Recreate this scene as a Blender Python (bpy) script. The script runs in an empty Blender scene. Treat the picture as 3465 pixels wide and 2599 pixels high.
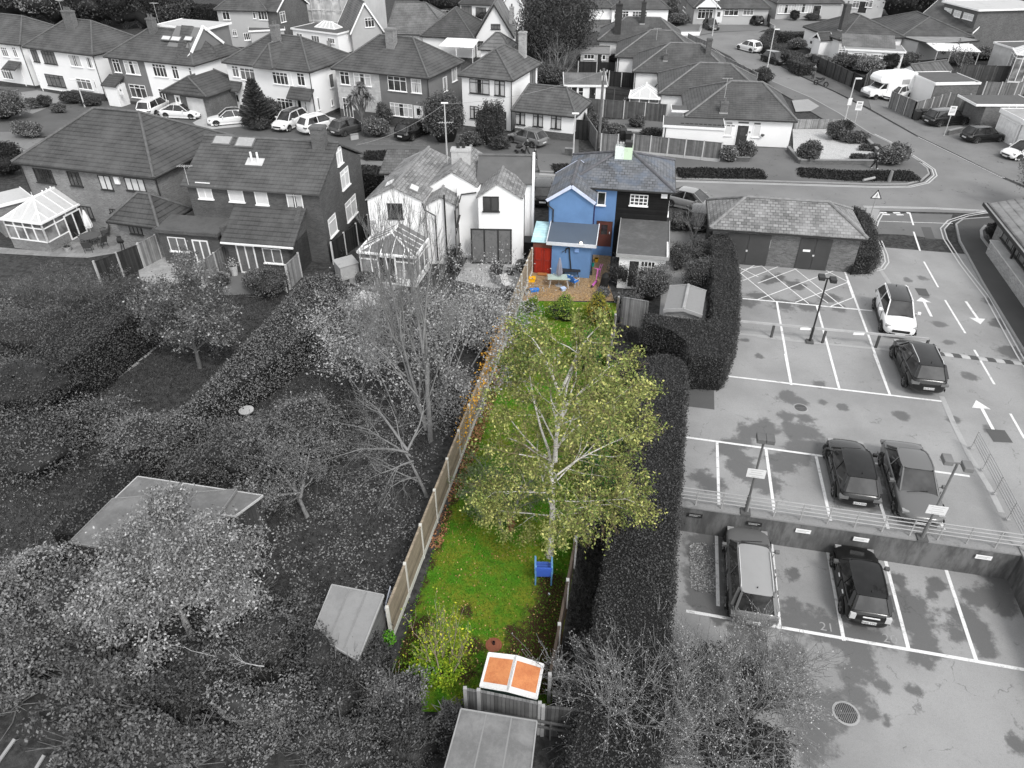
import bpy,math,random
import numpy as np
from mathutils import Vector,Matrix
R = math.radians
scene = bpy.context.scene
# --- camera, world, sun, exposure
FPX,PITCH,CAMH,IW,IH = 2450.0,R(35.7),22.3,3465.0,2599.0
cam_d = bpy.data.cameras.new('Camera');cam = bpy.data.objects.new('Camera',cam_d)
scene.collection.objects.link(cam);scene.camera = cam
cam.location = (0,0,CAMH);cam.rotation_euler = (R(90) - PITCH,0,0)
cam_d.sensor_fit = 'HORIZONTAL';cam_d.sensor_width = 36;cam_d.lens = 36 * FPX / IW
cam_d.clip_start = 0.5;cam_d.clip_end = 4000
world = bpy.data.worlds.new('World');scene.world = world;world.use_nodes = True
wn = world.node_tree;wn.nodes.clear()
SUN_EL,SUN_AZ = R(48),R(150)
sky = wn.nodes.new('ShaderNodeTexSky');sky.sky_type = 'NISHITA';sky.sun_disc = False
sky.sun_elevation = SUN_EL;sky.sun_rotation = SUN_AZ
hs = wn.nodes.new('ShaderNodeHueSaturation');hs.inputs['Saturation'].default_value = 0.06
bg = wn.nodes.new('ShaderNodeBackground');bg.inputs['Strength'].default_value = 0.15
wo = wn.nodes.new('ShaderNodeOutputWorld')
wn.links.new(sky.outputs[0],hs.inputs['Color']);wn.links.new(hs.outputs[0],bg.inputs[0]);wn.links.new(bg.outputs[0],wo.inputs[0])
sd = bpy.data.lights.new('Sun','SUN');sd.energy = 1.0;sd.angle = R(14);sd.color = (1,0.985,0.96)
so = bpy.data.objects.new('Sun',sd);scene.collection.objects.link(so)
so.rotation_euler = Vector((math.sin(SUN_AZ) * math.cos(SUN_EL),math.cos(SUN_AZ) * math.cos(SUN_EL),math.sin(SUN_EL))).to_track_quat('Z','Y').to_euler()
scene.view_settings.view_transform = 'Standard';scene.view_settings.look = 'None'
scene.view_settings.exposure = 1.0;scene.view_settings.gamma = 1
# --- where things stand: site survey taken off the photograph
SURV = dict(A0=(0,0),A1=(850,0),A2=(1700,0),A3=(2565,0),B0=(0,600),B1=(850,600),B2=(1700,400),B3=(2565,600),
   C0=(0,1200),C1=(850,1200),C2=(1700,1050),C3=(2265,1200,.6027),D0=(0,1850,.4521),D1=(900,1850,.4521),
   D2=(1600,1750,.5117),D3=(2365,1800,.4973),V=(0,0,1.56646))
def _ray(c,x,y):
 o = SURV[c];s = o[2] if len(o) > 2 else .42194
 u = (o[0] + x * s - IW / 2) / FPX;v = (o[1] + y * s - IH / 2) / FPX
 return Vector((u,math.cos(PITCH) - v * math.sin(PITCH),-math.sin(PITCH) - v * math.cos(PITCH)))
def K(c,x,y,z=0.0):
 r = _ray(c,x,y);t = (z - CAMH) / r.z
 return Vector((r.x * t,r.y * t,z))
def KH(base,c,x,y):
 o = SURV[c];s = o[2] if len(o) > 2 else .42194
 v = (o[1] + y * s - IH / 2) / FPX;cp,sp = math.cos(PITCH),math.sin(PITCH)
 return CAMH - base.y * (v * cp + sp) / (cp - v * sp)
# --- object helpers
C = scene.collection
def link(o): C.objects.link(o);return o
def tag(o,label=None,cat=None,group=None,kind=None):
 if label: o['label'] = label
 if cat: o['category'] = cat
 if group: o['group'] = group
 if kind: o['kind'] = kind
 return o
def empty(name,loc=(0,0,0),rz=0,label=None,cat=None,group=None):
 o = bpy.data.objects.new(name,None);link(o);o.location = loc;o.rotation_euler = (0,0,rz);o.empty_display_size = .2
 return tag(o,label,cat,group)
def copy_tree(o,parent=None,loc=None,rz=None,label=None,group=None):
 c = o.copy();link(c)
 if parent is not None: c.parent = parent
 if loc is not None: c.location = loc
 if rz is not None: c.rotation_euler = (0,0,rz)
 if label: c['label'] = label
 if group: c['group'] = group
 for ch in [k for k in list(C.objects) if k.parent == o]: copy_tree(ch,c)
 return c
def auto_uv(me):
 n = len(me.polygons)
 if not n: return
 nor = np.empty(n * 3,'f');me.polygons.foreach_get('normal',nor);nor = nor.reshape(-1,3)
 tot = np.empty(n,'i');me.polygons.foreach_get('loop_total',tot)
 vi = np.empty(len(me.loops),'i');me.loops.foreach_get('vertex_index',vi)
 co = np.empty(len(me.vertices) * 3,'f');me.vertices.foreach_get('co',co);co = co.reshape(-1,3)
 t = np.stack([-nor[:,1],nor[:,0],np.zeros(n)],1);L = np.linalg.norm(t,axis=1)
 flat = L < .12;t[flat] = (1,0,0);L[flat] = 1;t /= L[:,None]
 b = np.cross(nor,t);pi = np.repeat(np.arange(n),tot);p = co[vi]
 uv = np.stack([(p * t[pi]).sum(1),(p * b[pi]).sum(1)],1).astype('f')
 lay = me.uv_layers.new(name='UVMap');lay.data.foreach_set('uv',uv.ravel())
def fast_mesh(name,v,q,mats,attr=None,smooth=False,uv=True):
 v = np.asarray(v,'f');q = np.asarray(q,'i');m,k = q.shape
 me = bpy.data.meshes.new(name);me.vertices.add(len(v));me.vertices.foreach_set('co',v.ravel())
 me.loops.add(m * k);me.loops.foreach_set('vertex_index',q.ravel())
 me.polygons.add(m);me.polygons.foreach_set('loop_start',np.arange(0,m * k,k,dtype='i'))
 me.update(calc_edges=True)
 for a in (mats if isinstance(mats,(list,tuple)) else [mats]): me.materials.append(a)
 if attr is not None:
  at = me.attributes.new('rnd','FLOAT','FACE');at.data.foreach_set('value',np.asarray(attr,'f'))
 if smooth: me.polygons.foreach_set('use_smooth',np.ones(m,bool))
 if uv: auto_uv(me)
 return me
class MB:
 def __init__(s): s.v = [];s.f = [];s.m = []
 def add(s,vs,fs,mi=0,M=None):
  n = len(s.v)
  for a in vs:
   a = Vector(a);s.v.append(M @ a if M is not None else a)
  for f in fs: s.f.append([i + n for i in f]);s.m.append(mi)
  return s
 def box(s,x0,x1,y0,y1,z0,z1,mi=0,M=None):
  return s.add([(x0,y0,z0),(x1,y0,z0),(x1,y1,z0),(x0,y1,z0),(x0,y0,z1),(x1,y0,z1),(x1,y1,z1),(x0,y1,z1)],
                     [(3,2,1,0),(4,5,6,7),(0,1,5,4),(1,2,6,5),(2,3,7,6),(3,0,4,7)],mi,M)
 def prism(s,pts,z0,z1,mi=0,M=None):
  n = len(pts)
  return s.add([(x,y,z0) for x,y in pts] + [(x,y,z1) for x,y in pts],
                     [list(range(n))[::-1],list(range(n,2 * n))] + [(i,(i + 1) % n,n + (i + 1) % n,n + i) for i in range(n)],mi,M)
 def bar(s,a,b,w,h=None,mi=0):
  a = Vector(a);b = Vector(b);d = (b - a)
  if d.length < 1e-6: return s
  h = h or w;L = d.length;d.normalize()
  sx = d.cross(Vector((0,0,1)));
  if sx.length < 1e-3: sx = Vector((1,0,0))
  sx.normalize();sz = sx.cross(d);M = Matrix(((sx.x,d.x,sz.x,a.x),(sx.y,d.y,sz.y,a.y),(sx.z,d.z,sz.z,a.z),(0,0,0,1)))
  return s.box(-w / 2,w / 2,0,L,-h / 2,h / 2,mi,M)
 def tube(s,pts,rad,n=6,mi=0,cap=True):
  pts = [Vector(p) for p in pts];rad = rad if isinstance(rad,(list,tuple)) else [rad] * len(pts)
  base = len(s.v);up = Vector((0,0,1))
  for i,p in enumerate(pts):
   d = (pts[min(i + 1,len(pts) - 1)] - pts[max(i - 1,0)]);
   if d.length < 1e-6: d = Vector((0,0,1))
   d.normalize();x = d.cross(up)
   if x.length < .05: x = d.cross(Vector((1,0,0)))
   x.normalize();y = x.cross(d)
   for k in range(n):
    a = 2 * math.pi * k / n;s.v.append(p + x * math.cos(a) * rad[i] + y * math.sin(a) * rad[i])
  for i in range(len(pts) - 1):
   for k in range(n):
    k2 = (k + 1) % n;s.f.append([base + i * n + k,base + i * n + k2,base + (i + 1) * n + k2,base + (i + 1) * n + k]);s.m.append(mi)
  if cap:
   s.f.append([base + k for k in range(n)][::-1]);s.m.append(mi)
   s.f.append([base + (len(pts) - 1) * n + k for k in range(n)]);s.m.append(mi)
  return s
 def lathe(s,prof,n=16,at=(0,0,0),mi=0):
  return s.tube([(at[0],at[1],at[2] + z) for r,z in prof],[max(r,.001) for r,z in prof],n,mi)
 def quad(s,a,b,c,d,mi=0): return s.add([a,b,c,d],[(0,1,2,3)],mi)
 def slab(s,pts,t,mi=0):
  pts = [Vector(p) for p in pts];n = (pts[1] - pts[0]).cross(pts[2] - pts[0]).normalized();k = len(pts)
  return s.add(pts + [p - n * t for p in pts],[list(range(k)),list(range(2 * k - 1,k - 1,-1))] + [(i,i + k,(i + 1) % k + k,(i + 1) % k) for i in range(k)],mi)
 def build(s,name,mats,parent=None,smooth=False,bevel=0,label=None,subsurf=0):
  me = bpy.data.meshes.new(name);me.from_pydata([tuple(v) for v in s.v],[],s.f)
  mats = mats if isinstance(mats,(list,tuple)) else [mats]
  for a in mats: me.materials.append(a)
  if len(mats) > 1: me.polygons.foreach_set('material_index',s.m)
  if smooth: me.polygons.foreach_set('use_smooth',[True] * len(me.polygons))
  me.update();auto_uv(me)
  o = bpy.data.objects.new(name,me);link(o)
  if parent is not None: o.parent = parent
  if bevel:
   b = o.modifiers.new('bevel','BEVEL');b.width = bevel;b.segments = 2;b.limit_method = 'ANGLE';b.angle_limit = R(40)
  if subsurf:
   b = o.modifiers.new('sub','SUBSURF');b.levels = subsurf;b.render_levels = subsurf
  if label: o['label'] = label
  return o
# --- materials
def _nt(name):
 m = bpy.data.materials.new(name);m.use_nodes = True;nt = m.node_tree;p = nt.nodes['Principled BSDF'];return m,nt,p
def _n(nt,t,**kw):
 n = nt.nodes.new(t)
 for k,v in kw.items():
  if k in n.inputs: n.inputs[k].default_value = v
  else: setattr(n,k,v)
 return n
def col(c): return (c,c,c,1) if isinstance(c,(int,float)) else (c[0],c[1],c[2],1)
def _math(nt,op,a,b=None,clamp=False):
 n = nt.nodes.new('ShaderNodeMath');n.operation = op;n.use_clamp = clamp
 for i,x in enumerate((a,b)):
  if x is None: continue
  if isinstance(x,(int,float)): n.inputs[i].default_value = x
  else: nt.links.new(x,n.inputs[i])
 return n.outputs[0]
def _mix(nt,f,a,b,typ='MIX'):
 n = nt.nodes.new('ShaderNodeMix');n.data_type = 'RGBA';n.blend_type = typ
 for i,x in ((0,f),(6,a),(7,b)):
  if isinstance(x,(int,float)) and i == 0: n.inputs[0].default_value = x
  elif isinstance(x,(tuple,list,int,float)): n.inputs[i].default_value = col(x)
  else: nt.links.new(x,n.inputs[i])
 return n.outputs[2]
def _noise(nt,scale,co='Object',detail=4,rough=.6,dist=0):
 tc = nt.nodes.new('ShaderNodeTexCoord');n = _n(nt,'ShaderNodeTexNoise',Scale=scale,Detail=detail,Roughness=rough,Distortion=dist)
 nt.links.new(tc.outputs[co],n.inputs['Vector']);return n.outputs['Fac']
def _ramp(nt,x,a,b):
 n = nt.nodes.new('ShaderNodeMapRange');n.inputs[1].default_value = a;n.inputs[2].default_value = b;n.interpolation_type = 'SMOOTHSTEP'
 nt.links.new(x,n.inputs[0]);return n.outputs[0]
def _bump(nt,p,h,strength=.3,dist=.02):
 b = _n(nt,'ShaderNodeBump',Strength=strength,Distance=dist);nt.links.new(h,b.inputs['Height']);nt.links.new(b.outputs[0],p.inputs['Normal'])
MC = {}
def memo(f):
 def g(*a,**k):
  key = (f.__name__,a,tuple(sorted(k.items())))
  if key not in MC: MC[key] = f(*a,**k)
  return MC[key]
 return g
@memo
def plain(c,rough=.7,var=.18,scale=1.2,fine=25,metal=0,bump=0,spec=.5,coat=0):
 m,nt,p = _nt('paint');L = nt.links
 a = _noise(nt,scale,detail=6);b = _noise(nt,fine,detail=2)
 s = _math(nt,'ADD',_math(nt,'MULTIPLY',_ramp(nt,a,.3,.7),.65),_math(nt,'MULTIPLY',b,.35))
 k = _math(nt,'ADD',_math(nt,'MULTIPLY',s,2 * var),1 - var)
 cc = _n(nt,'ShaderNodeVectorMath',operation='SCALE');cc.inputs[0].default_value = col(c)[:3];L.new(k,cc.inputs['Scale'])
 L.new(cc.outputs[0],p.inputs['Base Color']);p.inputs['Roughness'].default_value = rough;p.inputs['Metallic'].default_value = metal
 p.inputs['Specular IOR Level'].default_value = spec;p.inputs['Coat Weight'].default_value = coat
 if bump: _bump(nt,p,b,bump)
 return m
@memo
def stained(c,dark,amount=.5,scale=.6,rough=.85,fine=.25):
 m,nt,p = _nt('weathered');L = nt.links
 a = _ramp(nt,_noise(nt,scale,detail=9,rough=.7,dist=.4),.62 - amount * .25,.72)
 b = _noise(nt,30,detail=3);a2 = _noise(nt,scale * 6,detail=5)
 x = _mix(nt,a,c,dark);x = _mix(nt,_math(nt,'MULTIPLY',_ramp(nt,a2,.45,.75),.45),x,dark)
 k = _mix(nt,fine,x,_mix(nt,b,tuple(v * .4 for v in col(c)[:3]),tuple(v * 1.6 for v in col(c)[:3])))
 L.new(k,p.inputs['Base Color']);p.inputs['Roughness'].default_value = rough;p.inputs['Specular IOR Level'].default_value = .3
 return m
@memo
def streaky(c,dark,light,rough=.9):
 m,nt,p = _nt('streaked_concrete');L = nt.links;tc = nt.nodes.new('ShaderNodeTexCoord');mp = nt.nodes.new('ShaderNodeMapping');mp.inputs['Scale'].default_value = (1.5,1.5,.4);L.new(tc.outputs['Object'],mp.inputs[0])
 n = _n(nt,'ShaderNodeTexNoise',Scale=1.0,Detail=7.0,Roughness=.7);L.new(mp.outputs[0],n.inputs['Vector']);a = _noise(nt,.7,detail=6)
 x = _mix(nt,_ramp(nt,n.outputs['Fac'],.38,.62),c,dark);x = _mix(nt,_ramp(nt,n.outputs['Fac'],.70,.76),x,light);x = _mix(nt,_math(nt,'MULTIPLY',_ramp(nt,a,.45,.7),.6),x,dark);L.new(x,p.inputs['Base Color']);p.inputs['Roughness'].default_value = rough;p.inputs['Specular IOR Level'].default_value = .2;return m
@memo
def tiles(c,course=.34,wid=.3,lich=.25,pan=.5,slate=False,tint=None):
 m,nt,p = _nt('slate_roof' if slate else 'tile_roof');L = nt.links
 uv = nt.nodes.new('ShaderNodeUVMap')
 br = _n(nt,'ShaderNodeTexBrick',Scale=1.0);br.offset = .5 if slate else 0.0
 br.inputs['Brick Width'].default_value = wid;br.inputs['Row Height'].default_value = course
 br.inputs['Mortar Size'].default_value = .022 if slate else .012;br.inputs['Mortar Smooth'].default_value = .2
 br.inputs['Color1'].default_value = col(tuple(v * (1.45 if slate else 1.12) for v in col(c)[:3]));br.inputs['Color2'].default_value = col(tuple(v * (.62 if slate else .88) for v in col(c)[:3]))
 br.inputs['Mortar'].default_value = col(tuple(v * (.35 if slate else .6) for v in col(c)[:3]))
 L.new(uv.outputs[0],br.inputs['Vector'])
 sp = nt.nodes.new('ShaderNodeSeparateXYZ');L.new(uv.outputs[0],sp.inputs[0])
 fr = _math(nt,'FRACT',_math(nt,'DIVIDE',sp.outputs[1],course))
 edge = _ramp(nt,fr,.0,.30)
 x = _mix(nt,edge,tuple(v * .28 for v in col(c)[:3]),br.outputs[0]) if not slate else br.outputs[0]
 blot = _ramp(nt,_noise(nt,.55,detail=7,rough=.65),.35,.72)
 x = _mix(nt,_math(nt,'MULTIPLY',blot,.6),x,tuple(min(1,v * 1.9) for v in col(c)[:3]))
 if tint: x = _mix(nt,_math(nt,'MULTIPLY',_ramp(nt,_noise(nt,.9,detail=5),.45,.65),.6),x,tint)
 spk = _ramp(nt,_noise(nt,5.5,detail=6,rough=.8),.64,.72)
 x = _mix(nt,_math(nt,'MULTIPLY',spk,lich),x,(.45,.45,.43))
 L.new(x,p.inputs['Base Color']);p.inputs['Roughness'].default_value = .75;p.inputs['Specular IOR Level'].default_value = .35
 _bump(nt,p,_math(nt,'ADD',_math(nt,'MULTIPLY',fr,-1),br.outputs['Fac']),.6,.03)
 return m
@memo
def brick(c,mort=1.5,var=.25,w=.225,h=.075):
 m,nt,p = _nt('brickwork');L = nt.links;uv = nt.nodes.new('ShaderNodeUVMap')
 br = _n(nt,'ShaderNodeTexBrick',Scale=1.0);br.inputs['Brick Width'].default_value = w;br.inputs['Row Height'].default_value = h
 br.inputs['Mortar Size'].default_value = .008
 br.inputs['Color1'].default_value = col(tuple(v * (1 + var) for v in col(c)[:3]));br.inputs['Color2'].default_value = col(tuple(v * (1 - var) for v in col(c)[:3]));br.inputs['Mortar'].default_value = col(tuple(min(1,v * mort) for v in col(c)[:3]))
 L.new(uv.outputs[0],br.inputs['Vector'])
 x = _mix(nt,_math(nt,'MULTIPLY',_ramp(nt,_noise(nt,.8,detail=7),.35,.7),.45),br.outputs[0],tuple(v * .65 for v in col(c)[:3]))
 x = _mix(nt,_math(nt,'MULTIPLY',_ramp(nt,_noise(nt,7,detail=4),.5,.7),.35),x,tuple(min(1,v * 1.6) for v in col(c)[:3]))
 L.new(x,p.inputs['Base Color']);p.inputs['Roughness'].default_value = .9;p.inputs['Specular IOR Level'].default_value = .2
 return m
@memo
def boards(c,w=.15,vert=True,dark=.45,var=.3):
 m,nt,p = _nt('timber_boards');L = nt.links;uv = nt.nodes.new('ShaderNodeUVMap');sp = nt.nodes.new('ShaderNodeSeparateXYZ');L.new(uv.outputs[0],sp.inputs[0])
 q = _math(nt,'DIVIDE',sp.outputs[0 if vert else 1],w);fr = _math(nt,'FRACT',q);fl = _math(nt,'FLOOR',q)
 wn_ = nt.nodes.new('ShaderNodeTexWhiteNoise');wn_.noise_dimensions = '1D';L.new(fl,wn_.inputs['W'])
 k = _math(nt,'ADD',_math(nt,'MULTIPLY',wn_.outputs[0],var * 2),1 - var)
 k = _math(nt,'MULTIPLY',k,_math(nt,'ADD',_math(nt,'MULTIPLY',_ramp(nt,fr,0,.16),1 - dark),dark))
 k = _math(nt,'MULTIPLY',k,_math(nt,'ADD',_math(nt,'MULTIPLY',_noise(nt,2.2,detail=7),.9),.55))
 cc = _n(nt,'ShaderNodeVectorMath',operation='SCALE');cc.inputs[0].default_value = col(c)[:3];L.new(k,cc.inputs['Scale'])
 L.new(cc.outputs[0],p.inputs['Base Color']);p.inputs['Roughness'].default_value = .85;p.inputs['Specular IOR Level'].default_value = .2
 _bump(nt,p,_ramp(nt,fr,0,.2),.5,.02)
 return m
@memo
def leafm(dark,light,rough=.6,spec=.25,mid=None,trans=0):
 m,nt,p = _nt('foliage');L = nt.links;a = nt.nodes.new('ShaderNodeAttribute');a.attribute_name = 'rnd'
 x = _mix(nt,a.outputs['Fac'],dark,light) if mid is None else None
 if mid is not None:
  r = nt.nodes.new('ShaderNodeValToRGB');L.new(a.outputs['Fac'],r.inputs[0]);e = r.color_ramp.elements
  e[0].color = col(dark);e[1].color = col(light);n = e.new(.55);n.color = col(mid);x = r.outputs[0]
 cl = _ramp(nt,_noise(nt,.9,detail=3),.3,.7)
 k = _mix(nt,_math(nt,'MULTIPLY',cl,.35),x,light)
 L.new(k,p.inputs['Base Color']);p.inputs['Roughness'].default_value = rough;p.inputs['Specular IOR Level'].default_value = spec
 return m
@memo
def glassm(c=.02,rough=.08):
 m,nt,p = _nt('window_glass');L = nt.links
 x = _mix(nt,_ramp(nt,_noise(nt,.8,detail=3),.35,.65),c,col(c)[0] * 3.2 + .01)
 L.new(x,p.inputs['Base Color']);p.inputs['Roughness'].default_value = rough;p.inputs['Specular IOR Level'].default_value = .6
 return m
@memo
def carpaint(c,rough=.2):
 m,nt,p = _nt('car_paint');L = nt.links
 x = _mix(nt,_math(nt,'MULTIPLY',_ramp(nt,_noise(nt,3,detail=6),.4,.8),.35),c,tuple(min(1,v * .8 + .02) for v in col(c)[:3]))
 L.new(x,p.inputs['Base Color']);p.inputs['Roughness'].default_value = rough;p.inputs['Coat Weight'].default_value = .3;p.inputs['Coat Roughness'].default_value = .05;p.inputs['Specular IOR Level'].default_value = .35
 return m
@memo
def tarmac(c,wet,blot=.5,grain=.25,cracks=.5):
 m,nt,p = _nt('asphalt');L = nt.links
 a = nt.nodes.new('ShaderNodeAttribute');a.attribute_name = 'wet'
 n1 = _noise(nt,1.1,detail=8,rough=.68);n2 = _noise(nt,45,detail=2,rough=.8);n3 = _noise(nt,.22,detail=5)
 n4 = _noise(nt,9,detail=6,rough=.75)
 w = _ramp(nt,_math(nt,'ADD',a.outputs['Fac'],_math(nt,'MULTIPLY',_math(nt,'SUBTRACT',n1,.5),1.7)),.38,.66)
 x = _mix(nt,_math(nt,'MULTIPLY',_ramp(nt,n3,.3,.7),blot),tuple(v * .86 for v in col(c)[:3]),tuple(v * 1.16 for v in col(c)[:3]))
 x = _mix(nt,_math(nt,'MULTIPLY',_ramp(nt,n4,.5,.75),.3),x,tuple(v * .6 for v in col(c)[:3]))
 x = _mix(nt,w,x,wet)
 vo = nt.nodes.new('ShaderNodeTexVoronoi');vo.feature = 'DISTANCE_TO_EDGE';vo.inputs['Scale'].default_value = .28
 tc = nt.nodes.new('ShaderNodeTexCoord');ad = _n(nt,'ShaderNodeVectorMath',operation='ADD');sc_ = _n(nt,'ShaderNodeVectorMath',operation='SCALE');sc_.inputs['Scale'].default_value = 1.6
 nn = _n(nt,'ShaderNodeTexNoise',Scale=1.3,Detail=4.0);L.new(tc.outputs['Object'],nn.inputs['Vector']);L.new(nn.outputs['Color'],sc_.inputs[0]);L.new(sc_.outputs[0],ad.inputs[0]);L.new(tc.outputs['Object'],ad.inputs[1]);L.new(ad.outputs[0],vo.inputs['Vector'])
 cr = _math(nt,'MULTIPLY',_math(nt,'SUBTRACT',1,_ramp(nt,vo.outputs['Distance'],.0,.012)),_ramp(nt,n1,.5,.62))
 x = _mix(nt,_math(nt,'MULTIPLY',cr,cracks),x,tuple(v * .4 for v in col(wet)[:3]))
 k = _math(nt,'ADD',_math(nt,'MULTIPLY',n2,grain * 2),1 - grain)
 cc = _n(nt,'ShaderNodeVectorMath',operation='SCALE');L.new(x,cc.inputs[0]);L.new(k,cc.inputs['Scale']);L.new(cc.outputs[0],p.inputs['Base Color'])
 L.new(_math(nt,'SUBTRACT',.95,_math(nt,'MULTIPLY',w,.45)),p.inputs['Roughness']);p.inputs['Specular IOR Level'].default_value = .35
 _bump(nt,p,n2,.25,.01)
 return m
@memo
def groundm(cols,scale=1.0,fine=22):
 m,nt,p = _nt('soil_and_turf');L = nt.links
 x = cols[0]
 for i,c in enumerate(cols[1:]):
  x = _mix(nt,_ramp(nt,_noise(nt,scale * (1 + .9 * i),detail=8,rough=.72,dist=.3),.42,.62),x,c)
 b = _noise(nt,fine,detail=4,rough=.8)
 k = _math(nt,'ADD',_math(nt,'MULTIPLY',b,1.2),.4)
 cc = _n(nt,'ShaderNodeVectorMath',operation='SCALE');L.new(x,cc.inputs[0]) if not isinstance(x,(tuple,int,float)) else None;L.new(k,cc.inputs['Scale']);L.new(cc.outputs[0],p.inputs['Base Color'])
 p.inputs['Roughness'].default_value = .95;p.inputs['Specular IOR Level'].default_value = .15;_bump(nt,p,b,.6,.04)
 return m
M_WHITE = plain(.82,.8,.06,.5,8);M_FRAME = plain(.85,.5,.03);M_DARKF = plain(.03,.5,.1);M_BLACK = plain(.02,.6,.1)
M_GUT = plain(.025,.5,.1);M_CONC = stained(.42,.2,.4,1.5);M_WOODD = boards(.045);M_LINE = stained(.76,.34,.5,4.0,.7,.1)
M_TYRE = plain(.015,.9,.1);M_RIM = plain(.35,.3,.1,metal=.8);M_GLASS = glassm();M_CARGLASS = glassm(.012,.05)
# == GROUND, ROADS, CAR PARK
PK = K('C3',45,985,-1.35);PK.z = 0
PA = R(-11.7);E1 = Vector((math.cos(PA),math.sin(PA),0));E2 = Vector((-math.sin(PA),math.cos(PA),0))
LOW = -1.35
def pu(p): d = p - PK;return d.dot(E1),d.dot(E2)
def pw(u,v,z=0): q = PK + E1 * u + E2 * v;return Vector((q.x,q.y,z))
UR = 13.2
SHZ = [0]
def sheet(name,pts,z,m,thick=0,kind='structure',kerb=None,label=None):
 SHZ[0] += 1;z += (SHZ[0] % 17) * .0007
 b = MB();pts = [Vector((p[0],p[1],0)) for p in pts]
 area = sum(a.x * c.y - c.x * a.y for a,c in zip(pts,pts[1:] + pts[:1]))
 if area < 0: pts = pts[::-1]
 if thick: b.prism([(p.x,p.y) for p in pts],z - thick,z)
 else: b.add([(p.x,p.y,z) for p in pts],[list(range(len(pts)))])
 o = b.build(name,m);o['kind'] = kind
 if label: o['label'] = label
 return o
def KS(*a): return [K(*t) for t in a]
def KL(c,*pts): return [K(c,x,y) for x,y in pts]
big = 2500
q = [pw(-.6,0),pw(-.6,-34),pw(UR,-34),pw(UR,0)]
gb = MB();oc = [(-big,big,0),(-big,-big,0),(big,-big,0),(big,big,0)]
gb.add([tuple(p) for p in q] + oc,[(0,4,5,1),(1,5,6,2),(2,6,7,3),(3,7,4,0)])
m_ground = groundm((.038,.056,.027,.07),1.1)
tag(gb.build('ground',m_ground),kind='structure')
def blob_grid(name,u0,u1,v0,v1,z,step,mat,blobs):
 nu,nv = int((u1 - u0) / step) + 1,int((v1 - v0) / step) + 1
 U,V = np.meshgrid(np.linspace(u0,u1,nu),np.linspace(v0,v1,nv))
 X = PK.x + E1.x * U + E2.x * V;Y = PK.y + E1.y * U + E2.y * V
 co = np.stack([X.ravel(),Y.ravel(),np.full(X.size,z)],1)
 w = np.zeros(X.size)
 for (p,r) in blobs: w = np.maximum(w,1 - np.hypot(co[:,0] - p.x,co[:,1] - p.y) / (r * 1.7))
 i = (np.arange(nv - 1)[:,None] * nu + np.arange(nu - 1)[None]).ravel()
 me = fast_mesh(name,co,np.stack([i,i + 1,i + nu + 1,i + nu],1),mat)
 at = me.attributes.new('wet','FLOAT','POINT');at.data.foreach_set('value',w.astype('f'))
 o = link(bpy.data.objects.new(name,me));o['kind'] = 'structure';return o
low_bl = [(K('D3',x,y,LOW),r) for x,y,r in [(950,750,.35),(1080,850,.8),(1050,950,.7),(820,1130,.6),(900,1190,.8),(730,1350,.9),(760,1480,.9),(1080,1120,.6),(1180,1235,.4),(650,600,.9),(800,620,.8),(930,660,.8),(1090,700,.9),(1250,740,.6),(1420,470,.9),(1470,620,.9),(1530,740,.8),(1490,860,.5),(1830,580,.8),(1900,700,.8),(1950,800,.6),(1750,705,.5),(2010,440,.9),(1880,460,.6),(1365,322,.4),(1622,355,.4),(1590,425,.4),(1390,390,.3),(60,250,1.1),(60,100,1.2),(60,400,1.2),(100,520,.8),(300,700,.8),(620,850,.7),(700,1000,.6),(650,300,.4),(620,500,.5),(2050,300,1.2),(1250,1040,.35),(1460,1070,.35),(1280,1290,.3),(2180,1450,.5)]]
up_bl = [(K('V',x,y),r) for x,y,r in [(1640,640,.8),(1600,650,1),(1690,657,.9),(1745,660,.9),(1720,618,.8),(1662,606,.7),(1790,645,.8),(1680,600,.7),(1810,665,.6),(1700,855,.6),(1725,868,.6),(1703,900,.6),(1738,905,.5),(1650,925,.9),(1620,930,.8),(1720,930,1),(1745,935,.9),(1745,965,1),(1720,985,.9),(1570,970,.9),(1600,1010,1),(1650,1040,.9),(1530,1040,.8),(1590,960,.8),(1690,1000,.9),(1990,600,.5),(1960,605,.4),(1995,640,.4),(2030,700,.5),(2050,740,.4),(1780,870,.3),(1820,880,.35),(1770,830,.4),(2060,905,.4),(1880,1020,1),(1900,1080,1),(1950,900,.5),(2140,930,.4),(1640,770,.3),(1610,735,.3),(2160,700,.8),(2180,760,.9),(2140,650,.6),(1560,835,.3),(2100,815,.5)]]
m_asph = tarmac(.272,.125,blot=1.0,grain=.36);m_road = tarmac(.19,.13,blot=.8,cracks=1.0);m_pave = tarmac(.13,.07,blot=.8)
blob_grid('lower_car_park',-.6,UR + .0,-34,0.0,LOW,.25,m_asph,low_bl)
UPV = 29.2
blob_grid('upper_car_park',-1.6,26,.3,UPV,.008,.25,m_asph,up_bl)
m_patch = tarmac(.10,.06)
for i,(c,pts) in enumerate([('C2',[(1465,520),(1695,548),(1700,798),(1465,770)]),('B3',[(1255,890),(1345,895),(1378,955),(1290,948)]),('V',[(2128,927),(2170,930),(2188,957),(2146,955)]),('B3',[(1305,400),(1385,402),(1420,500),(1340,492)])]):
 sheet('asphalt_patch',KL(c,*pts),.014,m_patch)
sheet('entrance_road',KL('B3',(930,290),(1230,290),(1560,300),(1530,380),(1500,430),(1520,505),(1160,462),(965,455),(935,400)),.012,tarmac(.15,.09,blot=.8,cracks=1))
street = [K('V',x,y) for x,y in [(-700,250),(400,318),(790,346),(1166,374),(1465,389),(1900,402),(1960,401),(1995,393),(2012,378),(2008,366),(1985,350)]]
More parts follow.
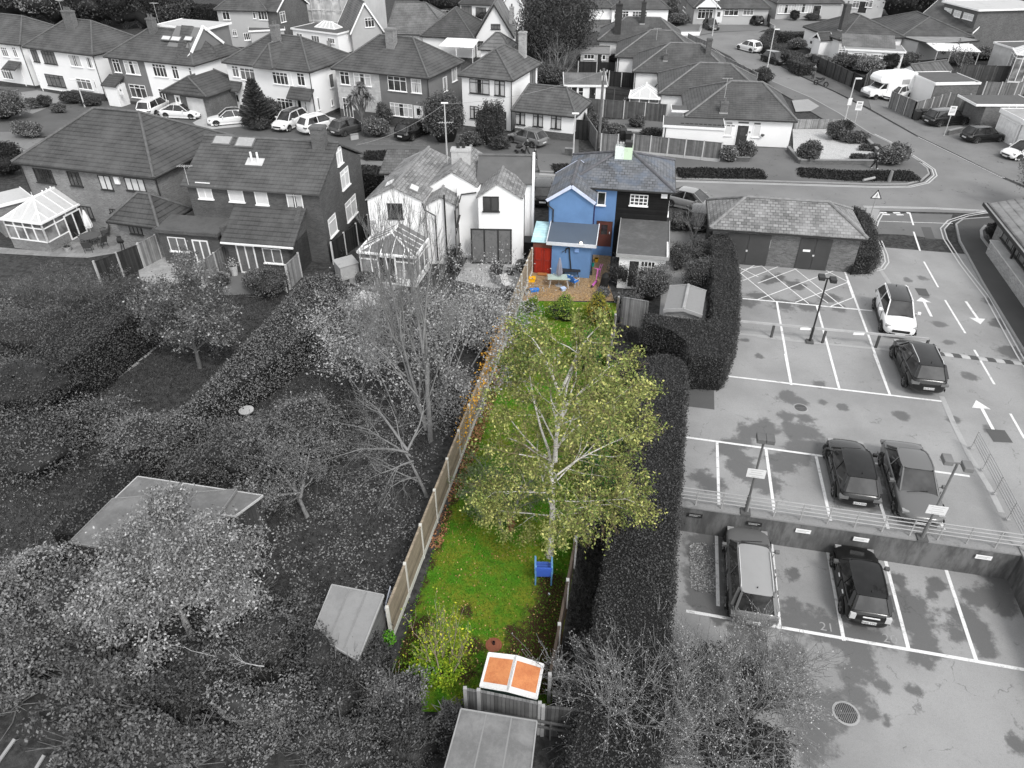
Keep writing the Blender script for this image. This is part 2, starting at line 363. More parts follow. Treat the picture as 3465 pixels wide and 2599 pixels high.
side_l = KL('A3',(1320,1320),(1080,1165),(905,1080),(650,915),(430,790),(100,650),(-60,590)) + KL('A2',(1830,455),(1640,360),(1500,318),(1300,300),(1000,320))
side_top = KL('A2',(1000,290),(1300,285),(1560,290),(1720,262),(2090,243)) + KL('A3',(0,262),(160,245),(430,235),(430,250),(150,258),(60,262),(30,300),(0,400))
side_r = KL('A3',(0,430),(200,545),(360,625),(620,745),(900,890),(1275,1100),(1600,1258),(1950,1430),(2250,1560),(2900,1700))
south = KL('V',(2400,470),(2140,462),(1890,456),(1500,438),(1165,415),(400,360),(-700,290))
sheet('street',street + side_l + side_top + side_r + south,.02,m_road)
SZ = [0]
def stripe(b,pts,w,z=.026,dash=None):
 SZ[0] += 1;z += (SZ[0] % 23) * .0003
 pts = [Vector((p.x,p.y,0)) for p in pts]
 for a,c in zip(pts,pts[1:]):
  d = (c - a);L = d.length
  if L < .01: continue
  z += .00025
  d.normalize();n = Vector((-d.y,d.x,0)) * w / 2;a0 = a - d * w * .3;c0 = c + d * w * .3
  segs = [(0,L)] if not dash else [(s,min(L,s + dash[0])) for s in np.arange(0,L,dash[0] + dash[1])]
  for s,e in segs:
   p0 = a + d * s if dash else a0;p1 = a + d * e if dash else c0
   b.add([(p0 - n).to_3d() + Vector((0,0,z)),(p1 - n).to_3d() + Vector((0,0,z)),(p1 + n).to_3d() + Vector((0,0,z)),(p0 + n).to_3d() + Vector((0,0,z))],[(0,1,2,3)])
def dbl(b,pts,w=.09,gap=.22,z=.026,offs=0.):
 for o_ in (offs,offs + gap):
  q_ = []
  for i,p in enumerate(pts):
   d = (pts[min(i + 1,len(pts) - 1)] - pts[max(i - 1,0)]);d.z = 0;d.normalize();q_.append(p + Vector((-d.y,d.x,0)) * o_)
  stripe(b,q_,w,z)
m_yel = stained(.55,.25,.35,3.0)
b = MB()
nk = [K('V',x,y) for x,y in [(1166,374),(1465,389),(1900,402),(1960,401),(1995,393),(2012,378),(2008,366),(1985,350)]] + KL('A3',(1320,1320),(1080,1165),(905,1080))
dbl(b,nk,offs=-.2,gap=-.24)
dbl(b,KL('A3',(1275,1100),(1600,1258),(1950,1430)),offs=.1)
dbl(b,KL('B3',(860,250),(1400,262),(1860,285)),offs=.2)
tag(b.build('road_marking',m_yel),kind='structure')
b = MB()
dbl(b,KL('B3',(1850,290),(1700,315),(1560,360),(1505,420),(1530,500),(1660,700),(1870,970),(2133,1440),(2300,1700)),offs=-.1,gap=-.26)
dbl(b,KL('B3',(985,280),(945,345),(930,390)),offs=0)
dbl(b,KL('B3',(965,510),(1010,620),(1020,680),(985,730),(900,752),(795,758)),offs=0)
tag(b.build('road_marking',m_yel),kind='structure')
b = MB();W_ = .13;z1 = .016
for pts in [[(150,1000),(265,1659)],[(470,1030),(640,1659)],[(690,745),(870,1230),(1025,1659)],[(0,985),(910,1072)],[(-120,975),(0,985)]]: stripe(b,KL('B3',*pts),W_,z1)
for pts in [[(322,122),(1522,263)],[(650,0),(683,170)],[(900,0),(955,200)],[(1150,0),(1238,228)],[(86,465),(1680,684)],[(268,498),(278,840)],[(542,533),(590,890)],[(824,575),(905,935)],[(1115,610),(1230,985)],[(1400,650),(1540,980)]]: stripe(b,KL('C3',*pts),W_,z1)
for pts in [[(-320,780),(90,700)],[(-300,640),(130,990)],[(0,850),(355,718)],[(0,690),(405,1015)],[(0,980),(632,742)],[(265,712),(685,1045)],[(300,1005),(716,845)],[(515,733),(716,838)],[(585,1035),(758,968)],[(-300,900),(170,715)],[(-200,700),(0,800)],[(-330,880),(0,690)],[(716,838),(760,968)],[(350,860),(560,1010)],[(-330,700),(-330,960)]]: stripe(b,KL('B3',*pts),.07,z1)
for pts in [[(1215,285),(1245,385)],[(1248,440),(1298,590)],[(1330,680),(1443,882)],[(1500,988),(1660,1250)],[(1735,1388),(1893,1659)]]: stripe(b,KL('B3',*pts),.12,z1)
stripe(b,KL('C3',(1915,335),(1991,470)),.12,z1);stripe(b,KL('B3',(975,285),(1215,287)),.25,z1,(.55,.5));stripe(b,KL('B3',(1000,300),(1215,303)),.2,z1,(.55,.5))
stripe(b,KL('B3',(930,352),(1560,372)),.06,z1)
def arrow(b,c,tip,l,r,tail,mid):
 for t in ([tip,l,r],): b.add([K(c,*p,z1 + .001) for p in t],[(0,1,2)])
 stripe(b,KL(c,mid,tail),.16,z1)
arrow(b,'B3',(1308,962),(1268,992),(1390,1005),(1388,1115),(1328,995))
arrow(b,'B3',(1785,1178),(1695,1125),(1822,1135),(1668,1000),(1758,1130))
arrow(b,'C3',(1722,255),(1700,297),(1805,308),(1815,418),(1752,300))
b2 = MB()
tag(b.build('parking_lines',M_LINE),kind='structure')
b = MB();zl = LOW + .006
for pts in [[(492,70),(550,655)],[(875,130),(985,735)],[(1268,192),(1428,805)],[(1680,255),(1888,880)],[(-80,540),(2330,958)],[(118,0),(130,500)]]:
 stripe(b,[K('D3',x,y,LOW) for x,y in pts],.14,zl)
tag(b.build('parking_lines',M_LINE),kind='structure')
def text_mesh(txt,size,mat,name,depth=0.0):
 cu = bpy.data.curves.new(name,'FONT');cu.body = txt;cu.size = size;cu.align_x = 'CENTER';cu.align_y = 'CENTER';cu.extrude = depth
 o = bpy.data.objects.new(name,cu);link(o);dg = bpy.context.evaluated_depsgraph_get();me = bpy.data.meshes.new_from_object(o.evaluated_get(dg))
 bpy.data.objects.remove(o);me.name = name;me.materials.clear();me.materials.append(mat);return me
m_faint = stained(.34,.15,.9,5)
for t,x,y in [('21',870,650),('20',1300,730),('19',1755,805)]:
 o = link(bpy.data.objects.new('bay_number',text_mesh(t,.55,m_faint,'bay_number')));p = K('D3',x,y,LOW);o.location = (p.x,p.y,zl);o.rotation_euler = (0,0,PA);tag(o,kind='structure')
b = MB();m_chan = stained(.36,.25,.4,2)
for pts in [('B3',[(975,735),(1040,830),(1085,905)]),('C3',[(1530,240),(1600,400),(1690,580),(1790,740),(1860,880)])]: stripe(b,KL(pts[0],*pts[1]),.26,.0135)
tag(b.build('drain_channel',m_chan),kind='structure')
b = MB()
a0,a1 = K('B3',1420,1412),K('B3',2250,1512);n = 12
for i in range(n):
 p = a0.lerp(a1,i / n);q_ = a0.lerp(a1,(i + 1) / n);dd = Vector((0,.22,0))
 b.add([p - dd + Vector((0,0,.02)),q_ - dd + Vector((0,0,.02)),q_ + Vector((0,0,.075)),p + Vector((0,0,.075)),q_ + dd + Vector((0,0,.02)),p + dd + Vector((0,0,.02))],[(0,1,2,3),(3,2,4,5)],i % 2)
tag(b.build('speed_hump',[plain(.07),plain(.42)]),'striped rubber speed hump across the car park lane','speed hump')
b = MB();stripe(b,KL('B3',(0,1278),(400,1325),(1040,1385)),.22,.0135);stripe(b,KL('C2',(1880,190),(2300,225)),.2,.0135)
tag(b.build('drain_channel',m_chan),kind='structure')
def manhole(c,x,y,z,r,label,ring):
 p = K(c,x,y,z);e = empty('drain_cover',(p.x,p.y,z + .006),0,label,'drain cover')
 b = MB();n = 28
 vs = [(math.cos(2 * math.pi * i / n) * k,math.sin(2 * math.pi * i / n) * k,hh) for k,hh in ((r * .88,.004),(r * .72,.012)) for i in range(n)]
 b.add(vs,[(i,(i + 1) % n,n + (i + 1) % n,n + i) for i in range(n)]);b.build('surround',ring,e)
 b = MB();b.add([(math.cos(2 * math.pi * i / n) * r * .72,math.sin(2 * math.pi * i / n) * r * .72,.002) for i in range(n)],[list(range(n))]);b.build('pit',M_BLACK,e)
 b = MB()
 for i in range(-5,6):
  xx = i * r * .125;hh = math.sqrt(max(0,(r * .7) ** 2 - xx * xx));b.box(xx - r * .03,xx + r * .03,-hh,hh,.004,.018)
 b.box(-r * .7,r * .7,-r * .02,r * .02,.006,.02);b.build('grille',plain(.16),e)
manhole('D3',1000,1235,LOW,.52,'round grated drain cover in a pale ring, in the lower car park',stained(.34,.2,.5,4))
manhole('C3',737,300,0.008,.42,'round drain cover in a pale ring, in the middle of the upper car park',stained(.34,.2,.5,4))
m_ret = streaky(.165,.08,.30)
def wallobj(name,pts,z0,z1,th,m,label,cat,cop=None):
 e = empty(name,(pts[0].x,pts[0].y,0),0,label,cat);b = MB();c = MB()
 for a,d in zip(pts,pts[1:]):
  a = Vector((a.x,a.y,0)) - e.location;d = Vector((d.x,d.y,0)) - e.location
  b.bar(a + Vector((0,0,(z0 + z1) / 2)),d + Vector((0,0,(z0 + z1) / 2)),th,z1 - z0)
  c.bar(a + Vector((0,0,z1 + .035)),d + Vector((0,0,z1 + .035)),th + .08,.07)
 b.build('wall_face',m,e)
 if cop: c.build('coping',cop,e)
 return e
m_cop = stained(.24,.12,.5,2)
wallobj('retaining_wall',[pw(-.7,.15),pw(UR,.15)],LOW - .2,.09,.32,m_ret,'long stained concrete retaining wall between the upper and lower car parks','retaining wall',m_cop)
wallobj('retaining_wall',[pw(UR + .15,.33),pw(UR + .15,-40)],LOW - .2,.14,.3,m_ret,'dark concrete retaining wall on the right side of the lower car park','retaining wall',m_cop)
wallobj('retaining_wall',[pw(-.75,-.1),pw(-.75,-40)],LOW - .2,-.02,.3,m_ret,'low concrete retaining wall under the long hedge','retaining wall')
for i,(x,y,dk,lb) in enumerate([(145,877,1,'dark notice plate at the left end of the retaining wall'),(475,927,1,'dark notice plate on the retaining wall beside the left lamp post'),(748,972,0,'white notice plate on the wall, leftmost of the three white ones'),(1072,1022,0,'white notice plate in the middle of the retaining wall'),(1760,1128,0,'white notice plate at the right end of the retaining wall')]):
 p = K('C3',x,y,-.25);u,v = pu(p);e = empty('notice_plate',pw(u,-.06,-.25),PA,lb,'notice',None)
 b = MB();b.box(-.3,.3,-.03,0,-.1,.1);b.build('panel',M_BLACK if dk else M_WHITE,e)
 b = MB()
 for k in range(2): b.box(-.24,.22 - .1 * k,-.034,-.031,.03 - .06 * k,.05 - .06 * k)
 b.build('lettering',plain(.5) if dk else plain(.35),e)
def railing(name,pts,h,nr,m,label,sp=2.0,dbl_post=False):
 e = empty(name,(pts[0].x,pts[0].y,pts[0].z),0,label,'railing');rb = MB()
 for a,d in zip(pts,pts[1:]):
  a = a - e.location;d = d - e.location;L = (d - a).length;n = max(1,round(L / sp))
  for r in range(nr):
   z = h * (1 - r * .62 / max(1,nr - 1));rb.tube([a + Vector((0,0,z)),d + Vector((0,0,z))],.024,6)
  for i in range(n + 1):
   p = a.lerp(d,i / n);pb = MB();pb.bar(p + Vector((0,0,-.02)),p + Vector((0,0,h + .02)),.06,.025);pb.box(p.x - .08,p.x + .08,p.y - .08,p.y + .08,-.01,.015);pb.build('post',m,e)
 rb.build('rails',m,e);return e
m_galv = plain(.34,.5,.15,metal=.2)
z = .13
railing('guard_railing',[pw(-.5,.12,z),pw(UR + .1,.12,z)],.95,4,m_galv,'galvanised guard railing with four rails along the retaining wall',1.05)
railing('guard_railing',[pw(UR + .15,.45,z),pw(UR + .0,6.6,z)],.95,5,m_galv,'galvanised guard railing running back from the wall corner beside the lane',1.5)
e0 = K('B3',0,1278);rl = [('B3',105,1285),('B3',515,1330),('B3',942,1368),('B3',1330,1400)]
pp = [K(*t) for t in rl];pp = [pp[0] + (pp[0] - pp[1]) * .85] + pp
e = empty('height_barrier_rail',pp[0],0,'long steel rail on dark posts across the upper parking bays','rail');b = MB()
b.bar(Vector((0,0,.85)),pp[-1] - pp[0] + Vector((0,0,.85)),.06,.13);b.build('rail',plain(.42,.5,.2),e)
for p in pp: d = p - pp[0];b = MB();b.bar(d,d + Vector((0,0,.8)),.12,.1);b.build('post',plain(.06),e)
for i in (1,2): d = (pp[i] - pp[0]).lerp(pp[i + 1] - pp[0],.6);b = MB();b.bar(d + Vector((-.3,-.06,.86)),d + Vector((.3,-.1,.86)),.03,.14);b.build('sign_plate',M_WHITE,e)
# == BUILDING KIT
CAMV = Vector((0,0,CAMH))
M_PANE = {'g': M_GLASS,'c': stained(.5,.3,.4,1.5,.5),'m': stained(.16,.05,.5,1.2,.3),'l': stained(.62,.5,.3,1.5,.4)}
M_RIDGE = plain(.10,.8,.3,3)
class Bld:
 def __init__(s,name,label,cat,fl=None,fr=None,depth=8,ze=5.0,group=None,w=None,rz=None,o=.3,z0=0):
  s.z0 = z0
  if fl is not None and fr is not None and rz is None:
   d = fr - fl;s.w = math.hypot(d.x,d.y);s.rz = math.atan2(d.y,d.x)
   if w: s.w = w
  else:
   s.rz = rz;s.w = w
   if fl is None: fl = fr - Vector((math.cos(rz) * w,math.sin(rz) * w,0))
  s.d = depth;s.ze = ze;s.o = o
  s.e = empty(name,(fl.x,fl.y,0),s.rz,label,cat,group)
  s.M = Matrix.Translation((fl.x,fl.y,0)) @ Matrix.Rotation(s.rz,4,'Z');s.I = s.M.inverted()
 def frame(s,face,off=None):
  o = s.o
  if face == 'F': a = o if off is None else off;return Vector((0,a,0)),Vector((1,0,0)),Vector((0,-1,0))
  if face == 'R': a = s.w - o if off is None else off;return Vector((a,0,0)),Vector((0,1,0)),Vector((1,0,0))
  if face == 'L': a = o if off is None else off;return Vector((a,0,0)),Vector((0,1,0)),Vector((-1,0,0))
 def hit(s,face,c,x,y,off=None):
  O,U,N = s.frame(face,off);r = s.I.to_3x3() @ _ray(c,x,y);p = s.I @ CAMV
  t = (O - p).dot(N) / r.dot(N);q = p + r * t;return (q - O).dot(U),q.z
 def rise(s,c,x,y):
  v = s.hit('F',c,x,y,s.d / 2)[1] - s.ze;return min(max(v,.8),4.2)
 def lp(s,c,x,y,z): return s.I @ K(c,x,y,z)
 def walls(s,m,x0=None,x1=None,y0=None,y1=None,z0=None,z1=None,name='wall',plinth=None,bevel=0):
  o = s.o;x0 = o if x0 is None else x0;x1 = s.w - o if x1 is None else x1;y0 = o if y0 is None else y0;y1 = s.d - o if y1 is None else y1
  z0 = s.z0 - .05 if z0 is None else z0;z1 = s.ze if z1 is None else z1
  b = MB();b.box(x0,x1,y0,y1,z0,z1);ob = b.build(name,m,s.e)
  if plinth: b = MB();b.box(x0 - .03,x1 + .03,y0 - .03,y1 + .03,z0,s.z0 + plinth[0]);b.build('plinth',plinth[1],s.e)
  return ob
 def gable_wall(s,m,x0,x1,y0,y1,ze,rise,axis='y',name='wall',z0=-.05,sk=0,xm=None):
  b = MB()
  if axis == 'y':
   xm = xm or (x0 + x1) / 2;pr = [(x0,z0),(x1,z0),(x1,ze),(xm,ze + rise),(x0,ze)]
   b.add([(x,y0,z) for x,z in pr] + [(x + sk * (y1 - y0),y1,z) for x,z in pr],[[0,1,2,3,4],[9,8,7,6,5]] + [(i,i + 5,(i + 1) % 5 + 5,(i + 1) % 5) for i in range(5)])
  else:
   ym = (y0 + y1) / 2;pr = [(y0,z0),(y1,z0),(y1,ze),(ym,ze + rise),(y0,ze)]
   b.add([(x0,y,z) for y,z in pr] + [(x1,y,z) for y,z in pr],[[4,3,2,1,0],[5,6,7,8,9]] + [(i,(i + 1) % 5,(i + 1) % 5 + 5,i + 5) for i in range(5)])
  return b.build(name,m,s.e)
 def hip(s,m,x0=0,x1=None,y0=0,y1=None,ze=None,rise=2.6,hl=None,hr=None,th=.14,fascia=None,ridge=True,gutter=True,name='roof',ridge_m=None):
  x1 = s.w if x1 is None else x1;y1 = s.d if y1 is None else y1;ze = s.ze if ze is None else ze
  ax = (x1 - x0) >= (y1 - y0);run = min(x1 - x0,y1 - y0) / 2
  hl = run * .92 if hl is None else hl;hr = run * .92 if hr is None else hr
  if ax: a = Vector((x0 + hl,(y0 + y1) / 2,ze + rise));c = Vector((x1 - hr,(y0 + y1) / 2,ze + rise))
  else: a = Vector(((x0 + x1) / 2,y0 + hl,ze + rise));c = Vector(((x0 + x1) / 2,y1 - hr,ze + rise))
  P = [Vector((x0,y0,ze)),Vector((x1,y0,ze)),Vector((x1,y1,ze)),Vector((x0,y1,ze))];lo = [p - Vector((0,0,th)) for p in P]
  b = MB();vs = P + [a,c] + lo
  if ax: fs = [(0,1,5,4),(1,2,5),(2,3,4,5),(3,0,4)]
  else: fs = [(0,1,4),(1,2,5,4),(2,3,5),(3,0,4,5)]
  fs += [(6 + i,6 + (i + 1) % 4,(i + 1) % 4,i) for i in range(4)] + [(9,8,7,6)]
  b.add(vs,fs);r = b.build(name,m,s.e)
  if ridge:
   b = MB();up = Vector((0,0,.03));rr = .10
   hips = [(P[0],a),(P[3],a),(P[1],c),(P[2],c)] if ax else [(P[0],a),(P[1],a),(P[2],c),(P[3],c)]
   for p,q_ in hips: b.tube([p + up,q_ + up],rr,6)
   if (a - c).length > .1: b.tube([a + up,c + up],rr,6)
   b.build('ridge_tiles',ridge_m or M_RIDGE,s.e)
  if gutter:
   b = MB();g = fascia or M_GUT
   for p,q_ in zip(P,P[1:] + P[:1]): b.bar(p + Vector((0,0,-.1)),q_ + Vector((0,0,-.1)),.1,.1)
   b.build('gutter',g,s.e)
  return r
 def gable(s,m,x0,x1,y0,y1,ze,rise,axis='y',th=.12,barge=None,ridge_m=None,name='roof',sk=0,xm=None):
  if axis == 'y':
   xm = xm or (x0 + x1) / 2;A = [(x0,ze),(xm,ze + rise),(x1,ze)];f = lambda p,t: Vector((p[0] + sk * (t - y0),t,p[1]));t0,t1 = y0,y1
  else:
   ym = (y0 + y1) / 2;A = [(y0,ze),(ym,ze + rise),(y1,ze)];f = lambda p,t: Vector((t,p[0],p[1]));t0,t1 = x0,x1
  b = MB();dz = Vector((0,0,-th));v = [f(p,t0) for p in A] + [f(p,t1) for p in A];v += [p + dz for p in v]
  fs = [(0,1,4,3),(1,2,5,4),(6,9,10,7),(7,10,11,8),(0,6,7,1),(1,7,8,2),(3,4,10,9),(4,5,11,10),(0,3,9,6),(2,8,11,5)]
  b.add(v,fs)
  b.build(name,m,s.e)
  b = MB();b.tube([f((A[1][0],A[1][1] + .03),t0),f((A[1][0],A[1][1] + .03),t1)],.1,6);b.build('ridge_tiles',ridge_m or M_RIDGE,s.e)
  if barge:
   for t,sg in ((t0,-1),(t1,1)):
    b = MB();[b.bar(f(p,t + sg * .02) + dz * .8,f(q_,t + sg * .02) + dz * .8,.05,.2) for p,q_ in ((A[0],A[1]),(A[1],A[2]))];b.build('bargeboard',barge,s.e)
 def flat(s,m,x0,x1,y0,y1,z,zb=None,th=.16,fascia=None,name='flat_roof'):
  zb = z if zb is None else zb
  b = MB();b.add([(x0,y0,z - th),(x1,y0,z - th),(x1,y1,zb - th),(x0,y1,zb - th),(x0,y0,z),(x1,y0,z),(x1,y1,zb),(x0,y1,zb)],
      [(3,2,1,0),(4,5,6,7),(0,1,5,4),(1,2,6,5),(2,3,7,6),(3,0,4,7)]);r = b.build(name,m,s.e)
  if fascia:
   b = MB();e_ = .03
   P = [Vector((x0 - e_,y0 - e_,z)),Vector((x1 + e_,y0 - e_,z)),Vector((x1 + e_,y1 + e_,zb)),Vector((x0 - e_,y1 + e_,zb))]
   for p,q_ in ((P[0],P[1]),(P[1],P[2]),(P[3],P[0])): b.bar(p + Vector((0,0,-th / 2 + .03)),q_ + Vector((0,0,-th / 2 + .03)),.05,th + .06)
   b.build('fascia',fascia,s.e)
  return r
 def win(s,face,u0,u1,z0,z1,n=2,sty='wg',off=None,rows=1,transom=0,name='window',bar=.055):
  O,U,N = s.frame(face,off);fm = {'w': M_FRAME,'d': M_DARKF,'b': plain(.10)}[sty[0]];pm = M_PANE[sty[1]]
  if u0 > u1: u0,u1 = u1,u0
  if z0 > z1: z0,z1 = z1,z0
  Z = Vector((0,0,1));P = lambda u,z,k: O + U * u + Z * z + N * k
  b = MB()
  def bb(ua,ub,za,zb,k0,k1): q_ = [P(ua,za,k0),P(ub,za,k0),P(ub,zb,k0),P(ua,zb,k0),P(ua,za,k1),P(ub,za,k1),P(ub,zb,k1),P(ua,zb,k1)];b.add(q_,[(3,2,1,0),(4,5,6,7),(0,1,5,4),(1,2,6,5),(2,3,7,6),(3,0,4,7)] if U.cross(Z).dot(N) > 0 else [(0,1,2,3),(7,6,5,4),(4,5,1,0),(5,6,2,1),(6,7,3,2),(7,4,0,3)])
  t = bar
  bb(u0,u1,z0,z0 + t,0,.045);bb(u0,u1,z1 - t,z1,0,.045);bb(u0,u0 + t,z0 + t,z1 - t,0,.045);bb(u1 - t,u1,z0 + t,z1 - t,0,.045)
  for i in range(1,n): x = u0 + (u1 - u0) * i / n;bb(x - t / 2,x + t / 2,z0 + t,z1 - t,0,.045)
  for i in range(1,rows): x = z0 + (z1 - z0) * i / rows;bb(u0 + t,u1 - t,x - t * .4,x + t * .4,0,.043)
  if transom: x = z1 - (z1 - z0) * transom;bb(u0 + t,u1 - t,x - t / 2,x + t / 2,0,.043)
  if name == 'window': bb(u0 - .06,u1 + .06,z0 - .06,z0,0,.12)
  f = b.build(name,fm,s.e)
  b = MB();b.add([P(u0 + t,z0 + t,.012),P(u1 - t,z0 + t,.012),P(u1 - t,z1 - t,.012),P(u0 + t,z1 - t,.012)],[(0,1,2,3) if U.cross(Z).dot(N) > 0 else (3,2,1,0)])
  b.build('pane',pm,f)
  if sty[1] == 'c' and (u1 - u0) > .7 and name == 'window':
   b = MB();a_,c_ = u0 + (u1 - u0) * .38,u0 + (u1 - u0) * .6
   b.add([P(a_,z0 + t,.02),P(c_,z0 + t,.02),P(c_ - .03,z1 - t,.02),P(a_ + .04,z1 - t,.02)],[(0,1,2,3) if U.cross(Z).dot(N) > 0 else (3,2,1,0)]);b.build('curtain_gap',M_GLASS,f)
  return f
 def wp(s,face,c,x1,y1,x2,y2,n=2,sty='wg',off=None,**k):
  u0,z1 = s.hit(face,c,x1,y1,off);u1,z0 = s.hit(face,c,x2,y2,off);return s.win(face,u0,u1,z0,z1,n,sty,off,**k)
 def door(s,face,c,x1,y1,x2,y2,m,off=None,glass=True,frame=None):
  u0,z1 = s.hit(face,c,x1,y1,off);u1,z0 = s.hit(face,c,x2,y2,off);u0,u1 = min(u0,u1),max(u0,u1);z0 = max(min(z0,z1),s.z0 + .03)
  O,U,N = s.frame(face,off);Z = Vector((0,0,1))
  def bb(b,ua,ub,za,zb,k): b.slab([O + U * ua + Z * za + N * k,O + U * ub + Z * za + N * k,O + U * ub + Z * zb + N * k,O + U * ua + Z * zb + N * k][::(1 if U.cross(Z).dot(N) > 0 else -1)],.03)
  b = MB();bb(b,u0,u1,z0,z1,.03);d = b.build('door',m,s.e)
  b = MB();t = .06;k = .045
  for a in ((u0 - t,u0,z0,z1 + t),(u1,u1 + t,z0,z1 + t),(u0,u1,z1,z1 + t)): bb(b,*a,k)
  b.build('door_frame',frame or M_FRAME,d)
  if glass: b = MB();w = u1 - u0;bb(b,u0 + w * .28,u1 - w * .28,z0 + (z1 - z0) * .5,z1 - .2,.04);b.build('pane',M_GLASS,d)
  b = MB();bb(b,u1 - .14,u1 - .08,z0 + .95,z0 + 1.1,.06);b.build('handle',plain(.6),d);return d
 def pipe(s,pts,r=.045,m=None,name='drainpipe'): b = MB();b.tube(pts,r,6);return b.build(name,m or M_GUT,s.e)
 def chimney(s,x,y,z0,z1,w=.6,d=.9,m=None,pots=2,cap=None):
  b = MB();b.box(x - w / 2,x + w / 2,y - d / 2,y + d / 2,z0,z1);b.box(x - w / 2 - .05,x + w / 2 + .05,y - d / 2 - .05,y + d / 2 + .05,z1 - .18,z1 - .05)
  ch = b.build('chimney',m or brick(.1),s.e);b = MB();b.box(x - w / 2 - .05,x + w / 2 + .05,y - d / 2 - .05,y + d / 2 + .05,z0 - .1,z0 + .35);b.build('flashing',stained(.35,.15,.4,3),ch)
  for i in range(pots):
   b = MB();k = (i - (pots - 1) / 2) * .38;xx,yy = (x + k,y) if w > d else (x,y + k)
   b.lathe([(.0,0),(.12,0),(.10,.3),(.13,.34),(.0,.34)],8,(xx,yy,z1));b.build('chimney_pot',cap or plain(.12),ch)
  return ch
 def aerial(s,x,y,z0,h=1.6,dish=False):
  b = MB();b.tube([(x,y,z0),(x,y,z0 + h)],.02,4);b.tube([(x - .5,y,z0 + h - .05),(x + .5,y + .2,z0 + h - .05)],.015,4)
  for k in range(6): b.tube([(x - .4 + k * .16,y - .2,z0 + h - .04),(x - .4 + k * .16,y + .3,z0 + h - .04)],.01,3)
  b.build('tv_aerial',plain(.45),s.e)
 def rooflight(s,c,x1,y1,x2,y2,x0_,run_,ze,rise,y0=0,n='rooflight',m=None):
  k = rise / run_;r = s.I.to_3x3();p = s.I @ CAMV
  def h(x,y): v = r @ _ray(c,x,y);t = (ze + k * (p.y - y0) - p.z) / (v.z - k * v.y);return p + v * t
  a,d = h(x1,y1),h(x2,y2);nrm = Vector((0,-k,1)).normalized();xa,xb = min(a.x,d.x),max(a.x,d.x);ya,yb = min(a.y,d.y),max(a.y,d.y)
  f = lambda x,y,q_: Vector((x,y,ze + k * (y - y0))) + nrm * q_
  b = MB();b.slab([f(xa,ya,.08),f(xb,ya,.08),f(xb,yb,.08),f(xa,yb,.08)],.1);w = b.build(n,plain(.12),s.e)
  b = MB();t = .09;b.slab([f(xa + t,ya + t,.095),f(xb - t,ya + t,.095),f(xb - t,yb - t,.095),f(xa + t,yb - t,.095)],.02);b.build('pane',m or stained(.32,.5,.3,1,.2),w)
# == HOUSES
RT = tiles(.066,.34,.3,.3);RT2 = tiles(.060,.36,.3,.3);RT3 = tiles(.08,.34,.3,.5);RTL = tiles(.12,.3,.28,.3)
SL = tiles(.18,.24,.34,.3,slate=True);SLD = tiles(.085,.24,.34,.25,slate=True)
BR1 = brick((.19,.19,.19));BR2 = brick(.085);BR3 = brick(.11);BRD = brick(.06);M_LEAD = stained(.09,.17,.6,.8,.6);M_FELT = stained(.10,.06,.6,.8)
M_REND = plain(.80,.85,.05,.4,10);M_GREYR = plain(.16,.9,.12,1,12);M_CREAM = plain(.62,.85,.06,.5,8);M_LG = plain(.42,.85,.06,.5,8);M_DOORW = plain(.72,.4,.03)
E2Z = 5.0
# ---- row across the street, left to right
def semi(label,cfl,cfr,depth,walls,roof,rise=None,rp=None,group='pairs of semi-detached houses across the street',split=.5,hr=None,hl=None,ze=E2Z,base=None):
 h = Bld('semi_detached_house',label,'house',K(*cfl,ze),K(*cfr,ze),depth,ze,group)
 m = h.o + (h.w - 2 * h.o) * split
 if len(walls) == 2: h.walls(walls[0],x1=m,plinth=base);h.walls(walls[1],x0=m,plinth=base)
 else: h.walls(walls[0],plinth=base)
 h.hip(roof,rise=rise or h.rise(*rp),hl=hl,hr=hr)
 return h
BASE = (.35,BRD)
GRP = 'semi-detached houses across the street'
h1 = Bld('semi_detached_house','white semi-detached house cut by the left edge, with a small tiled porch','house',None,K('A0',160,362,E2Z),8.2,E2Z,GRP,w=12,rz=R(-24));h1.walls(M_REND,plinth=BASE);h1.hip(RT,rise=h1.rise('A0',60,118))
for a in [(-150,370,-20,440,3),(0,375,78,458,3),(90,375,152,462,2),(0,545,115,640,4)]: h1.wp('F','A0',*a[:4],a[4],'wm',transom=.25)
h1.door('F','A0',165,560,215,690,M_DOORW)
u,z = h1.hit('F','A0',150,548);h1.flat(RT,u - 1.3,u + .9,-.9,h1.o,2.35,3.0,name='porch_roof');h1.pipe([(11.6,.2,4.9),(11.6,.2,.1)])
h2 = semi('white pair of houses with dark window frames on the left half and a broad chimney',('A0',175,374),('A0',742,442),8.2,[M_REND],RT,rp=('A0',600,155),group=GRP,base=BASE)
for a in [(240,395,325,500,2,'dm'),(325,405,465,520,4,'dm'),(540,435,665,540,2,'wc'),(680,455,755,550,1,'wc'),(355,590,535,705,4,'dm'),(605,625,750,725,3,'wm')]: h2.wp('F','A0',*a[:4],a[4],a[5],transom=.25 if a[4] > 2 else 0)
h2.door('F','A0',300,590,350,730,plain(.05));h2.door('F','A0',755,640,790,770,M_DOORW);h2.chimney(h2.w * .5 - .3,3.2,6.2,8.7,1.4,.7,brick(.13),3);h2.aerial(h2.w * .42,3,7.5,2.2)
h2.pipe([(h2.w - .2,.15,4.9),(h2.w - .2,.15,.1)]);h2.walls(brick(.07),x0=h2.w * .52,x1=h2.w - .4,y0=h2.o - .35,y1=h2.o,z1=.75,name='bay_plinth')
h3 = semi('pair of houses, left half grey render and right half white, with three rooflights',('A0',825,452),('A0',1552,525),8.2,[M_GREYR,M_REND],RT,rp=('A0',1400,236),group=GRP,split=.43,base=BASE)
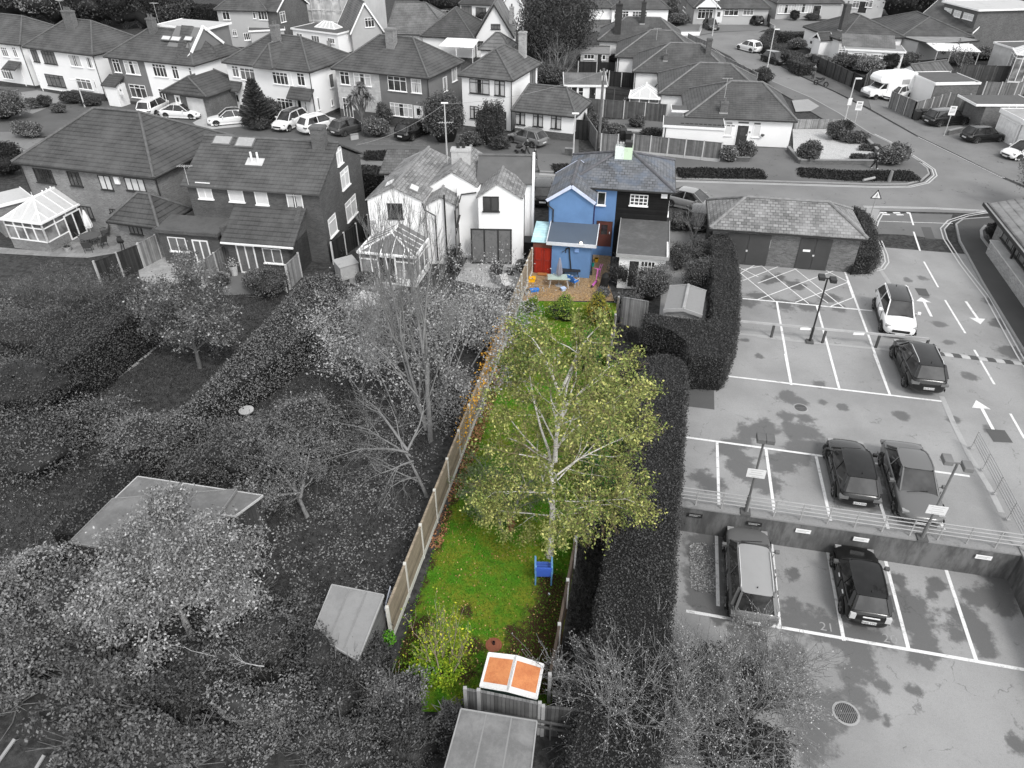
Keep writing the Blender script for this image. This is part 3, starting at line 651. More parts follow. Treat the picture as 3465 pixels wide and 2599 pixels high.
for a in [(893,470,980,583,2,'wg'),(985,482,1130,602,3,'wc'),(1030,672,1190,793,3,'wg'),(1215,508,1350,622,4,'wg'),(1370,525,1445,635,2,'wg'),(1508,540,1555,640,1,'wm'),(1265,708,1385,812,4,'wg')]: h3.wp('F','A0',*a[:4],a[4],a[5],transom=.25)
for a in [(1310,285,1360,330),(1385,290,1440,338),(1490,290,1535,335)]: h3.rooflight('A0',*a,0,4.1,5.0,2.9,m=stained(.55,.7,.3,1,.2))
h3.chimney(4.6,3.6,6.6,8.6,.8,.7,brick(.12),2);h3.aerial(5,4.2,7.4,2.6)
xx = h3.w;b = MB();b.add([(xx - 2.6,.1,5.05),(xx + .05,4.1,5.0),(xx - 2.6,4.1,8.0),(xx - 2.6,8,5.05),(xx - 4.2,4.1,8.0)],[(0,1,2),(1,3,2),(0,2,4),(2,3,4)]);b.build('hip_infill',RT2,h3.e)
gx = xx - 1.4;b = MB();b.add([(gx,1.6,5.9),(gx,6.8,5.9),(gx,4.1,7.9),(gx - 3.5,1.6,5.9),(gx - 3.5,6.8,5.9),(gx - 3.5,4.1,7.9)],[(0,1,2),(5,4,3),(0,2,5,3),(1,4,5,2),(0,3,4,1)]);b.build('gable_cheek',M_GREYR,h3.e)
b = MB();b.bar((gx + .1,1.4,5.8),(gx + .1,4.1,8.02),.12,.28);b.bar((gx + .1,4.1,8.02),(gx + .1,6.8,5.9),.12,.28);b.bar((gx - .15,.9,5.4),(gx + .1,1.4,5.8),.12,.2);b.build('bargeboard',M_WHITE,h3.e)
h3.walls(M_GREYR,x0=gx - 6.5,x1=gx - .1,y0=4.6,y1=8.4,z0=5.2,z1=7.55,name='dormer');h3.flat(stained(.45,.3,.4,1),gx - 6.7,gx + .15,4.4,8.6,7.75,fascia=M_WHITE)
u,z = h3.hit('F','A0',950,660);h3.flat(RT,u - 1.0,u + 1.1,-1.3,h3.o,2.3,3.1,name='porch_roof');h3.walls(M_REND,x0=u - .8,x1=u + .9,y0=-1.1,y1=h3.o,z1=2.3,name='porch');h3.door('F','A0',950,700,990,760,M_DOORW,off=-1.12)
g3x0,g3x1 = xx - 3.4,xx + 2.6
h3.walls(brick(.12),x0=g3x0 + .3,x1=g3x1 - .2,y0=-1.6,y1=4,z1=2.5,name='garage_wall');h3.hip(RT2,g3x0,g3x1,-2,4.3,2.5,1.5,hl=1.2,hr=1.2,name='garage_roof')
h3.door('F','A0',1400,762,1462,868,M_DOORW,off=-1.62);u0,z0 = h3.hit('F','A0',1490,765,-1.62);b = MB();b.box(u0,u0 + 2.2,-1.68,-1.6,.02,2.15);b.build('garage_door',plain(.5),h3.e)
h4 = semi('white pair of houses behind the monkey puzzle tree, with bay windows and two covered porches',('A0',1775,497),('A1',470,577),8.2,[M_REND],RT,rp=('A1',240,282),group=GRP,base=BASE)
for a in [('A0',1855,525,1925,620,2,'wm'),('A0',1920,540,2055,650,3,'wm'),('A1',165,572,305,685,4,'wg'),('A1',310,580,335,685,1,'wg'),('A1',362,582,438,690,2,'wg'),('A1',205,782,345,892,4,'wg'),('A1',345,800,375,900,1,'wg'),('A1',425,810,460,940,1,'wg')]: h4.wp('F',a[0],*a[1:5],a[5],a[6],transom=.25)
h4.door('F','A1',372,805,420,945,plain(.03));h4.door('F','A0',1880,745,1945,890,M_DOORW)
for a in [(618,598,668,695,1),(525,785,555,880,1),(638,798,660,845,1)]: h4.wp('R','A1',*a[:4],a[4],'wm')
u,z = h4.hit('F','A1',415,750);h4.flat(RT,u - 1.5,u + 1.5,-.7,h4.o,2.35,3.25,name='porch_roof');u,z = h4.hit('F','A0',1880,690);h4.flat(RT,u - 1.2,u + 1.2,-.6,h4.o,2.3,3.1,name='porch_roof')
h4.hip(RT,4.6,7.2,-.5,4,5.02,2.0,hl=1.6,ridge=True,name='bay_roof',gutter=False);h4.chimney(h4.w * .46,3.2,6.6,8.5,.75,.75,brick(.16),2)
h4.pipe([(h4.w - .2,.15,4.9),(h4.w - .2,.15,.1)])
h5 = semi('pair of houses, left half pale cladding and right half dark grey render, behind the palm',('A1',638,547),('A1',1422,628),8.2,[boards(.5,.16,False,.75,.04),M_GREYR],RT,rp=('A1',1130,290),group=GRP,split=.485,base=(.9,brick(.09)))
for a in [(708,570,795,682,2,'wg'),(818,582,965,695,3,'wc'),(1092,605,1250,738,3,'wg'),(1280,628,1368,750,2,'wc'),(1112,820,1300,945,5,'wc'),(730,780,825,945,3,'wg')]: h5.wp('F','A1',*a[:4],a[4],a[5],transom=.28)
h5.door('F','A1',1308,850,1382,995,M_DOORW);h5.wp('R','A1',1535,625,1572,725,1,'wc');h5.wp('R','A1',1605,530,1650,640,2,'wc');h5.chimney(h5.w * .5,3.1,6.4,8.7,.95,.8,brick(.2),0);h5.pipe([(h5.w - .2,.15,4.9),(h5.w - .2,.15,.1)])
h6 = Bld('detached_house','white detached house with dark window frames and a pyramid-like tiled roof','house',K('A1',1655,602,E2Z),K('A2',83,646,E2Z),8,E2Z);h6.walls(M_REND);h6.hip(RT3,rise=h6.rise('A1',1960,372),hl=2.9,hr=2.9)
for a in [(1750,628,1912,760,3,'dc'),(1952,645,2035,772,2,'dc'),(1755,848,1825,955,2,'dc')]: h6.wp('F','A1',*a[:4],a[4],a[5],transom=.25)
h6.door('F','A1',2005,890,2048,1040,plain(.04));h6.pipe([(h6.w - .2,.15,4.9),(h6.w - .2,.15,.1)]);h6.wp('R','A2',222,545,262,665,2,'dm');h6.chimney(h6.w - 1.5,6.4,5.6,8.3,.7,.6,brick(.3),1)
h7 = Bld('bungalow_wing','low white side wing with three dark windows and a brick base','house',K('A2',70,884,2.5),K('A2',590,937,2.5),5.6,2.5);h7.walls(M_REND,plinth=(.75,brick(.09)));h7.hip(RT3,rise=h7.rise('A2',290,682),hl=.9,hr=1.9)
for a in [(105,890,182,1003),(247,905,325,1020),(392,922,470,1037)]: h7.wp('F','A2',*a,2,'dc',transom=.25)
# ---- near row, rear faces towards the camera
f1 = Bld('brick_house','large brick house at left with a broad hipped roof and arched leaded windows','house',K('A0',92,1300,E2Z),K('A0',1232,1428,E2Z),9.6,E2Z);f1.walls(BR1);f1.hip(RT2,rise=f1.rise('A0',860,878),hl=4.0,hr=4.0)
for a in [(260,1345,450,1475,4,'dg'),(530,1370,668,1498,3,'dg'),(780,1400,915,1528,2,'dl'),(990,1418,1180,1542,3,'dl')]: f1.wp('F','A0',*a[:4],a[4],a[5])
f1.wp('F','B0',632,225,760,335,3,'dm');f1.wp('F','B0',875,250,935,290,2,'dm')
f1.pipe([(.45,.2,4.9),(.45,.2,.1)]);f1.pipe([(f1.w - .15,.3,4.9),(f1.w - .15,.3,.1)]);b = MB();u,z = f1.hit('F','A0',942,1445);b.box(u - .2,u + .2,f1.o - .12,f1.o,z - .25,z + .25);b.build('alarm_box',M_WHITE,f1.e)
fa = K('B0',855,335,2.5);fb = K('B0',1215,375,2.5);la = f1.I @ fa;lb = f1.I @ fb
f1.walls(BR1,x0=la.x + .5,x1=lb.x + .6,y0=la.y + .2,y1=f1.o + .1,z1=2.5,name='annexe_wall');f1.hip(RT2,la.x + .2,lb.x + .9,la.y - .3,f1.o + 1.0,2.5,1.5,name='annexe_roof')
f1.wp('F','B0',1022,362,1150,462,3,'dm',off=la.y + .19)
f2 = Bld('brick_house','pair of dark brick houses with rooflights and a tall windowed gable end','house',K('V',388,400,E2Z),K('V',690,420,E2Z),8.4,E2Z)
f2r = f2.rise('V',600,302);f2.gable_wall(BR2,.3,f2.w - .15,.3,f2.d - .3,E2Z - .1,f2r - .1,'x');f2.gable(RT,0,f2.w,0,f2.d,E2Z,f2r,'x')
for a in [('A0',1565,1458,1715,1598,2,'wl'),('A0',1815,1485,1965,1622,1,'wl'),('A0',2030,1505,2160,1645,1,'wl'),('A1',20,1510,170,1645,1,'wl'),('A1',275,1535,425,1680,2,'wc')]:
 if a[0] == 'A1' and a[1] == 20: continue
 f2.wp('F',a[0],*a[1:5],a[5],a[6],transom=.2)
for a in [(1735,1080,1845,1170),(1915,1098,2025,1190)]: f2.rooflight('A0',*a,0,4.2,E2Z,f2r)
for a in [('A1',674,1200,733,1300,2),('A1',710,1385,790,1470,2),('B1',750,215,850,275,2),('B1',612,345,692,425,1)]: f2.wp('R',a[0],*a[1:5],a[5],'wl',off=f2.w - .15,transom=.25)
f2.chimney(f2.w - 1.2,3.9,f2r + 4.2,f2r + 6.2,.9,.7,brick(.11),0)
for x in (4.3,4.75): b = MB();b.lathe([(.07,0),(.07,.7)],8,(x,2.2,5 + f2r * .52));b.build('vent_pipe',M_WHITE,f2.e)
b = MB();k = f2r / 4.2;b.slab([(3.9,1.9,5.06 + 1.9 * k),(5.1,1.9,5.06 + 1.9 * k),(5.1,2.5,5.06 + 2.5 * k),(3.9,2.5,5.06 + 2.5 * k)],.05);b.build('flashing',plain(.5),f2.e);f2.aerial(.6,.1,5.0,1.3)
a,c_,d_ = f2.lp('B0',1240,420,2.5),f2.lp('B0',1735,475,2.5),f2.lp('B0',1540,210,3.2)
ey = (a.y + c_.y) / 2;f2.flat(M_FELT,a.x,c_.x,ey,.3,2.55,2.75,fascia=BR2);f2.walls(BR2,x0=a.x + .15,x1=c_.x - .15,y0=ey + .2,y1=.3,z1=2.4,name='extension_wall')
f2.wp('F','B0',1340,475,1515,600,2,'wm',off=ey + .2);f2.wp('F','B0',1535,498,1712,690,2,'wm',off=ey + .2,name='french_window',bar=.09)
a2,c2 = f2.lp('B0',1790,500,2.4),f2.lp('B1',325,565,2.4);ey2 = (a2.y + c2.y) / 2
f2.flat(RT2,a2.x - .1,c2.x,ey2,.3,2.4,3.9,name='lean_to_roof');MB().bar((a2.x - .1,ey2 - .05,2.28),(c2.x,ey2 - .05,2.28),.1,.1).build('gutter',M_WHITE,f2.e);f2.walls(BR2,x0=a2.x + .1,x1=c2.x - .25,y0=ey2 + .3,y1=.3,z1=2.3,name='extension_wall')
b = MB();x = c2.x - .25;b.add([(x - .3,ey2 + .3,0),(x,ey2 + .3,0),(x,.3,0),(x - .3,.3,0),(x - .3,ey2 + .3,2.45),(x,ey2 + .3,2.45),(x,.3,3.98),(x - .3,.3,3.98)],[(4,5,6,7),(0,1,5,4),(1,2,6,5),(2,3,7,6),(3,0,4,7)]);b.build('parapet_wall',BR2,f2.e)
b = MB();x = a2.x - .2;b.box(x - .15,x + .12,ey + .1,.3,0,3.05);b.build('party_wall',BR2,f2.e)
f2.wp('F','B0',1885,535,2085,775,2,'wm',off=ey2 + .3,name='french_window',bar=.09);f2.wp('F','B1',85,565,260,695,2,'wm',off=ey2 + .3)
f3 = Bld('white_cottages','pair of white rendered cottages with slate roofs and three rear gables','house',K('B1',912,180,4.7),K('B2',158,672,4.7),9,4.7)
W3 = f3.w;ap = f3.lp('A1',1450,1180,6.6)
l1 = 3.75;r0 = f3.lp('B1',1815,150,4.9);SK = .16
def wing(x0,x1,y0,y1,ze,rise,sk=SK,xm=None,nm='wall',m=None): f3.gable_wall(M_REND,x0 + .12,x1 - .1,y0 + .12,y1,ze - .02,rise * .96,'y',sk=sk,xm=xm,name=nm);f3.gable(m or SL,x0,x1,y0,y1,ze,rise,'y',sk=sk,xm=xm,th=.08,ridge_m=plain(.2,.8,.3,3))
wing(0,l1,0,8.0,4.7,.88);wing(3.72,5.95,.35,2.6,4.22,.62,0);wing(3.75,7.15,2.1,7.4,4.85,1.05);wing(r0.x - .1,W3 + .05,r0.y,3.4,4.78,1.0,.08,8.55)
MLD = plain(.10,.6);f3.walls(M_REND,x0=5.8,x1=7.3,y0=1.5,y1=3,z1=4.8,name='link_wall');f3.gable_wall(M_REND,7.2,W3 + .75,2.9,7.0,4.8,1.2,'x');f3.gable(MLD,7.0,W3 + .6,2.75,7.1,4.9,1.15,'x');f3.walls(M_REND,x0=W3 - .9,x1=W3 + .1,y0=.6,y1=3.2,z1=4.6,name='side_wall')
b = MB();xw = W3 + .75;b.add([(xw - .16,y,z) for y,z in ((2.7,0),(7.2,0),(7.2,4.95),(4.95,6.3),(2.7,5.0))] + [(xw,y,z) for y,z in ((2.7,0),(7.2,0),(7.2,4.95),(4.95,6.3),(2.7,5.0))],[(4,3,2,1,0),(5,6,7,8,9)] + [(i,(i + 1) % 5,(i + 1) % 5 + 5,i + 5) for i in range(5)]);b.build('parapet_wall',M_REND,f3.e)
f3.wp('F','B1',1088,208,1222,330,2,'dg',off=.12);f3.wp('F','B1',1858,152,1988,272,2,'dg',off=r0.y + .12);
u0,z1 = f3.hit('F','B1',1758,410,r0.y + .12);u1,z0 = f3.hit('F','B1',2090,640,r0.y + .12);f3.win('F',u0,u1,.08,z1,3,'dm',off=r0.y + .12,name='bifold_doors',bar=.09)
f3.wp('R','B1',1633,240,1665,300,1,'dm',off=5.86);f3.wp('R','B1',1636,475,1668,530,1,'dm',off=5.86)
for (x,y,z) in [(l1 - .05,.05,4.5)]: f3.pipe([(x,y,z),(x + .1,y - .1,z - .4),(x + .75,y + .15,z - .9),(x + .75,y + .15,.1)],.05)
f3.pipe([(5.1,.25,5.0),(5.1,.25,.1)],.06);f3.pipe([(5.95,.35,4.2),(5.75,.3,3.9),(5.75,.3,.1)],.045);f3.pipe([(7.1,1.4,4.75),(6.1,1.4,4.6),(5.98,1.0,4.2)],.045);f3.pipe([(W3 + .1,r0.y + .8,4.7),(W3 + .1,r0.y + .8,.1)],.05)
cx = f3.lp('A1',1630,1250,6.5);f3.chimney(cx.x + .3,cx.y + 1.4,5.0,6.6,1.3,.6,stained(.45,.2,.4,2),2,M_BLACK);f3.aerial(cx.x - .6,cx.y + 1,5.6,2.8)
for a in [('B1',1258,30,1360,105),('A1',1060,1445,1160,1500)]:
 p = f3.lp(a[0],(a[1] + a[3]) / 2,(a[2] + a[4]) / 2,5.3);b = MB();sx = 1 if p.x > l1 / 2 else -1;cxr = l1 / 2 + SK * p.y;sx = 1 if p.x > cxr else -1;k = -.88 / (l1 / 2) * sx;zz = 4.7 + .88 - abs(p.x - cxr) * .88 / (l1 / 2)
 f = lambda dx,dy: (p.x + dx,p.y + dy,zz + k * dx + .09);b.slab([f(-.35,-.5),f(.35,-.5),f(.35,.5),f(-.35,.5)],.12);w_ = b.build('rooflight',plain(.15),f3.e);b = MB();f = lambda dx,dy: (p.x + dx,p.y + dy,zz + k * dx + .105);b.slab([f(-.24,-.4),f(.24,-.4),f(.24,.4),f(-.24,.4)],.02);b.build('pane',plain(.6),w_)
b = MB();p = f3.hit('F','B1',985,352,.12);b.box(p[0] - .12,p[0] + .12,.0,.12,p[1] - .08,p[1] + .08);b.build('vent',plain(.5),f3.e)
p = K('A1',1025,1390,3.9);q_ = K('A1',1290,1405,3.9);hb = f3
lx = f3.I @ p;f3.walls(M_REND,x0=lx.x + .3,x1=lx.x + 4,y0=lx.y + .3,y1=lx.y + 3.6,z1=3.9,name='front_block');f3.hip(SLD,lx.x,lx.x + 4.5,lx.y,lx.y + 3.8,3.9,1.2,hl=.4,name='front_block_roof',ridge=False)
# ---- blue and black semis
BLUE = plain((.112,.215,.40),.85,.15,.8,14);SLB = tiles((.105,.11,.12),.24,.34,.25,slate=True,tint=(.11,.135,.18));M_BLKB = boards(.012,.18,False,.5,.2)
f4 = Bld('semi_detached_house','semi-detached pair, left half painted blue and right half black weatherboard, pale green chimney','house',K('B2',490,538,E2Z),K('B2',1388,594,E2Z),6.3,E2Z)
W4 = f4.w;mx = f4.hit('F','B2',915,650)[0]
f4.walls(BLUE,x1=mx);f4.walls(M_BLKB,x0=mx);dL = 2.55
f4.hip(SLB,rise=f4.rise('B2',970,272),hl=3.3,hr=3.0,ridge_m=plain((.10,.10,.11),.8,.3,3))
b = MB()
a = f4.lp('B2',350,662,4.6);c_ = f4.lp('B2',750,662,4.6);wx0,wx1,wy = a.x,c_.x,(a.y + c_.y) / 2
f4.gable_wall(BLUE,wx0 + .2,wx1 - .12,wy + .12,3.0,4.55,.95,'y',name='rear_wing_wall');f4.gable(SLB,wx0,wx1,wy,3.4,4.6,1.05,'y',barge=plain((.6,.65,.8),.5),name='rear_wing_roof',ridge_m=plain((.10,.10,.11),.8,.3,3))
f4.walls(BLUE,x0=wx0 + .02,x1=wx0 + 1.2,y0=wy + 1.2,y1=3,z1=4.4,name='side_wall')
u0,z1 = f4.hit('F','B2',765,588);f4.wp('F','B2',765,588,825,698,1,'wg');f4.wp('F','B2',1028,608,1162,705,4,'wg',rows=3)
f4.door('F','B2',765,828,862,1030,plain((.11,.035,.025),.5),frame=plain((.07,.03,.02)))
f4.pipe([(wx0 + .1,wy + .3,4.5),(wx0 + .1,wy,4.2),(wx0 + .45,wy + .06,3.9),(wx0 + .45,wy + .06,2.2)],.05);f4.pipe([(wx1 - .06,wy + .25,4.5),(wx1 - .06,wy + .25,2.4)],.05,plain((.02,.02,.08)))
b = MB();u,z = f4.hit('F','B2',1300,616);b.prism([(u - .2,f4.o - .1),(u + .2,f4.o - .1),(u + .2,f4.o),(u - .2,f4.o)],z - .2,z + .2);b.build('alarm_box',M_WHITE,f4.e)
a,c_ = f4.lp('B2',358,1000,2.45),f4.lp('B2',748,1030,2.45);fy = (a.y + c_.y) / 2;ex0,ex1 = a.x,c_.x
f4.flat(plain((.075,.095,.125),.55,.06),ex0,ex1,fy,wy + .15,2.5,3.05,name='extension_roof',fascia=plain((.62,.64,.68),.4));f4.walls(BLUE,x0=ex0 + .3,x1=ex1 - .3,y0=fy + .25,y1=wy + .3,z1=2.36,name='extension_wall')
yF = fy + .25
def fpt(c,x,y,off): u,z = f4.hit('F',c,x,y,off);return Vector((u,off,z))
b = MB();p0 = fpt('B2',535,1040,yF - .06);p1 = fpt('B2',550,1215,yF - .06);b.tube([p0,p1],.045,6);b.tube([p0,p0 + Vector((-.2,.03,-.1)),p0 + Vector((-.2,.03,-.35))],.05,6);b.build('flue_pipe',M_BLACK,f4.e)
b = MB();p0 = fpt('B2',598,1055,yF);b.box(p0.x - .14,p0.x + .14,yF - .12,yF,p0.z - .13,p0.z + .13);b.build('meter_box',plain((.2,.33,.6)),f4.e)
b = MB();p0 = fpt('B2',505,1060,yF - .1);b.tube([p0 + Vector((-.15,0,-.1)),p0,p0 + Vector((.1,0,.1))],.015,4);b.lathe([(0,0),(.05,.03),(0,.08)],6,p0 + Vector((-.18,0,-.16)));b.build('outside_lamp',M_BLACK,f4.e)
m_lampon,nt_,p_ = _nt('lamp_light');p_.inputs['Emission Color'].default_value = (1,.82,.6,1);p_.inputs['Emission Strength'].default_value = 12
b = MB();p0 = f4.lp('B2',632,997,2.62);b.lathe([(.0,-.05),(.06,0),(.045,.07),(0,.1)],8,(p0.x,fy - .03,2.62));b.build('security_light',m_lampon,f4.e)
a,c_ = f4.lp('B2',230,985,2.35),f4.lp('B2',365,990,2.35)
f4.flat(boards((.45,.66,.70),.28,False,.7,.12),a.x,c_.x + .3,(a.y + c_.y) / 2,wy + .7,2.3,2.75,name='lean_to_roof',th=.05);ly = (a.y + c_.y) / 2 + .1
f4.walls(plain((.12,.045,.03)),x0=a.x + .12,x1=ex0 + .3,y0=ly,y1=wy + 1,z1=2.25,name='lean_to_wall')
u0,z1 = f4.hit('F','B2',257,1035,ly);u1,z0 = f4.hit('F','B2',392,1250,ly);
for k in range(2):
 b = MB();w_ = (u1 - u0) / 2;x0_ = u0 + k * w_;b.box(x0_ + .01,x0_ + w_ - .01,ly - .05,ly,.05,z1);
 d = b.build('door',boards((.32,.028,.015),.12,True,.6,.12),f4.e);b = MB();b.box(x0_ + .06,x0_ + w_ - .06,ly - .07,ly - .05,.95,1.05);b.box(x0_ + .06,x0_ + .12,ly - .07,ly - .05,.1,z1 - .08);b.box(x0_ + w_ - .12,x0_ + w_ - .06,ly - .07,ly - .05,.1,z1 - .08);b.build('door_rail',plain((.26,.02,.012)),d)
a,c_,t0 = f4.lp('B2',925,1095,2.45),f4.lp('B2',1332,1118,2.45),f4.lp('B2',900,775,2.9);ny = (a.y + c_.y) / 2
f4.flat(M_LEAD,a.x - .05,c_.x,ny,.3,2.45,2.85,fascia=plain(.30));f4.walls(M_REND,x0=a.x + .12,x1=c_.x - .12,y0=ny + .2,y1=.3,z1=2.3,name='extension_wall')
b = MB();b.box(c_.x - .12,c_.x - .02,ny,.3,2.3,2.62);b.build('fascia_board',M_WHITE,f4.e)
u0,z1 = f4.hit('F','B2',1112,1142,ny + .2);u1,_z = f4.hit('F','B2',1205,1330,ny + .2);f4.win('F',u0,u1,.1,z1,4,'wg',off=ny + .2,rows=5,name='french_window',bar=.05)
u2,_z = f4.hit('F','B2',1015,1135,ny + .2);f4.win('F',u2,u0 - .05,.1,z1,1,'wg',off=ny + .2,name='open_doorway',bar=.06);f4.win('R',.8,1.7,3.0,4.0,2,'wg',rows=3)
cb = f4.lp('B2',962,370,6.6);cb2 = f4.lp('B2',962,250,8.2)
cz = f4.ze + f4.rise('B2',970,272);b = MB();cxx,cyy = cb.x,f4.d / 2 - .3;b.box(cxx - .6,cxx,cyy - .35,cyy + .35,5.6,cz + .5);ch = b.build('chimney',stained((.70,.76,.73),(.45,.5,.48),.4,3),f4.e);b = MB();b.box(cxx + .002,cxx + .55,cyy - .352,cyy + .352,5.6,cz + .5);b.build('chimney_half',stained((.58,.72,.54),(.4,.5,.38),.4,3),ch)
b = MB();b.box(cxx + .02,cxx + .52,cyy - .28,cyy + .28,cz + .5,cz + .85);b.build('chimney_cap',M_BLACK,ch)
for k in (-.48,-.28,-.1): b = MB();b.lathe([(.0,0),(.08,0),(.08,.26),(.0,.26)],8,(cxx + k,cyy,cz + .5));b.build('chimney_pot',plain(.35),ch)
# ---- substation building
f5 = Bld('substation_building','low brick outbuilding with a slate hipped roof and two pairs of dark doors','outbuilding',K('B2',1662,880,2.6),K('B3',882,494,2.6),5.0,2.6);f5.walls(brick(.13,1.4,.35));f5.hip(SL,rise=f5.rise('B3',230,180),ridge_m=plain(.2,.8,.3,3))
d_l = f5.lp('B2',1655,612,2.6)
for (a,n_) in [(('B2',1808,915,2118,1140),1),(('B3',348,483,550,700),1)]:
 u0,z1 = f5.hit('F',*a[:3]);u1,z0 = f5.hit('F',a[0],a[3],a[4]);
 for k in range(2): b = MB();w_ = (u1 - u0) / 2;b.box(u0 + k * w_ + .015,u0 + (k + 1) * w_ - .015,f5.o - .06,f5.o,.04,z1);d = b.build('door',plain(.045,.6),f5.e);b = MB();b.box(u0 + w_ - .06 + k * .06,u0 + w_ + k * .06,f5.o - .1,f5.o - .06,1.0,1.12);b.build('handle',plain(.5),d)
 b = MB();
 if a[0] == 'B3': b.box(u0 + .28,u0 + .75,f5.o - .075,f5.o - .06,1.3,1.45);b.build('warning_sign',M_WHITE,d)
u,z = f5.hit('F','B3',88,512);b = MB();b.box(u - .12,u + .12,f5.o - .03,f5.o,z - .5,z + .1);b.build('notice_plate',plain(.55),f5.e);b = MB();b.box(u - .09,u + .09,f5.o - .04,f5.o - .03,z - .12,z - .04);b.box(u - .09,u + .09,f5.o - .04,f5.o - .03,z - .36,z - .3);b.build('lettering',plain(.08),f5.e)
# ---- low building at the right edge
p0,p1 = K('B3',1825,218,2.7),K('B3',2130,600,2.7);dv = (p0 - p1);L_ = 26;rz = math.atan2(dv.y,dv.x) - R(90)
fl = p0 - dv.normalized() * L_
f6 = Bld('low_building','low building with a pale slab roof and a run of windows at the right edge','building',fl,None,L_,2.7,w=8,rz=rz,o=.9);f6.walls(brick(.2,1.3));
f6.gable(tiles(.17,.5,.6,.2),-.1,8.4,0,L_,2.7,1.3,'y');f6.flat(stained(.3,.2,.4,1),-.1,.1,-.1,L_ + .1,2.74,fascia=M_BLACK,name='eaves_board')
for k in range(7): f6.win('L',L_ - 3.2 - k * 1.15,L_ - 2.25 - k * 1.15,1.25,2.3,1,'dm',off=.9)
b = MB();b.box(.25,.8,6,L_ - 2.4,-.02,1.0);b.build('planter_wall',brick(.34,1.3),f6.e);b = MB();b.box(.2,.85,6,L_ - 2.35,1.0,1.08);b.build('coping',plain(.55),f6.e)
q0 = f6.lp('B3',1975,770,0);b = MB();b.box(q0.x - .06,q0.x + .06,q0.y - .06,q0.y + .06,0,2.7);b.build('post',M_BLACK,f6.e)
# == BUNGALOWS AND FAR HOUSES
BZ = 2.6
RTB = tiles(.07,.30,.3,.45)
def bung(label,c,fl,rz,w,d,rise,ze=BZ,roof=RTB,wall=M_REND,hl=None,hr=None,name='bungalow',group=None,fr=None,ridge_m=None):
 h = Bld(name,label,'bungalow',K(c,*fl,ze) if fl else None,K(c,*fr,ze) if fr else None,d,ze,group,w=w,rz=R(rz));h.walls(wall);h.hip(roof,rise=rise if not isinstance(rise,tuple) else h.rise(*rise),hl=hl,hr=hr,ridge_m=ridge_m);return h
GB = 'white bungalows stepping back in a row on the right side'
RDG = plain(.16,.8,.3,3)
g5 = Bld('bungalow','nearest white bungalow of the row, with a glazed door and a gravel front garden','bungalow',K('A2',1465,935,BZ),K('A3',318,972,BZ),10.2,BZ,GB);g5.walls(M_REND);g5.hip(RTB,rise=g5.rise('A2',1900,655),hl=4.4,hr=3.0,ridge_m=RDG)
g5.wp('F','A2',1792,975,1835,1088,1,'wl');g5.wp('F','A2',2018,1000,2060,1100,1,'wl');g5.door('F','A2',1890,1005,1948,1170,plain(.03));g5.chimney(3.6,.9,2.6,3.9,.7,.6,brick(.12),1);g5.aerial(3.5,.9,4,2);
for (x1,y1,x2,y2) in [(1797,975,1842,992),(1895,975,1975,992),(2022,984,2070,1000)]:
 u0,z1 = g5.hit('F','A2',x1,y1);u1,z0 = g5.hit('F','A2',x2,y2);b = MB();b.box(u0,u1,g5.o - .03,g5.o,z0,z1);b.build('brick_lintel',brick(.12),g5.e)
u,z = g5.hit('F','A2',1980,1060);b = MB();b.box(u - .12,u + .12,g5.o - .03,g5.o,z - .08,z + .08);b.build('house_number',plain(.2),g5.e)
u,z = g5.hit('F','A2',2085,1080);b = MB();b.lathe([(0,-.15),(.18,0),(.15,.1),(0,.15)],8,(u,g5.o - .25,z));b.build('hanging_basket',leafm(.03,.2),g5.e)
rz = math.degrees(g5.rz)
g4 = bung('second white bungalow of the row, with a glazed rear conservatory','A2',(1255,752),rz,11,9.4,('A2',1670,507),hl=4.2,hr=3.6,group=GB,ridge_m=RDG)
g3 = bung('third bungalow of the row, with a mossy stack and a leaning drainpipe','A2',(1043,574),rz,11.3,9.4,('A2',1410,347),hl=4.2,hr=3.6,group=GB,ridge_m=RDG)
g2 = bung('fourth bungalow of the row, behind the garden shed','A2',(903,455),rz,10.6,9.4,('A2',1260,245),hl=4.2,hr=3.6,group=GB,ridge_m=RDG)
g1 = bung('farthest bungalow of the row, with two tall dark chimney stacks','A2',(762,326),rz,11.5,9.4,('A2',1080,138),hl=3.6,hr=3.2,group=GB,ridge_m=RDG)
g3.pipe([(.4,.15,2.6),(.4,.15,.1)]);g3.pipe([(3.9,.22,2.4),(2.4,.22,.4)]);g2.pipe([(.5,.2,2.5),(.5,.2,.1)]);g3.chimney(3.7,2,3.2,4.3,.5,.5,brick(.1),1);g3.chimney(8.6,3.3,3.6,5.8,.6,.6,brick(.09),0)
g1.chimney(2.6,1.6,2.5,7.0,.9,.7,brick(.045),1,M_BLACK);g1.chimney(5.9,3.6,4.0,7.0,.6,.6,brick(.045),1,M_BLACK);g2.aerial(5,3,4,1.5)
g5.flat(M_FELT,-1.2,2.6,1.4,3.4,2.75,name='flat_roof',fascia=M_WHITE)
ga = Bld('garage','long white flat-roofed garage behind the board fence','garage',K('A2',1290,1015,2.4),K('A2',1782,1042,2.4),3.2,2.4,o=.05);ga.walls(M_REND);ga.flat(M_FELT,0,ga.w,0,ga.d,2.5,fascia=M_WHITE);ga.pipe([(.25,.0,2.4),(.25,.0,.1)])
b = MB();[b.box(1.6 + i * .42,1.9 + i * .42,.9,1.05,2.5,2.56) for i in range(12)];b.build('roof_moss',plain(.03),ga.e)
gr = Bld('garden_room','white lean-to garden room with a grey felt roof behind the telegraph pole','garden room',K('A2',495,688,2.3),K('A2',840,690,2.3),3.2,2.3,o=.12);gr.walls(M_REND);gr.flat(RTL,0,gr.w,0,gr.d,2.35,3.0,fascia=M_WHITE)
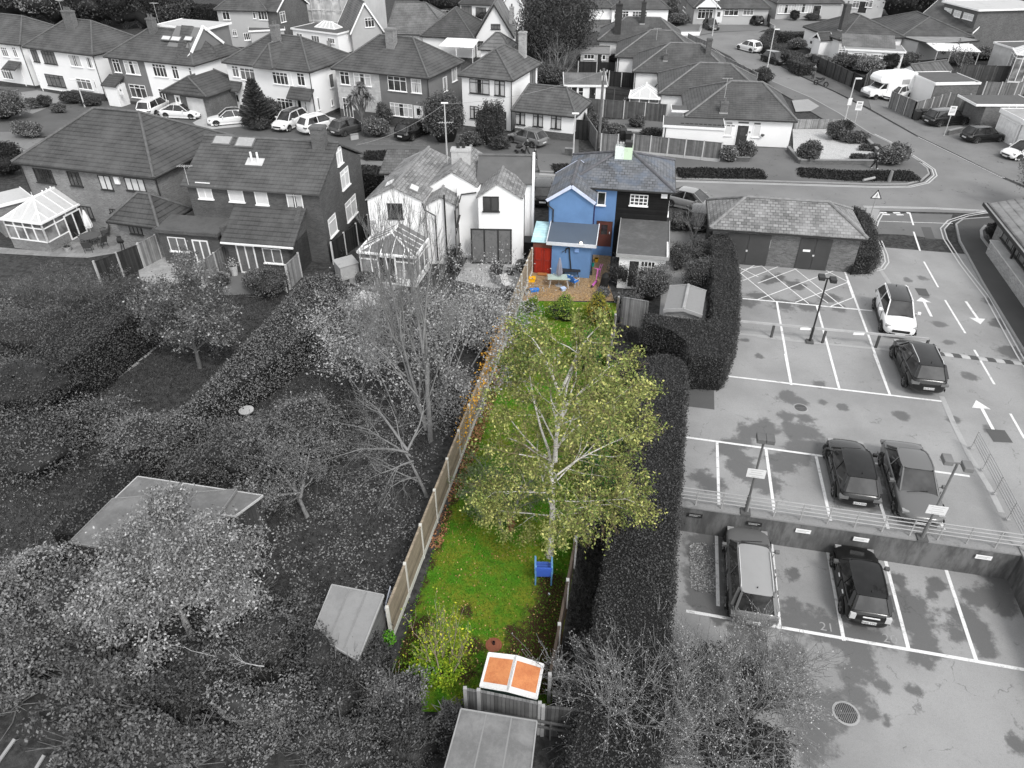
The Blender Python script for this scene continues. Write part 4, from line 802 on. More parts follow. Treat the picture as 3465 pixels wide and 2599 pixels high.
gr.wp('F','A2',610,700,648,772,1,'wg',rows=2);gr.wp('F','A2',505,695,600,745,2,'wg');gr.door('F','A2',700,700,742,830,plain(.02))
sh = Bld('garden_shed','pale timber shed with a row of dark windows under the big conifer','shed',K('A2',622,425,2.1),K('A2',862,430,2.1),2.6,2.1,o=.1);sh.walls(boards(.42,.12,False));sh.gable(stained(.2,.12,.4,1),0,sh.w,0,sh.d,2.1,.6,'x')
sh.wp('F','A2',655,435,735,475,3,'wg');sh.door('F','A2',765,430,795,530,plain(.02),glass=False);sh.wp('F','A2',798,440,826,480,1,'wg')
def conservatory(label,corners,depth_to,ze,apex_h,dwarf,m_low,nf,nr,rm=None):
 fl,fr = corners;h = Bld('conservatory',label,'conservatory',fl,fr,depth_to,ze,o=.08);w,d = h.w,h.d
 b = MB();b.box(.08,w - .08,.08,d,-.05,dwarf);b.build('dwarf_wall',m_low,h.e)
 fb = MB();gb_ = MB()
 def run(p,q_,n):
  p = Vector(p);q_ = Vector(q_);
  for i in range(n + 1): a = p.lerp(q_,i / n);fb.bar(a + Vector((0,0,dwarf)),a + Vector((0,0,ze)),.09)
  for z in (dwarf + .03,ze - .45,ze - .04): fb.bar(p + Vector((0,0,z)),q_ + Vector((0,0,z)),.08)
  gb_.quad(p + Vector((0,0,dwarf)),q_ + Vector((0,0,dwarf)),q_ + Vector((0,0,ze)),p + Vector((0,0,ze)))
 run((.1,.1,0),(w - .1,.1,0),nf);run((w - .1,.1,0),(w - .1,d,0),nr);run((.1,.1,0),(.1,d,0),nr)
 gb_.build('glazing',glassm(.10,.1),h.e)
 hr = min(w / 2,d * .45);A = Vector((w / 2,hr,ze + apex_h));B_ = Vector((w / 2,d,ze + apex_h));P = [Vector((0,0,ze)),Vector((w,0,ze)),Vector((w,d,ze)),Vector((0,d,ze))]
 rb = MB();rb.add(P + [A,B_],[(0,1,4),(1,2,5,4),(3,0,4,5)]);rb.build('glass_roof',rm or M_CONSROOF,h.e)
 for p in (P[0],P[1]): fb.bar(p,A,.1,.08)
 fb.bar(A,B_,.14,.12);fb.bar(P[0],P[1],.14,.12);fb.bar(P[1],P[2],.14,.12);fb.bar(P[0],P[3],.14,.12)
 for i in range(1,nf): t = i / nf;p = P[0].lerp(P[1],t);k = min(t,1 - t) * 2;fb.bar(p,p.lerp(Vector((p.x,hr,ze + apex_h)),min(1,k)) if k < .99 else A,.05,.06)
 for side in ((P[1],P[2]),(P[0],P[3])):
  for i in range(1,nr + 2):
   t = i / (nr + 2);p = side[0].lerp(side[1],t);yy = p.y;k = min(1,yy / hr);fb.bar(p,Vector((p.x + (w / 2 - p.x) * k,yy,ze + apex_h * k)),.05,.06)
 fb.lathe([(.03,0),(.1,.06),(.02,.15),(.02,.4)],8,A);fb.build('frame',M_FRAME,h.e);return h
M_CONSROOF = stained(.50,.38,.3,.8,.25,.08);M_FRAME_ = M_FRAME
c4 = conservatory('white conservatory with a pale translucent roof behind the second bungalow',(K('A2',1015,785,2.2),K('A2',1262,798,2.2)),3.2,2.2,.9,.5,M_REND,3,2)
c1 = conservatory('white glazed conservatory with a ridge crest on the left brick house',(K('B0',2,335,2.2),K('B0',325,375,2.2)),5.6,2.2,1.1,.75,BR1,4,5)
b = MB();
for i in range(8): b.lathe([(.03,0),(.06,.08),(.0,.16)],6,(c1.w / 2,2.6 + i * .38,3.36))
b.build('ridge_crest',M_FRAME,c1.e);u0 = .4
c1.win('R',2.0,3.6,.1,1.95,2,'wg',off=c1.w - .06,name='french_window',bar=.1);b = MB()
ob = Bld('garden_outbuilding','pale flat-roofed outbuilding beside the left conservatory','outbuilding',K('B0',-60,250,2.3),K('B0',262,170,2.3),2.8,2.3,o=.1);ob.walls(BR1);ob.flat(stained(.5,.38,.4,1),0,ob.w,0,ob.d,2.4,fascia=M_WHITE)
c3 = conservatory('white conservatory with a dark glass roof behind the white cottages',(K('B1',852,600,2.15),K('B1',1312,645,2.15)),2.9,2.15,.95,.45,M_REND,5,3,stained(.16,.10,.4,.8,.2,.08))
c3.win('F',c3.w * .33,c3.w * .66,.08,2.05,2,'wg',off=.04,name='french_window',bar=.1)
# ---- far houses, top edge
def far(name,label,c,fl,fr,d,ze,walls,roof,rise,wins=(),hl=None,hr=None,gab=None,group=None,barge=M_WHITE,flatroof=False,o=.3):
 h = Bld(name,label,'house' if ze > 3.5 else 'bungalow',K(c,*fl,ze),K(c,*fr,ze),d,ze,group,o=o)
 if gab: h.gable_wall(walls,o,h.w - o,o,h.d - o,ze,rise * .93,gab);h.gable(roof,0,h.w,0,h.d,ze,rise,gab,barge=barge)
 elif flatroof: h.walls(walls);h.flat(roof,0,h.w,0,h.d,ze + .1,fascia=M_WHITE)
 else: h.walls(walls);h.hip(roof,rise=rise,hl=hl,hr=hr)
 for w_ in wins: h.wp(w_[0],w_[1],*w_[2:6],w_[6],w_[7],transom=.25)
 return h
t1 = far('semi_detached_house','grey rendered semi at the top left with white windows, rear view','A0',(1712,78),(2140,88),9,5.0,M_LG,RT,3.0,[('F','A0',1775,75,1850,160,2,'wg'),('F','A0',2062,72,2150,160,3,'wg'),('F','A0',2022,85,2055,150,1,'wg'),('F','A0',1780,215,1830,290,2,'wm'),('F','A0',1860,240,1905,290,2,'wm')])
t1b = far('brick_house','brick house with a white bargeboard gable beside the scaffolded house','A1',(-20,75),(205,92),8,5.0,BR3,RT,2.8,[('F','A1',5,85,42,150,1,'wg'),('F','A1',48,72,122,165,3,'wg'),('R','A1',225,98,280,172,2,'wm')],gab='x')
fx = Bld('flat_extension','single-storey rear extension with a dark flat roof and white fascia','extension',K('A1',-20,255,2.6),K('A1',270,240,2.6),3.5,2.6,o=.15);fx.walls(M_LG);fx.flat(M_FELT,0,fx.w,0,fx.d,2.7,fascia=M_WHITE);fx.wp('F','A0',1950,265,2010,320,3,'wg')
t2 = Bld('scaffolded_house','house wrapped in pale translucent sheeting on scaffolding','house',K('A1',352,192,1.8),K('A1',905,222,1.8),9,9.2,o=0)
msh = plain(.50,.6,.12,.5,2,bump=.5);rnd = random.Random(4)
b = MB();nx,nz = 24,12;vs = [];fs = []
for j in range(nz + 1):
 for i in range(nx + 1): vs.append((t2.w * i / nx,.0 + rnd.uniform(-.12,.12) + .12 * math.sin(i * 1.3),.4 + 8.8 * j / nz))
for j in range(nz):
 for i in range(nx): a = j * (nx + 1) + i;fs.append((a,a + 1,a + nx + 2,a + nx + 1))
b.add(vs,fs);b.box(.2,t2.w - .2,.3,t2.d,.4,9.0);b.build('sheeting',msh,t2.e)
b = MB()
for j in range(6): b.tube([(-.3,-.15,.7 + j * 1.6),(t2.w + .3,-.15,.9 + j * 1.6)],.05,4)
for i in range(8): b.tube([(t2.w * i / 7,-.16,0),(t2.w * i / 7,-.16,9.3)],.05,4)
b.build('scaffold_poles',plain(.55),t2.e)
t2x = Bld('flat_extension','single-storey extension with a lantern rooflight below the scaffolded house','extension',K('A1',318,232,2.7),K('A1',690,278,2.7),5.0,2.7,o=.15);t2x.walls(M_REND);t2x.flat(M_FELT,0,t2x.w,0,t2x.d,2.8,fascia=M_WHITE)
for a in [(480,282,552,352,3),(612,302,672,352,3),(362,265,412,298,2)]: t2x.wp('F','A1',*a[:4],a[4],'wm')
p = t2x.lp('A1',620,220,2.8);b = MB();q_ = [(p.x - 1.9,p.y - .9,2.82),(p.x + 1.9,p.y - .9,2.82),(p.x + 1.9,p.y + .9,2.82),(p.x - 1.9,p.y + .9,2.82),(p.x - .8,p.y,3.6),(p.x + .8,p.y,3.6)];b.add(q_,[(0,1,5,4),(1,2,5),(2,3,4,5),(3,0,4)]);lan = b.build('lantern_glass',M_CONSROOF,t2x.e)
b = MB();[b.bar(q_[i],q_[j],.13) for i,j in ((0,1),(1,2),(2,3),(3,0),(0,4),(3,4),(1,5),(2,5),(4,5))];[b.bar((p.x + k,p.y - .9,2.84),(p.x + k * .45,p.y,3.6),.09) for k in (-.9,0,.9)];b.build('lantern_frame',M_FRAME,lan)
t3 = far('bungalow','pale house with a tall gable end, white bargeboards and a small three-light window','A1',(793,272),(1068,252),9,2.6,plain(.40,.85,.05),RTL,3.9,[('F','A1',908,145,990,215,3,'wg')],gab='y')
t3b = bung('pale bungalow wing with a hipped tiled roof and a rooflight, joined to the gabled house','A1',(1080,268),-8,9.5,9,3.4,roof=RTL,hl=0.5,hr=4.5,wall=M_CREAM)
t4 = bung('bungalow with a dark hipped roof and a white awning at its side','A1',(1352,288),-14,8.0,9,3.1,roof=RT2,hl=4,hr=4)
aw = K('A1',1500,372,2.0);e = empty('awning',(aw.x,aw.y,0),R(-12),'white sloping canopy on posts beside the dark-roofed bungalow','awning');b = MB();b.slab([(0,0,2.0),(5,0,2.0),(5.2,2.4,2.7),(.6,2.4,2.7)],.08);b.build('canopy',boards(.72,.5,True,.8,.05),e);[MB().bar((x,.1,0),(x,.1,1.95),.08).build('post',M_FRAME,e) for x in (.2,2.5,4.8)]
t5 = far('bungalow','white house with a steep dark-edged gable and a small dark window','A1',(1785,302),(2112,305),10,2.6,M_REND,RTL,4.2,[('F','A1',1922,192,1998,235,3,'dm'),('F','A1',1815,330,1862,370,3,'dm')],gab='y',barge=M_DARKF)
t5.chimney(5.2,2.2,4.2,6.2,.6,.6,brick(.3),1)
t5b = bung('small hipped-roof annexe in front of the steep white gable','A1',(1818,395),-10,4.6,4.4,1.7,ze=2.3,roof=tiles(.13,.6,1.0,.1),name='annexe')
t6 = bung('dark-roofed white bungalow with dark windows at the top','A1',(1660,30),-12,10,8,3,roof=RT2)
for a in [(1685,45,1770,118,3),(1800,58,1885,122,3)]: t6.wp('F','A1',*a[:4],a[4],'dm')
t6b = far('bungalow','white gabled house at the top edge beside the conifer','A2',(-40,95),(200,105),9,2.6,M_REND,RT,3.8,[('F','A2',205,82,242,140,2,'wm')],gab='y')
t6c = bung('white house with a small dark porch at the top edge','A2',(180,85),-14,8.0,9,3,roof=RT);
t7 = bung('white bungalow with two broad windows and a brick base, left of a matching pair','A2',(465,62),-2,9.2,11,3.1,roof=RT)
t7.wp('F','A2',495,72,592,155,3,'wl',transom=.3);t7.wp('F','A2',632,80,728,162,3,'wl',transom=.3);b = MB();b.box(.25,t7.w - .25,.2,.35,-.05,.8);b.build('plinth',brick(.12),t7.e)
t7b = bung('white bungalow with twin bow windows, right of a matching pair','A2',(868,68),-3,10,11,3.1,roof=RT)
t7b.wp('F','A2',900,88,1008,155,5,'wg',transom=.3);t7b.wp('F','A2',1045,92,1155,160,5,'wg',transom=.3)
t7c = bung('plain white side-on bungalow between the bow-windowed one and the tall fence','A2',(1235,20),-4,4.2,9,2.5,roof=RT)
t8 = bung('pale grey bungalow with a pedimented bay, white door and two cars outside','A2',(1530,62),-3,13,9,3.0,wall=M_LG,roof=RT)
for a in [(1572,75,1682,150,4,'wg'),(1785,72,1888,125,3,'wg'),(1935,70,2010,122,3,'wm')]: t8.wp('F','A2',*a[:4],a[4],a[5],transom=.25)
t8.door('F','A2',1712,85,1752,182,M_DOORW);pb = MB();u0 = t8.hit('F','A2',1555,60)[0];u1 = t8.hit('F','A2',1740,55)[0];pb.slab([(u0,-.5,2.75),(u1,-.5,2.75),((u0 + u1) / 2,-.5,4.3)],.2);pb.build('pediment',M_WHITE,t8.e);t8.gable(RT,u0 - .1,u1 + .1,-.55,3,2.7,1.65,'y',barge=M_WHITE,name='bay_roof')
t8.wp('L','A2',1452,50,1470,105,1,'wm')
t9 = bung('pale bungalow with twin bow windows facing the hedge corner','A3',(150,25),2,12,9,3,wall=M_LG,roof=RT)
for a in [(170,38,280,108,5),(308,32,420,102,5)]: t9.wp('F','A3',*a[:4],a[4],'wc',transom=.25)
t9.door('F','A3',448,45,490,130,plain(.03))
t10 = far('house','pale house at the top edge with an open dark doorway in a white frame','A3',(480,-120),(1065,-90),9,5,plain(.5,.85,.05),RT,3,[('F','A3',765,5,805,65,2,'wm'),('F','A3',872,0,912,60,2,'wm'),('F','A3',500,0,550,40,2,'wg'),('F','A3',570,0,630,60,2,'wm')]);t10.door('F','A3',818,10,862,104,plain(.02))
t11 = Bld('bungalow','white corner bungalow with a gabled porch, a tall stack and a tiled bay extension','bungalow',K('A3',360,212,BZ),K('A3',655,320,BZ),10,BZ);t11.walls(M_REND);t11.hip(RT2,rise=t11.rise('A3',730,95),hl=4.4,hr=4.4);t11.chimney(t11.w * .72,1.8,3,6.6,.8,.8,brick(.07),1)
t11.wp('F','A3',512,292,540,380,1,'dg');q_ = t11.lp('A3',430,300,2.4);t11.walls(M_REND,x0=q_.x - 1,x1=q_.x + 1,y0=-1.4,y1=.3,z1=2.2,name='porch');t11.gable(RT2,q_.x - 1.2,q_.x + 1.2,-1.6,.4,2.2,.8,'y',barge=M_WHITE,name='porch_roof');t11.door('F','A3',415,310,435,390,M_DOORW,off=-1.42)
t11x = Bld('flat_extension','glazed single-storey front of the corner bungalow with a flat roof and bays','extension',K('A3',700,400,2.4),K('A3',1185,425,2.4),4.4,2.4,o=.15);t11x.walls(M_REND);t11x.flat(plain(.24,.7),0,t11x.w,0,t11x.d,2.5,fascia=M_WHITE);t11x.flat(RTL,-.3,t11x.w - 1,1.8,t11x.d + .3,2.6,3.6,name='tiled_skirt')
for a in [(650,395,715,455,3),(770,420,862,480,3),(925,435,985,520,2),(990,425,1130,475,4)]: t11x.wp('F','A3',*a[:4],a[4],'wm',transom=.3)
t12 = Bld('bungalow','bungalow with a plain dark hipped roof and long white side wall','bungalow',K('A3',890,160,BZ),K('A3',1150,292,BZ),10,BZ);t12.walls(M_REND);t12.hip(RT2,rise=t12.rise('A3',1210,68),hl=4.2,hr=4.2)
t12x = Bld('flat_extension','pale flat-roofed extension beside the plain dark hipped roof','extension',K('A3',1150,300,2.5),K('A3',1290,335,2.5),8,2.5,o=.1);t12x.walls(M_LG);t12x.flat(plain(.22,.8,.2),0,t12x.w + 2.5,0,t12x.d,2.6,fascia=M_GUT)
t13 = Bld('brick_house','two-storey brick house with a pale flat roof and three small white windows','house',K('A3',1490,22,5.3),K('A3',1770,92,5.3),12,5.3,o=.1);t13.walls(BR3);t13.flat(stained(.45,.34,.4,.6),-.2,t13.w + .2,-.2,t13.d,5.5,fascia=M_WHITE)
for a in [(1500,58,1543,125,2),(1578,78,1618,143,2),(1655,98,1718,168,2)]: t13.wp('F','A3',*a[:4],a[4],'wl',transom=.3)
t14 = far('bungalow','brick bungalow with a white-edged gable and a round window at the right edge','A3',(1722,262),(2045,170),9,2.7,plain(.22,.85),RT,2.6,gab='y');u,z = t14.hit('F','A3',1778,322);b = MB();b.lathe([(.0,0),(.5,0),(.5,.05),(0,.05)],14,(0,0,0));ob2 = b.build('round_window',M_FRAME,t14.e);ob2.location = (u,t14.o,1.5);ob2.rotation_euler = (R(90),0,0);b = MB();b.lathe([(0,.05),(.38,.05),(.38,.06),(0,.06)],14);pn = b.build('pane',M_GLASS,ob2)
t15 = Bld('flat_roofed_building','pale-fasciaed flat-roofed building at the right edge','building',K('A3',1890,345,3),K('A3',2300,470,3),6,3,o=.1);t15.walls(plain(.5));t15.flat(M_FELT,0,t15.w,0,t15.d,3.1,fascia=M_WHITE)
pg = K('A3',1440,400,2.3);e = empty('pergola',(pg.x,pg.y,0),R(-8),'white-roofed open lean-to on posts among the shrubs','pergola');b = MB();b.slab([(0,0,2.2),(5.5,0,2.2),(5,2.4,2.7),(-.8,2.4,2.7)],.06);b.build('canopy',boards(.7,.4,True,.75,.06),e);[MB().bar((x,.1,0),(x,.1,2.2),.1).build('post',plain(.4),e) for x in (.1,1.8,3.6,5.3)]
gA = Bld('garage','garage with a corrugated pitched roof behind the motorhome','garage',K('A3',1140,560,2.3),K('A3',1255,590,2.3),6,2.3,o=.05);gA.gable_wall(M_REND,.05,gA.w + .2,.1,gA.d,2.3,.7,'y');gA.gable(boards(.10,.25,True,.5),-.1,gA.w + .4,0,gA.d,2.3,.8,'y')
gB = Bld('garage','brick double garage with a flat felt roof and white fascia beside the motorhome','garage',K('A3',1425,680,2.5),K('A3',1785,672,2.5),4.6,2.5,o=.05);gB.walls(brick(.12));gB.flat(M_FELT,0,gB.w,0,gB.d,2.6,fascia=M_WHITE)
gB2 = Bld('garage','white rendered garage with a dark flat roof directly behind the motorhome','garage',K('A3',1222,592,2.5),K('A3',1415,678,2.5),4.6,2.5,o=.05);gB2.walls(M_REND);gB2.flat(M_FELT,0,gB2.w,0,gB2.d,2.66,fascia=M_WHITE)
gC = Bld('garage','long low garage with a dark flat roof behind the board fence','garage',K('A3',1830,848,2.5),K('A3',2250,850,2.5),3.8,2.5,o=.05);gC.walls(brick(.14));gC.flat(M_FELT,-1.0,gC.w,0,gC.d,2.6,fascia=M_WHITE);gC.wp('F','A3',2015,845,2060,900,1,'wm');gC.wp('F','A3',2075,845,2130,900,1,'wm')
gD = Bld('garage','white double garage with a thick white fascia at the right edge','garage',K('A3',1948,890,2.4),K('A3',2120,978,2.4),5.5,2.4,o=.05);gD.walls(M_REND);gD.flat(plain(.3,.8),-.05,gD.w + .1,-.05,gD.d,2.62,th=.35,fascia=M_WHITE);u0,_ = gD.hit('F','A3',1950,1000);b = MB();b.box(.3,gD.w - .3,-.0,.04,.05,2.0);b.build('garage_door',boards(.75,.3,True,.85,.03),gD.e)
gE = Bld('garage','second white garage with a pale roof cut by the right edge','garage',K('A3',2126,985,2.4),K('A3',2420,1130,2.4),5.5,2.4,o=.05);gE.walls(M_REND);gE.flat(plain(.3,.8),-.05,gE.w + .1,-.05,gE.d,2.6,th=.35,fascia=M_WHITE)
w_ = conservatory('tall white glazed sunroom at the right edge',(K('A3',1992,660,.2) ,K('A3',2230,680,.2)),4,3.4,.7,.3,M_REND,4,2)
# ---- sheds in the near gardens
def flatshed(name,label,P,m_roof,m_wall,hb=0,trim=None,th=.06):
 o = Vector((P[0].x,P[0].y,0));e = empty(name,o,0,label,'shed');Q = [p - o for p in P];c_ = sum(Q,Vector()) / 4
 W_ = [Vector((c_.x + (p.x - c_.x) * .95,c_.y + (p.y - c_.y) * .95,p.z - th)) for p in Q];F_ = [Vector((p.x,p.y,hb - .03)) for p in W_]
 b = MB();b.add(F_ + W_,[(0,1,5,4),(1,2,6,5),(2,3,7,6),(3,0,4,7)]);b.build('wall',m_wall,e)
 b = MB();b.slab(Q,th);b.build('roof',m_roof,e)
 for t_ in (.34,.67): b = MB();b.bar(Q[0].lerp(Q[1],t_) + Vector((0,0,.006)),Q[3].lerp(Q[2],t_) + Vector((0,0,.004)),.045,.01);b.build('felt_seam',m_seam,e)
 if trim: b = MB();[b.bar(p + Vector((0,0,-.02)),q_ + Vector((0,0,-.02)),.04,.09) for p,q_ in zip(Q,Q[1:] + Q[:1])];b.build('roof_edge',trim,e)
 return e
m_felt2 = stained(.24,.17,.6,.8);m_felt3 = stained(.13,.22,.9,1.4);m_seam = stained(.21,.16,.5,3)
flatshed('garden_shed','grey flat-roofed shed beside the concrete-post fence',[K('D1',345,655,1.9),K('D1',690,850,1.9),K('D1',882,362,2.15),K('D1',494,285,2.15)],m_felt2,boards(.16,.14,False),trim=plain(.3))
flatshed('garden_shed','large shed with a mottled felt roof at the bottom edge',[K('D1',1290,1830,2.0),K('D1',1960,1880,2.0),K('D1',2028,1308,2.3),K('D1',1460,1215,2.3)],m_felt3,boards(.08,.14,True),trim=plain(.25))
flatshed('long_shed','long shed with a worn felt roof half hidden under the pale tree',[K('C0',552,1508,2.2),K('C0',1500,1650,2.2),K('C0',1900,1080,2.5),K('C0',905,1155,2.5)][0:4],m_felt3,boards(.06,.14,True),trim=plain(.2))
flatshed('long_shed','second felt-roofed shed behind the long shed, under the pale tree',[K('C0',925,1150,2.2),K('C0',1880,1300,2.2),K('C0',2110,1130,2.4),K('C0',1105,978,2.4)],m_felt3,boards(.06,.14,True),trim=plain(.45))
zt,zr = 1.38,1.58;rf = [K('D1',1602,1048,zt),K('D1',2025,1142,zt),K('D1',2078,882,zt),K('D1',1668,795,zt)];ra,rb_ = K('D1',1810,1083,zr),K('D1',1872,818,zr)
o = Vector((rf[0].x,rf[0].y,0));e = empty('metal_shed',o,0,'small metal shed with rusty orange roof panels and white trim','shed');rf = [p - o for p in rf];ra -= o;rb_ -= o
m_rust = stained((.62,.25,.10),(.36,.08,.03),1.0,1.5,.7,.4);mt = stained(.72,(.55,.5,.45),.25,3)
def ins(q_,t): c_ = sum(q_,Vector()) / 4;return [p.lerp(c_,t) + Vector((0,0,.012)) for p in q_]
for qd in ([rf[0],ra,rb_,rf[3]],[ra,rf[1],rf[2],rb_]):
 b = MB();b.slab(qd,.05);rp = b.build('roof_trim',mt,e);c_ = sum(qd,Vector()) / 4;n_ = Vector((0,0,.008))
 a_,b_,c2_,d_ = qd;f = lambda s_,t_: a_.lerp(b_,s_).lerp(d_.lerp(c2_,s_),t_) + n_
 b = MB();b.quad(f(.07,.15),f(.93,.15),f(.93,.88),f(.07,.88));b.build('rusty_panel',m_rust,rp)
 b = MB();
 b.tube([f(0,0),f(0,1)],.03,5);b.tube([f(1,0),f(1,1)],.03,5);b.tube([f(0,0),f(1,0)],.025,5);b.tube([f(0,1),f(1,1)],.025,5);b.build('edge_strip',M_WHITE,rp)
b = MB();c_ = sum(rf,Vector()) / 4;W_ = [Vector((c_.x + (p.x - c_.x) * .93,c_.y + (p.y - c_.y) * .93,0)) for p in rf]
b.prism([(p.x,p.y) for p in W_],0,zt - .05);b.build('wall',plain((.03,.06,.05)),e)
s1 = Bld('garden_shed','shed with a shallow pale felt gable roof beside the tall hedge','shed',K('B2',1292,1538,2.0),K('B2',1602,1582,2.0),2.9,2.0,o=.12);s1.gable_wall(boards(.30,.12,False),.12,s1.w - .12,.15,s1.d - .1,1.98,.20,'y');s1.gable(stained(.23,.18,.3,1),0,s1.w,0,s1.d,2.0,.24,'y',th=.05,barge=plain(.3),ridge_m=plain(.3))
# == VEHICLES
CARK = dict(
 hatch=(4.15,1.78,1.46,.84,.24,.42,.86,.965,.2),suv=(4.5,1.86,1.66,1.0,.23,.39,.88,.97,.26),estate=(4.8,1.86,1.60,.92,.23,.39,.90,.975,.22),
 saloon=(4.8,1.86,1.43,.84,.27,.45,.73,.88,.18),coupe=(4.7,1.85,1.44,.80,.25,.44,.70,.93,.17),mini=(3.75,1.70,1.41,.88,.27,.40,.86,.96,.18))
RB = random.Random(77)
def make_wheel(r,w,parent,x,y,m_rim):
 s = 1 if y > 0 else -1
 def disc(b,prof,n=20): b.add([(x + math.cos(2 * math.pi * k / n) * q[0],y + s * q[1],r + math.sin(2 * math.pi * k / n) * q[0]) for q in prof for k in range(n)],[((i * n + k),(i * n + (k + 1) % n),((i + 1) * n + (k + 1) % n),((i + 1) * n + k)) for i in range(len(prof) - 1) for k in range(n)] + [[(len(prof) - 1) * n + k for k in range(n)]])
 b = MB();disc(b,[(r * .6,-w),(r * .96,-w),(r,-w * .8),(r,-.03),(r * .95,.0),(r * .66,.0),(r * .64,-.03)]);t = b.build('wheel',M_TYRE,parent,smooth=False)
 b = MB();n = 10
 disc(b,[(r * .66,-.012),(r * .60,-.03)],20)
 for k in range(5):
  a = 2 * math.pi * k / 5;d = Vector((math.cos(a),0,math.sin(a)));c = Vector((x,y + s * -.004,r));b.bar(c,c + d * r * .62,.055,.02)
 b.build('rim',m_rim,t)
def make_car(kind,label,paint,group='parked cars',roof=None,trim=False,rails=False,plate=None,front='',detail=2,curl='r'):
 L,W,H,hb,xw,xf,xr,xg,zc = CARK[kind];h = W / 2;e = empty('parked_car',(0,0,0),0,label,'car',group)
 P = carpaint(paint) if not hasattr(paint,'name') else paint;X = lambda t: L / 2 - t * L
 belt = hb + .06
 st = [(-.004,.42,zc + .14,hb * .62,hb * .62),(.004,.62,zc + .06,hb * .70,hb * .72),(.025,.80,zc + .02,hb * .76,hb * .80),(.06,.92,zc,hb * .82,hb * .88),(.14,.985,zc,hb * .90,hb * .95),(xw + .02,1,zc,hb * .99,hb * 1.04),(.42,1,zc,belt,belt + .02),(.62,1,zc,belt + .02,belt + .04),(.80,1,zc,belt + .035,belt + .05),
          (.93,.97,zc,belt + .03,belt + .06),(.98,.86,zc + .03,belt - .02,belt + .0),(.996,.70,zc + .08,hb * .84,hb * .86),(1.003,.5,zc + .14,hb * .78,hb * .78)]
 if kind in ('saloon','coupe'): st[-4] = (.93,.96,zc,belt + .02,belt + .03)
 b = MB();ring = []
 for t,w,zb,zs,zt in st:
  x = X(t);ww = h * w;hf = [(0,zb),(ww * .80,zb),(ww * .97,zb + .12),(ww,zb + (zs - zb) * .5),(ww * .97,zs - .05),(ww * .88,zs),(ww * .5,(zs + zt) / 2 + .01),(0,zt)]
  full = hf + [(-y,z) for y,z in hf[-2:0:-1]];ring.append([(x,y,z) for y,z in full])
 n = len(ring[0]);vs = [p for r_ in ring for p in r_];fs = [(i * n + k,i * n + (k + 1) % n,(i + 1) * n + (k + 1) % n,(i + 1) * n + k) for i in range(len(ring) - 1) for k in range(n)]
 fs += [list(range(n))[::-1],[(len(ring) - 1) * n + k for k in range(n)]];b.add(vs,fs);body = b.build('body',P,e,smooth=True,subsurf=1)
 zb_,zr = belt - .02,H;wb,wr = h * .90,h * .68
 base = [(X(xw),wb * .88,hb * .98),(X(xw + .07),wb,zb_),(X(.62),wb,zb_ + .01),(X(xg - .04),wb * .97,zb_ + .02),(X(xg),wb * .84,zb_ + .03)]
 top = [(X(xf),wr * .93,zr - .035),(X(xf + .05),wr,zr - .01),(X(.62),wr,zr),(X(xr - .04),wr * .96,zr - .03),(X(xr),wr * .88,zr - .06)]
 if kind in ('saloon','coupe'): top[2] = (X((xf + xr) / 2),wr,zr);base[2] = (X(.6),wb,zb_ + .01)
 B_ = base + [(x,-y,z) for x,y,z in base[::-1]];T_ = top + [(x,-y,z) for x,y,z in top[::-1]];nn = len(B_)
 b = MB();b.add(B_ + T_,[(i,nn + i,nn + (i + 1) % nn,(i + 1) % nn) for i in range(nn)]);b.build('cabin',M_CARGLASS,e)
 RP = P if roof is None else carpaint(roof)
 b = MB();tt = [(x,y * .985,z) for x,y,z in top];mid = [(x,0,z + .045) for x,y,z in top];o_ = [(x + (.02 if i == 0 else -.02 if i == 4 else 0),y * 1.03,z + .0) for i,(x,y,z) in enumerate(top)]
 vs = o_ + mid + [(x,-y,z) for x,y,z in o_];fs = [(i,5 + i,5 + i + 1,i + 1) for i in range(4)] + [(5 + i,10 + i,10 + i + 1,5 + i + 1) for i in range(4)];b.add(vs,[f[::-1] for f in fs]);b.build('roof_panel',RP,e,smooth=True,subsurf=1)
 for s in (1,-1):
  b = MB();V_ = lambda p: Vector((p[0],p[1] * s,p[2]));out = Vector((0,.012 * s,0))
  b.bar(V_(base[0]) + out,V_(top[0]) + out,.06,.05);b.bar(V_(base[4]) + out,V_(top[4]) + out,.09,.06);b.bar(V_(base[3]) + out,V_(top[3]) + out,.16 if kind != 'saloon' else .1,.03)
  m0,m1 = V_(base[2]),V_(top[2]);b.bar(m0 + out,m1 + out,.07,.02)
  for i in range(4): b.bar(V_(top[i]) + out * .5,V_(top[i + 1]) + out * .5,.045,.045)
  b.build('window_pillars',P,e)
 for s in (1,-1):
  b = MB();b.add([(X(.93),s * (h + .004),zc - .02),(X(.07),s * (h + .004),zc - .02),(X(.07),s * (h + .004),zc + .16),(X(.93),s * (h + .004),zc + .16)],[(0,1,2,3) if s < 0 else (3,2,1,0)])
  b.build('sill',M_BLACK if trim else P,e)
 r = .335 if kind in ('suv','estate') else .31
 for xx in (.185,.80):
  for s in (1,-1):
   ab = MB();n = 18;c = (X(xx),s * (h * .992),r);ab.add([(c[0] + math.cos(math.pi * k / n) * (r + .065),c[1] + s * .012,c[2] + math.sin(math.pi * k / n) * (r + .065)) for k in range(n + 1)] + [(c[0],c[1] + s * .012,c[2] - .1)],[list(range(n + 2))]);ab.build('wheel_arch',M_BLACK,e)
   make_wheel(r,.2,e,X(xx),s * (h + .015),M_RIM)
 ml,mr = plain(.30,.12,.1,coat=.5),plain(.14,.2,.2,coat=.5)
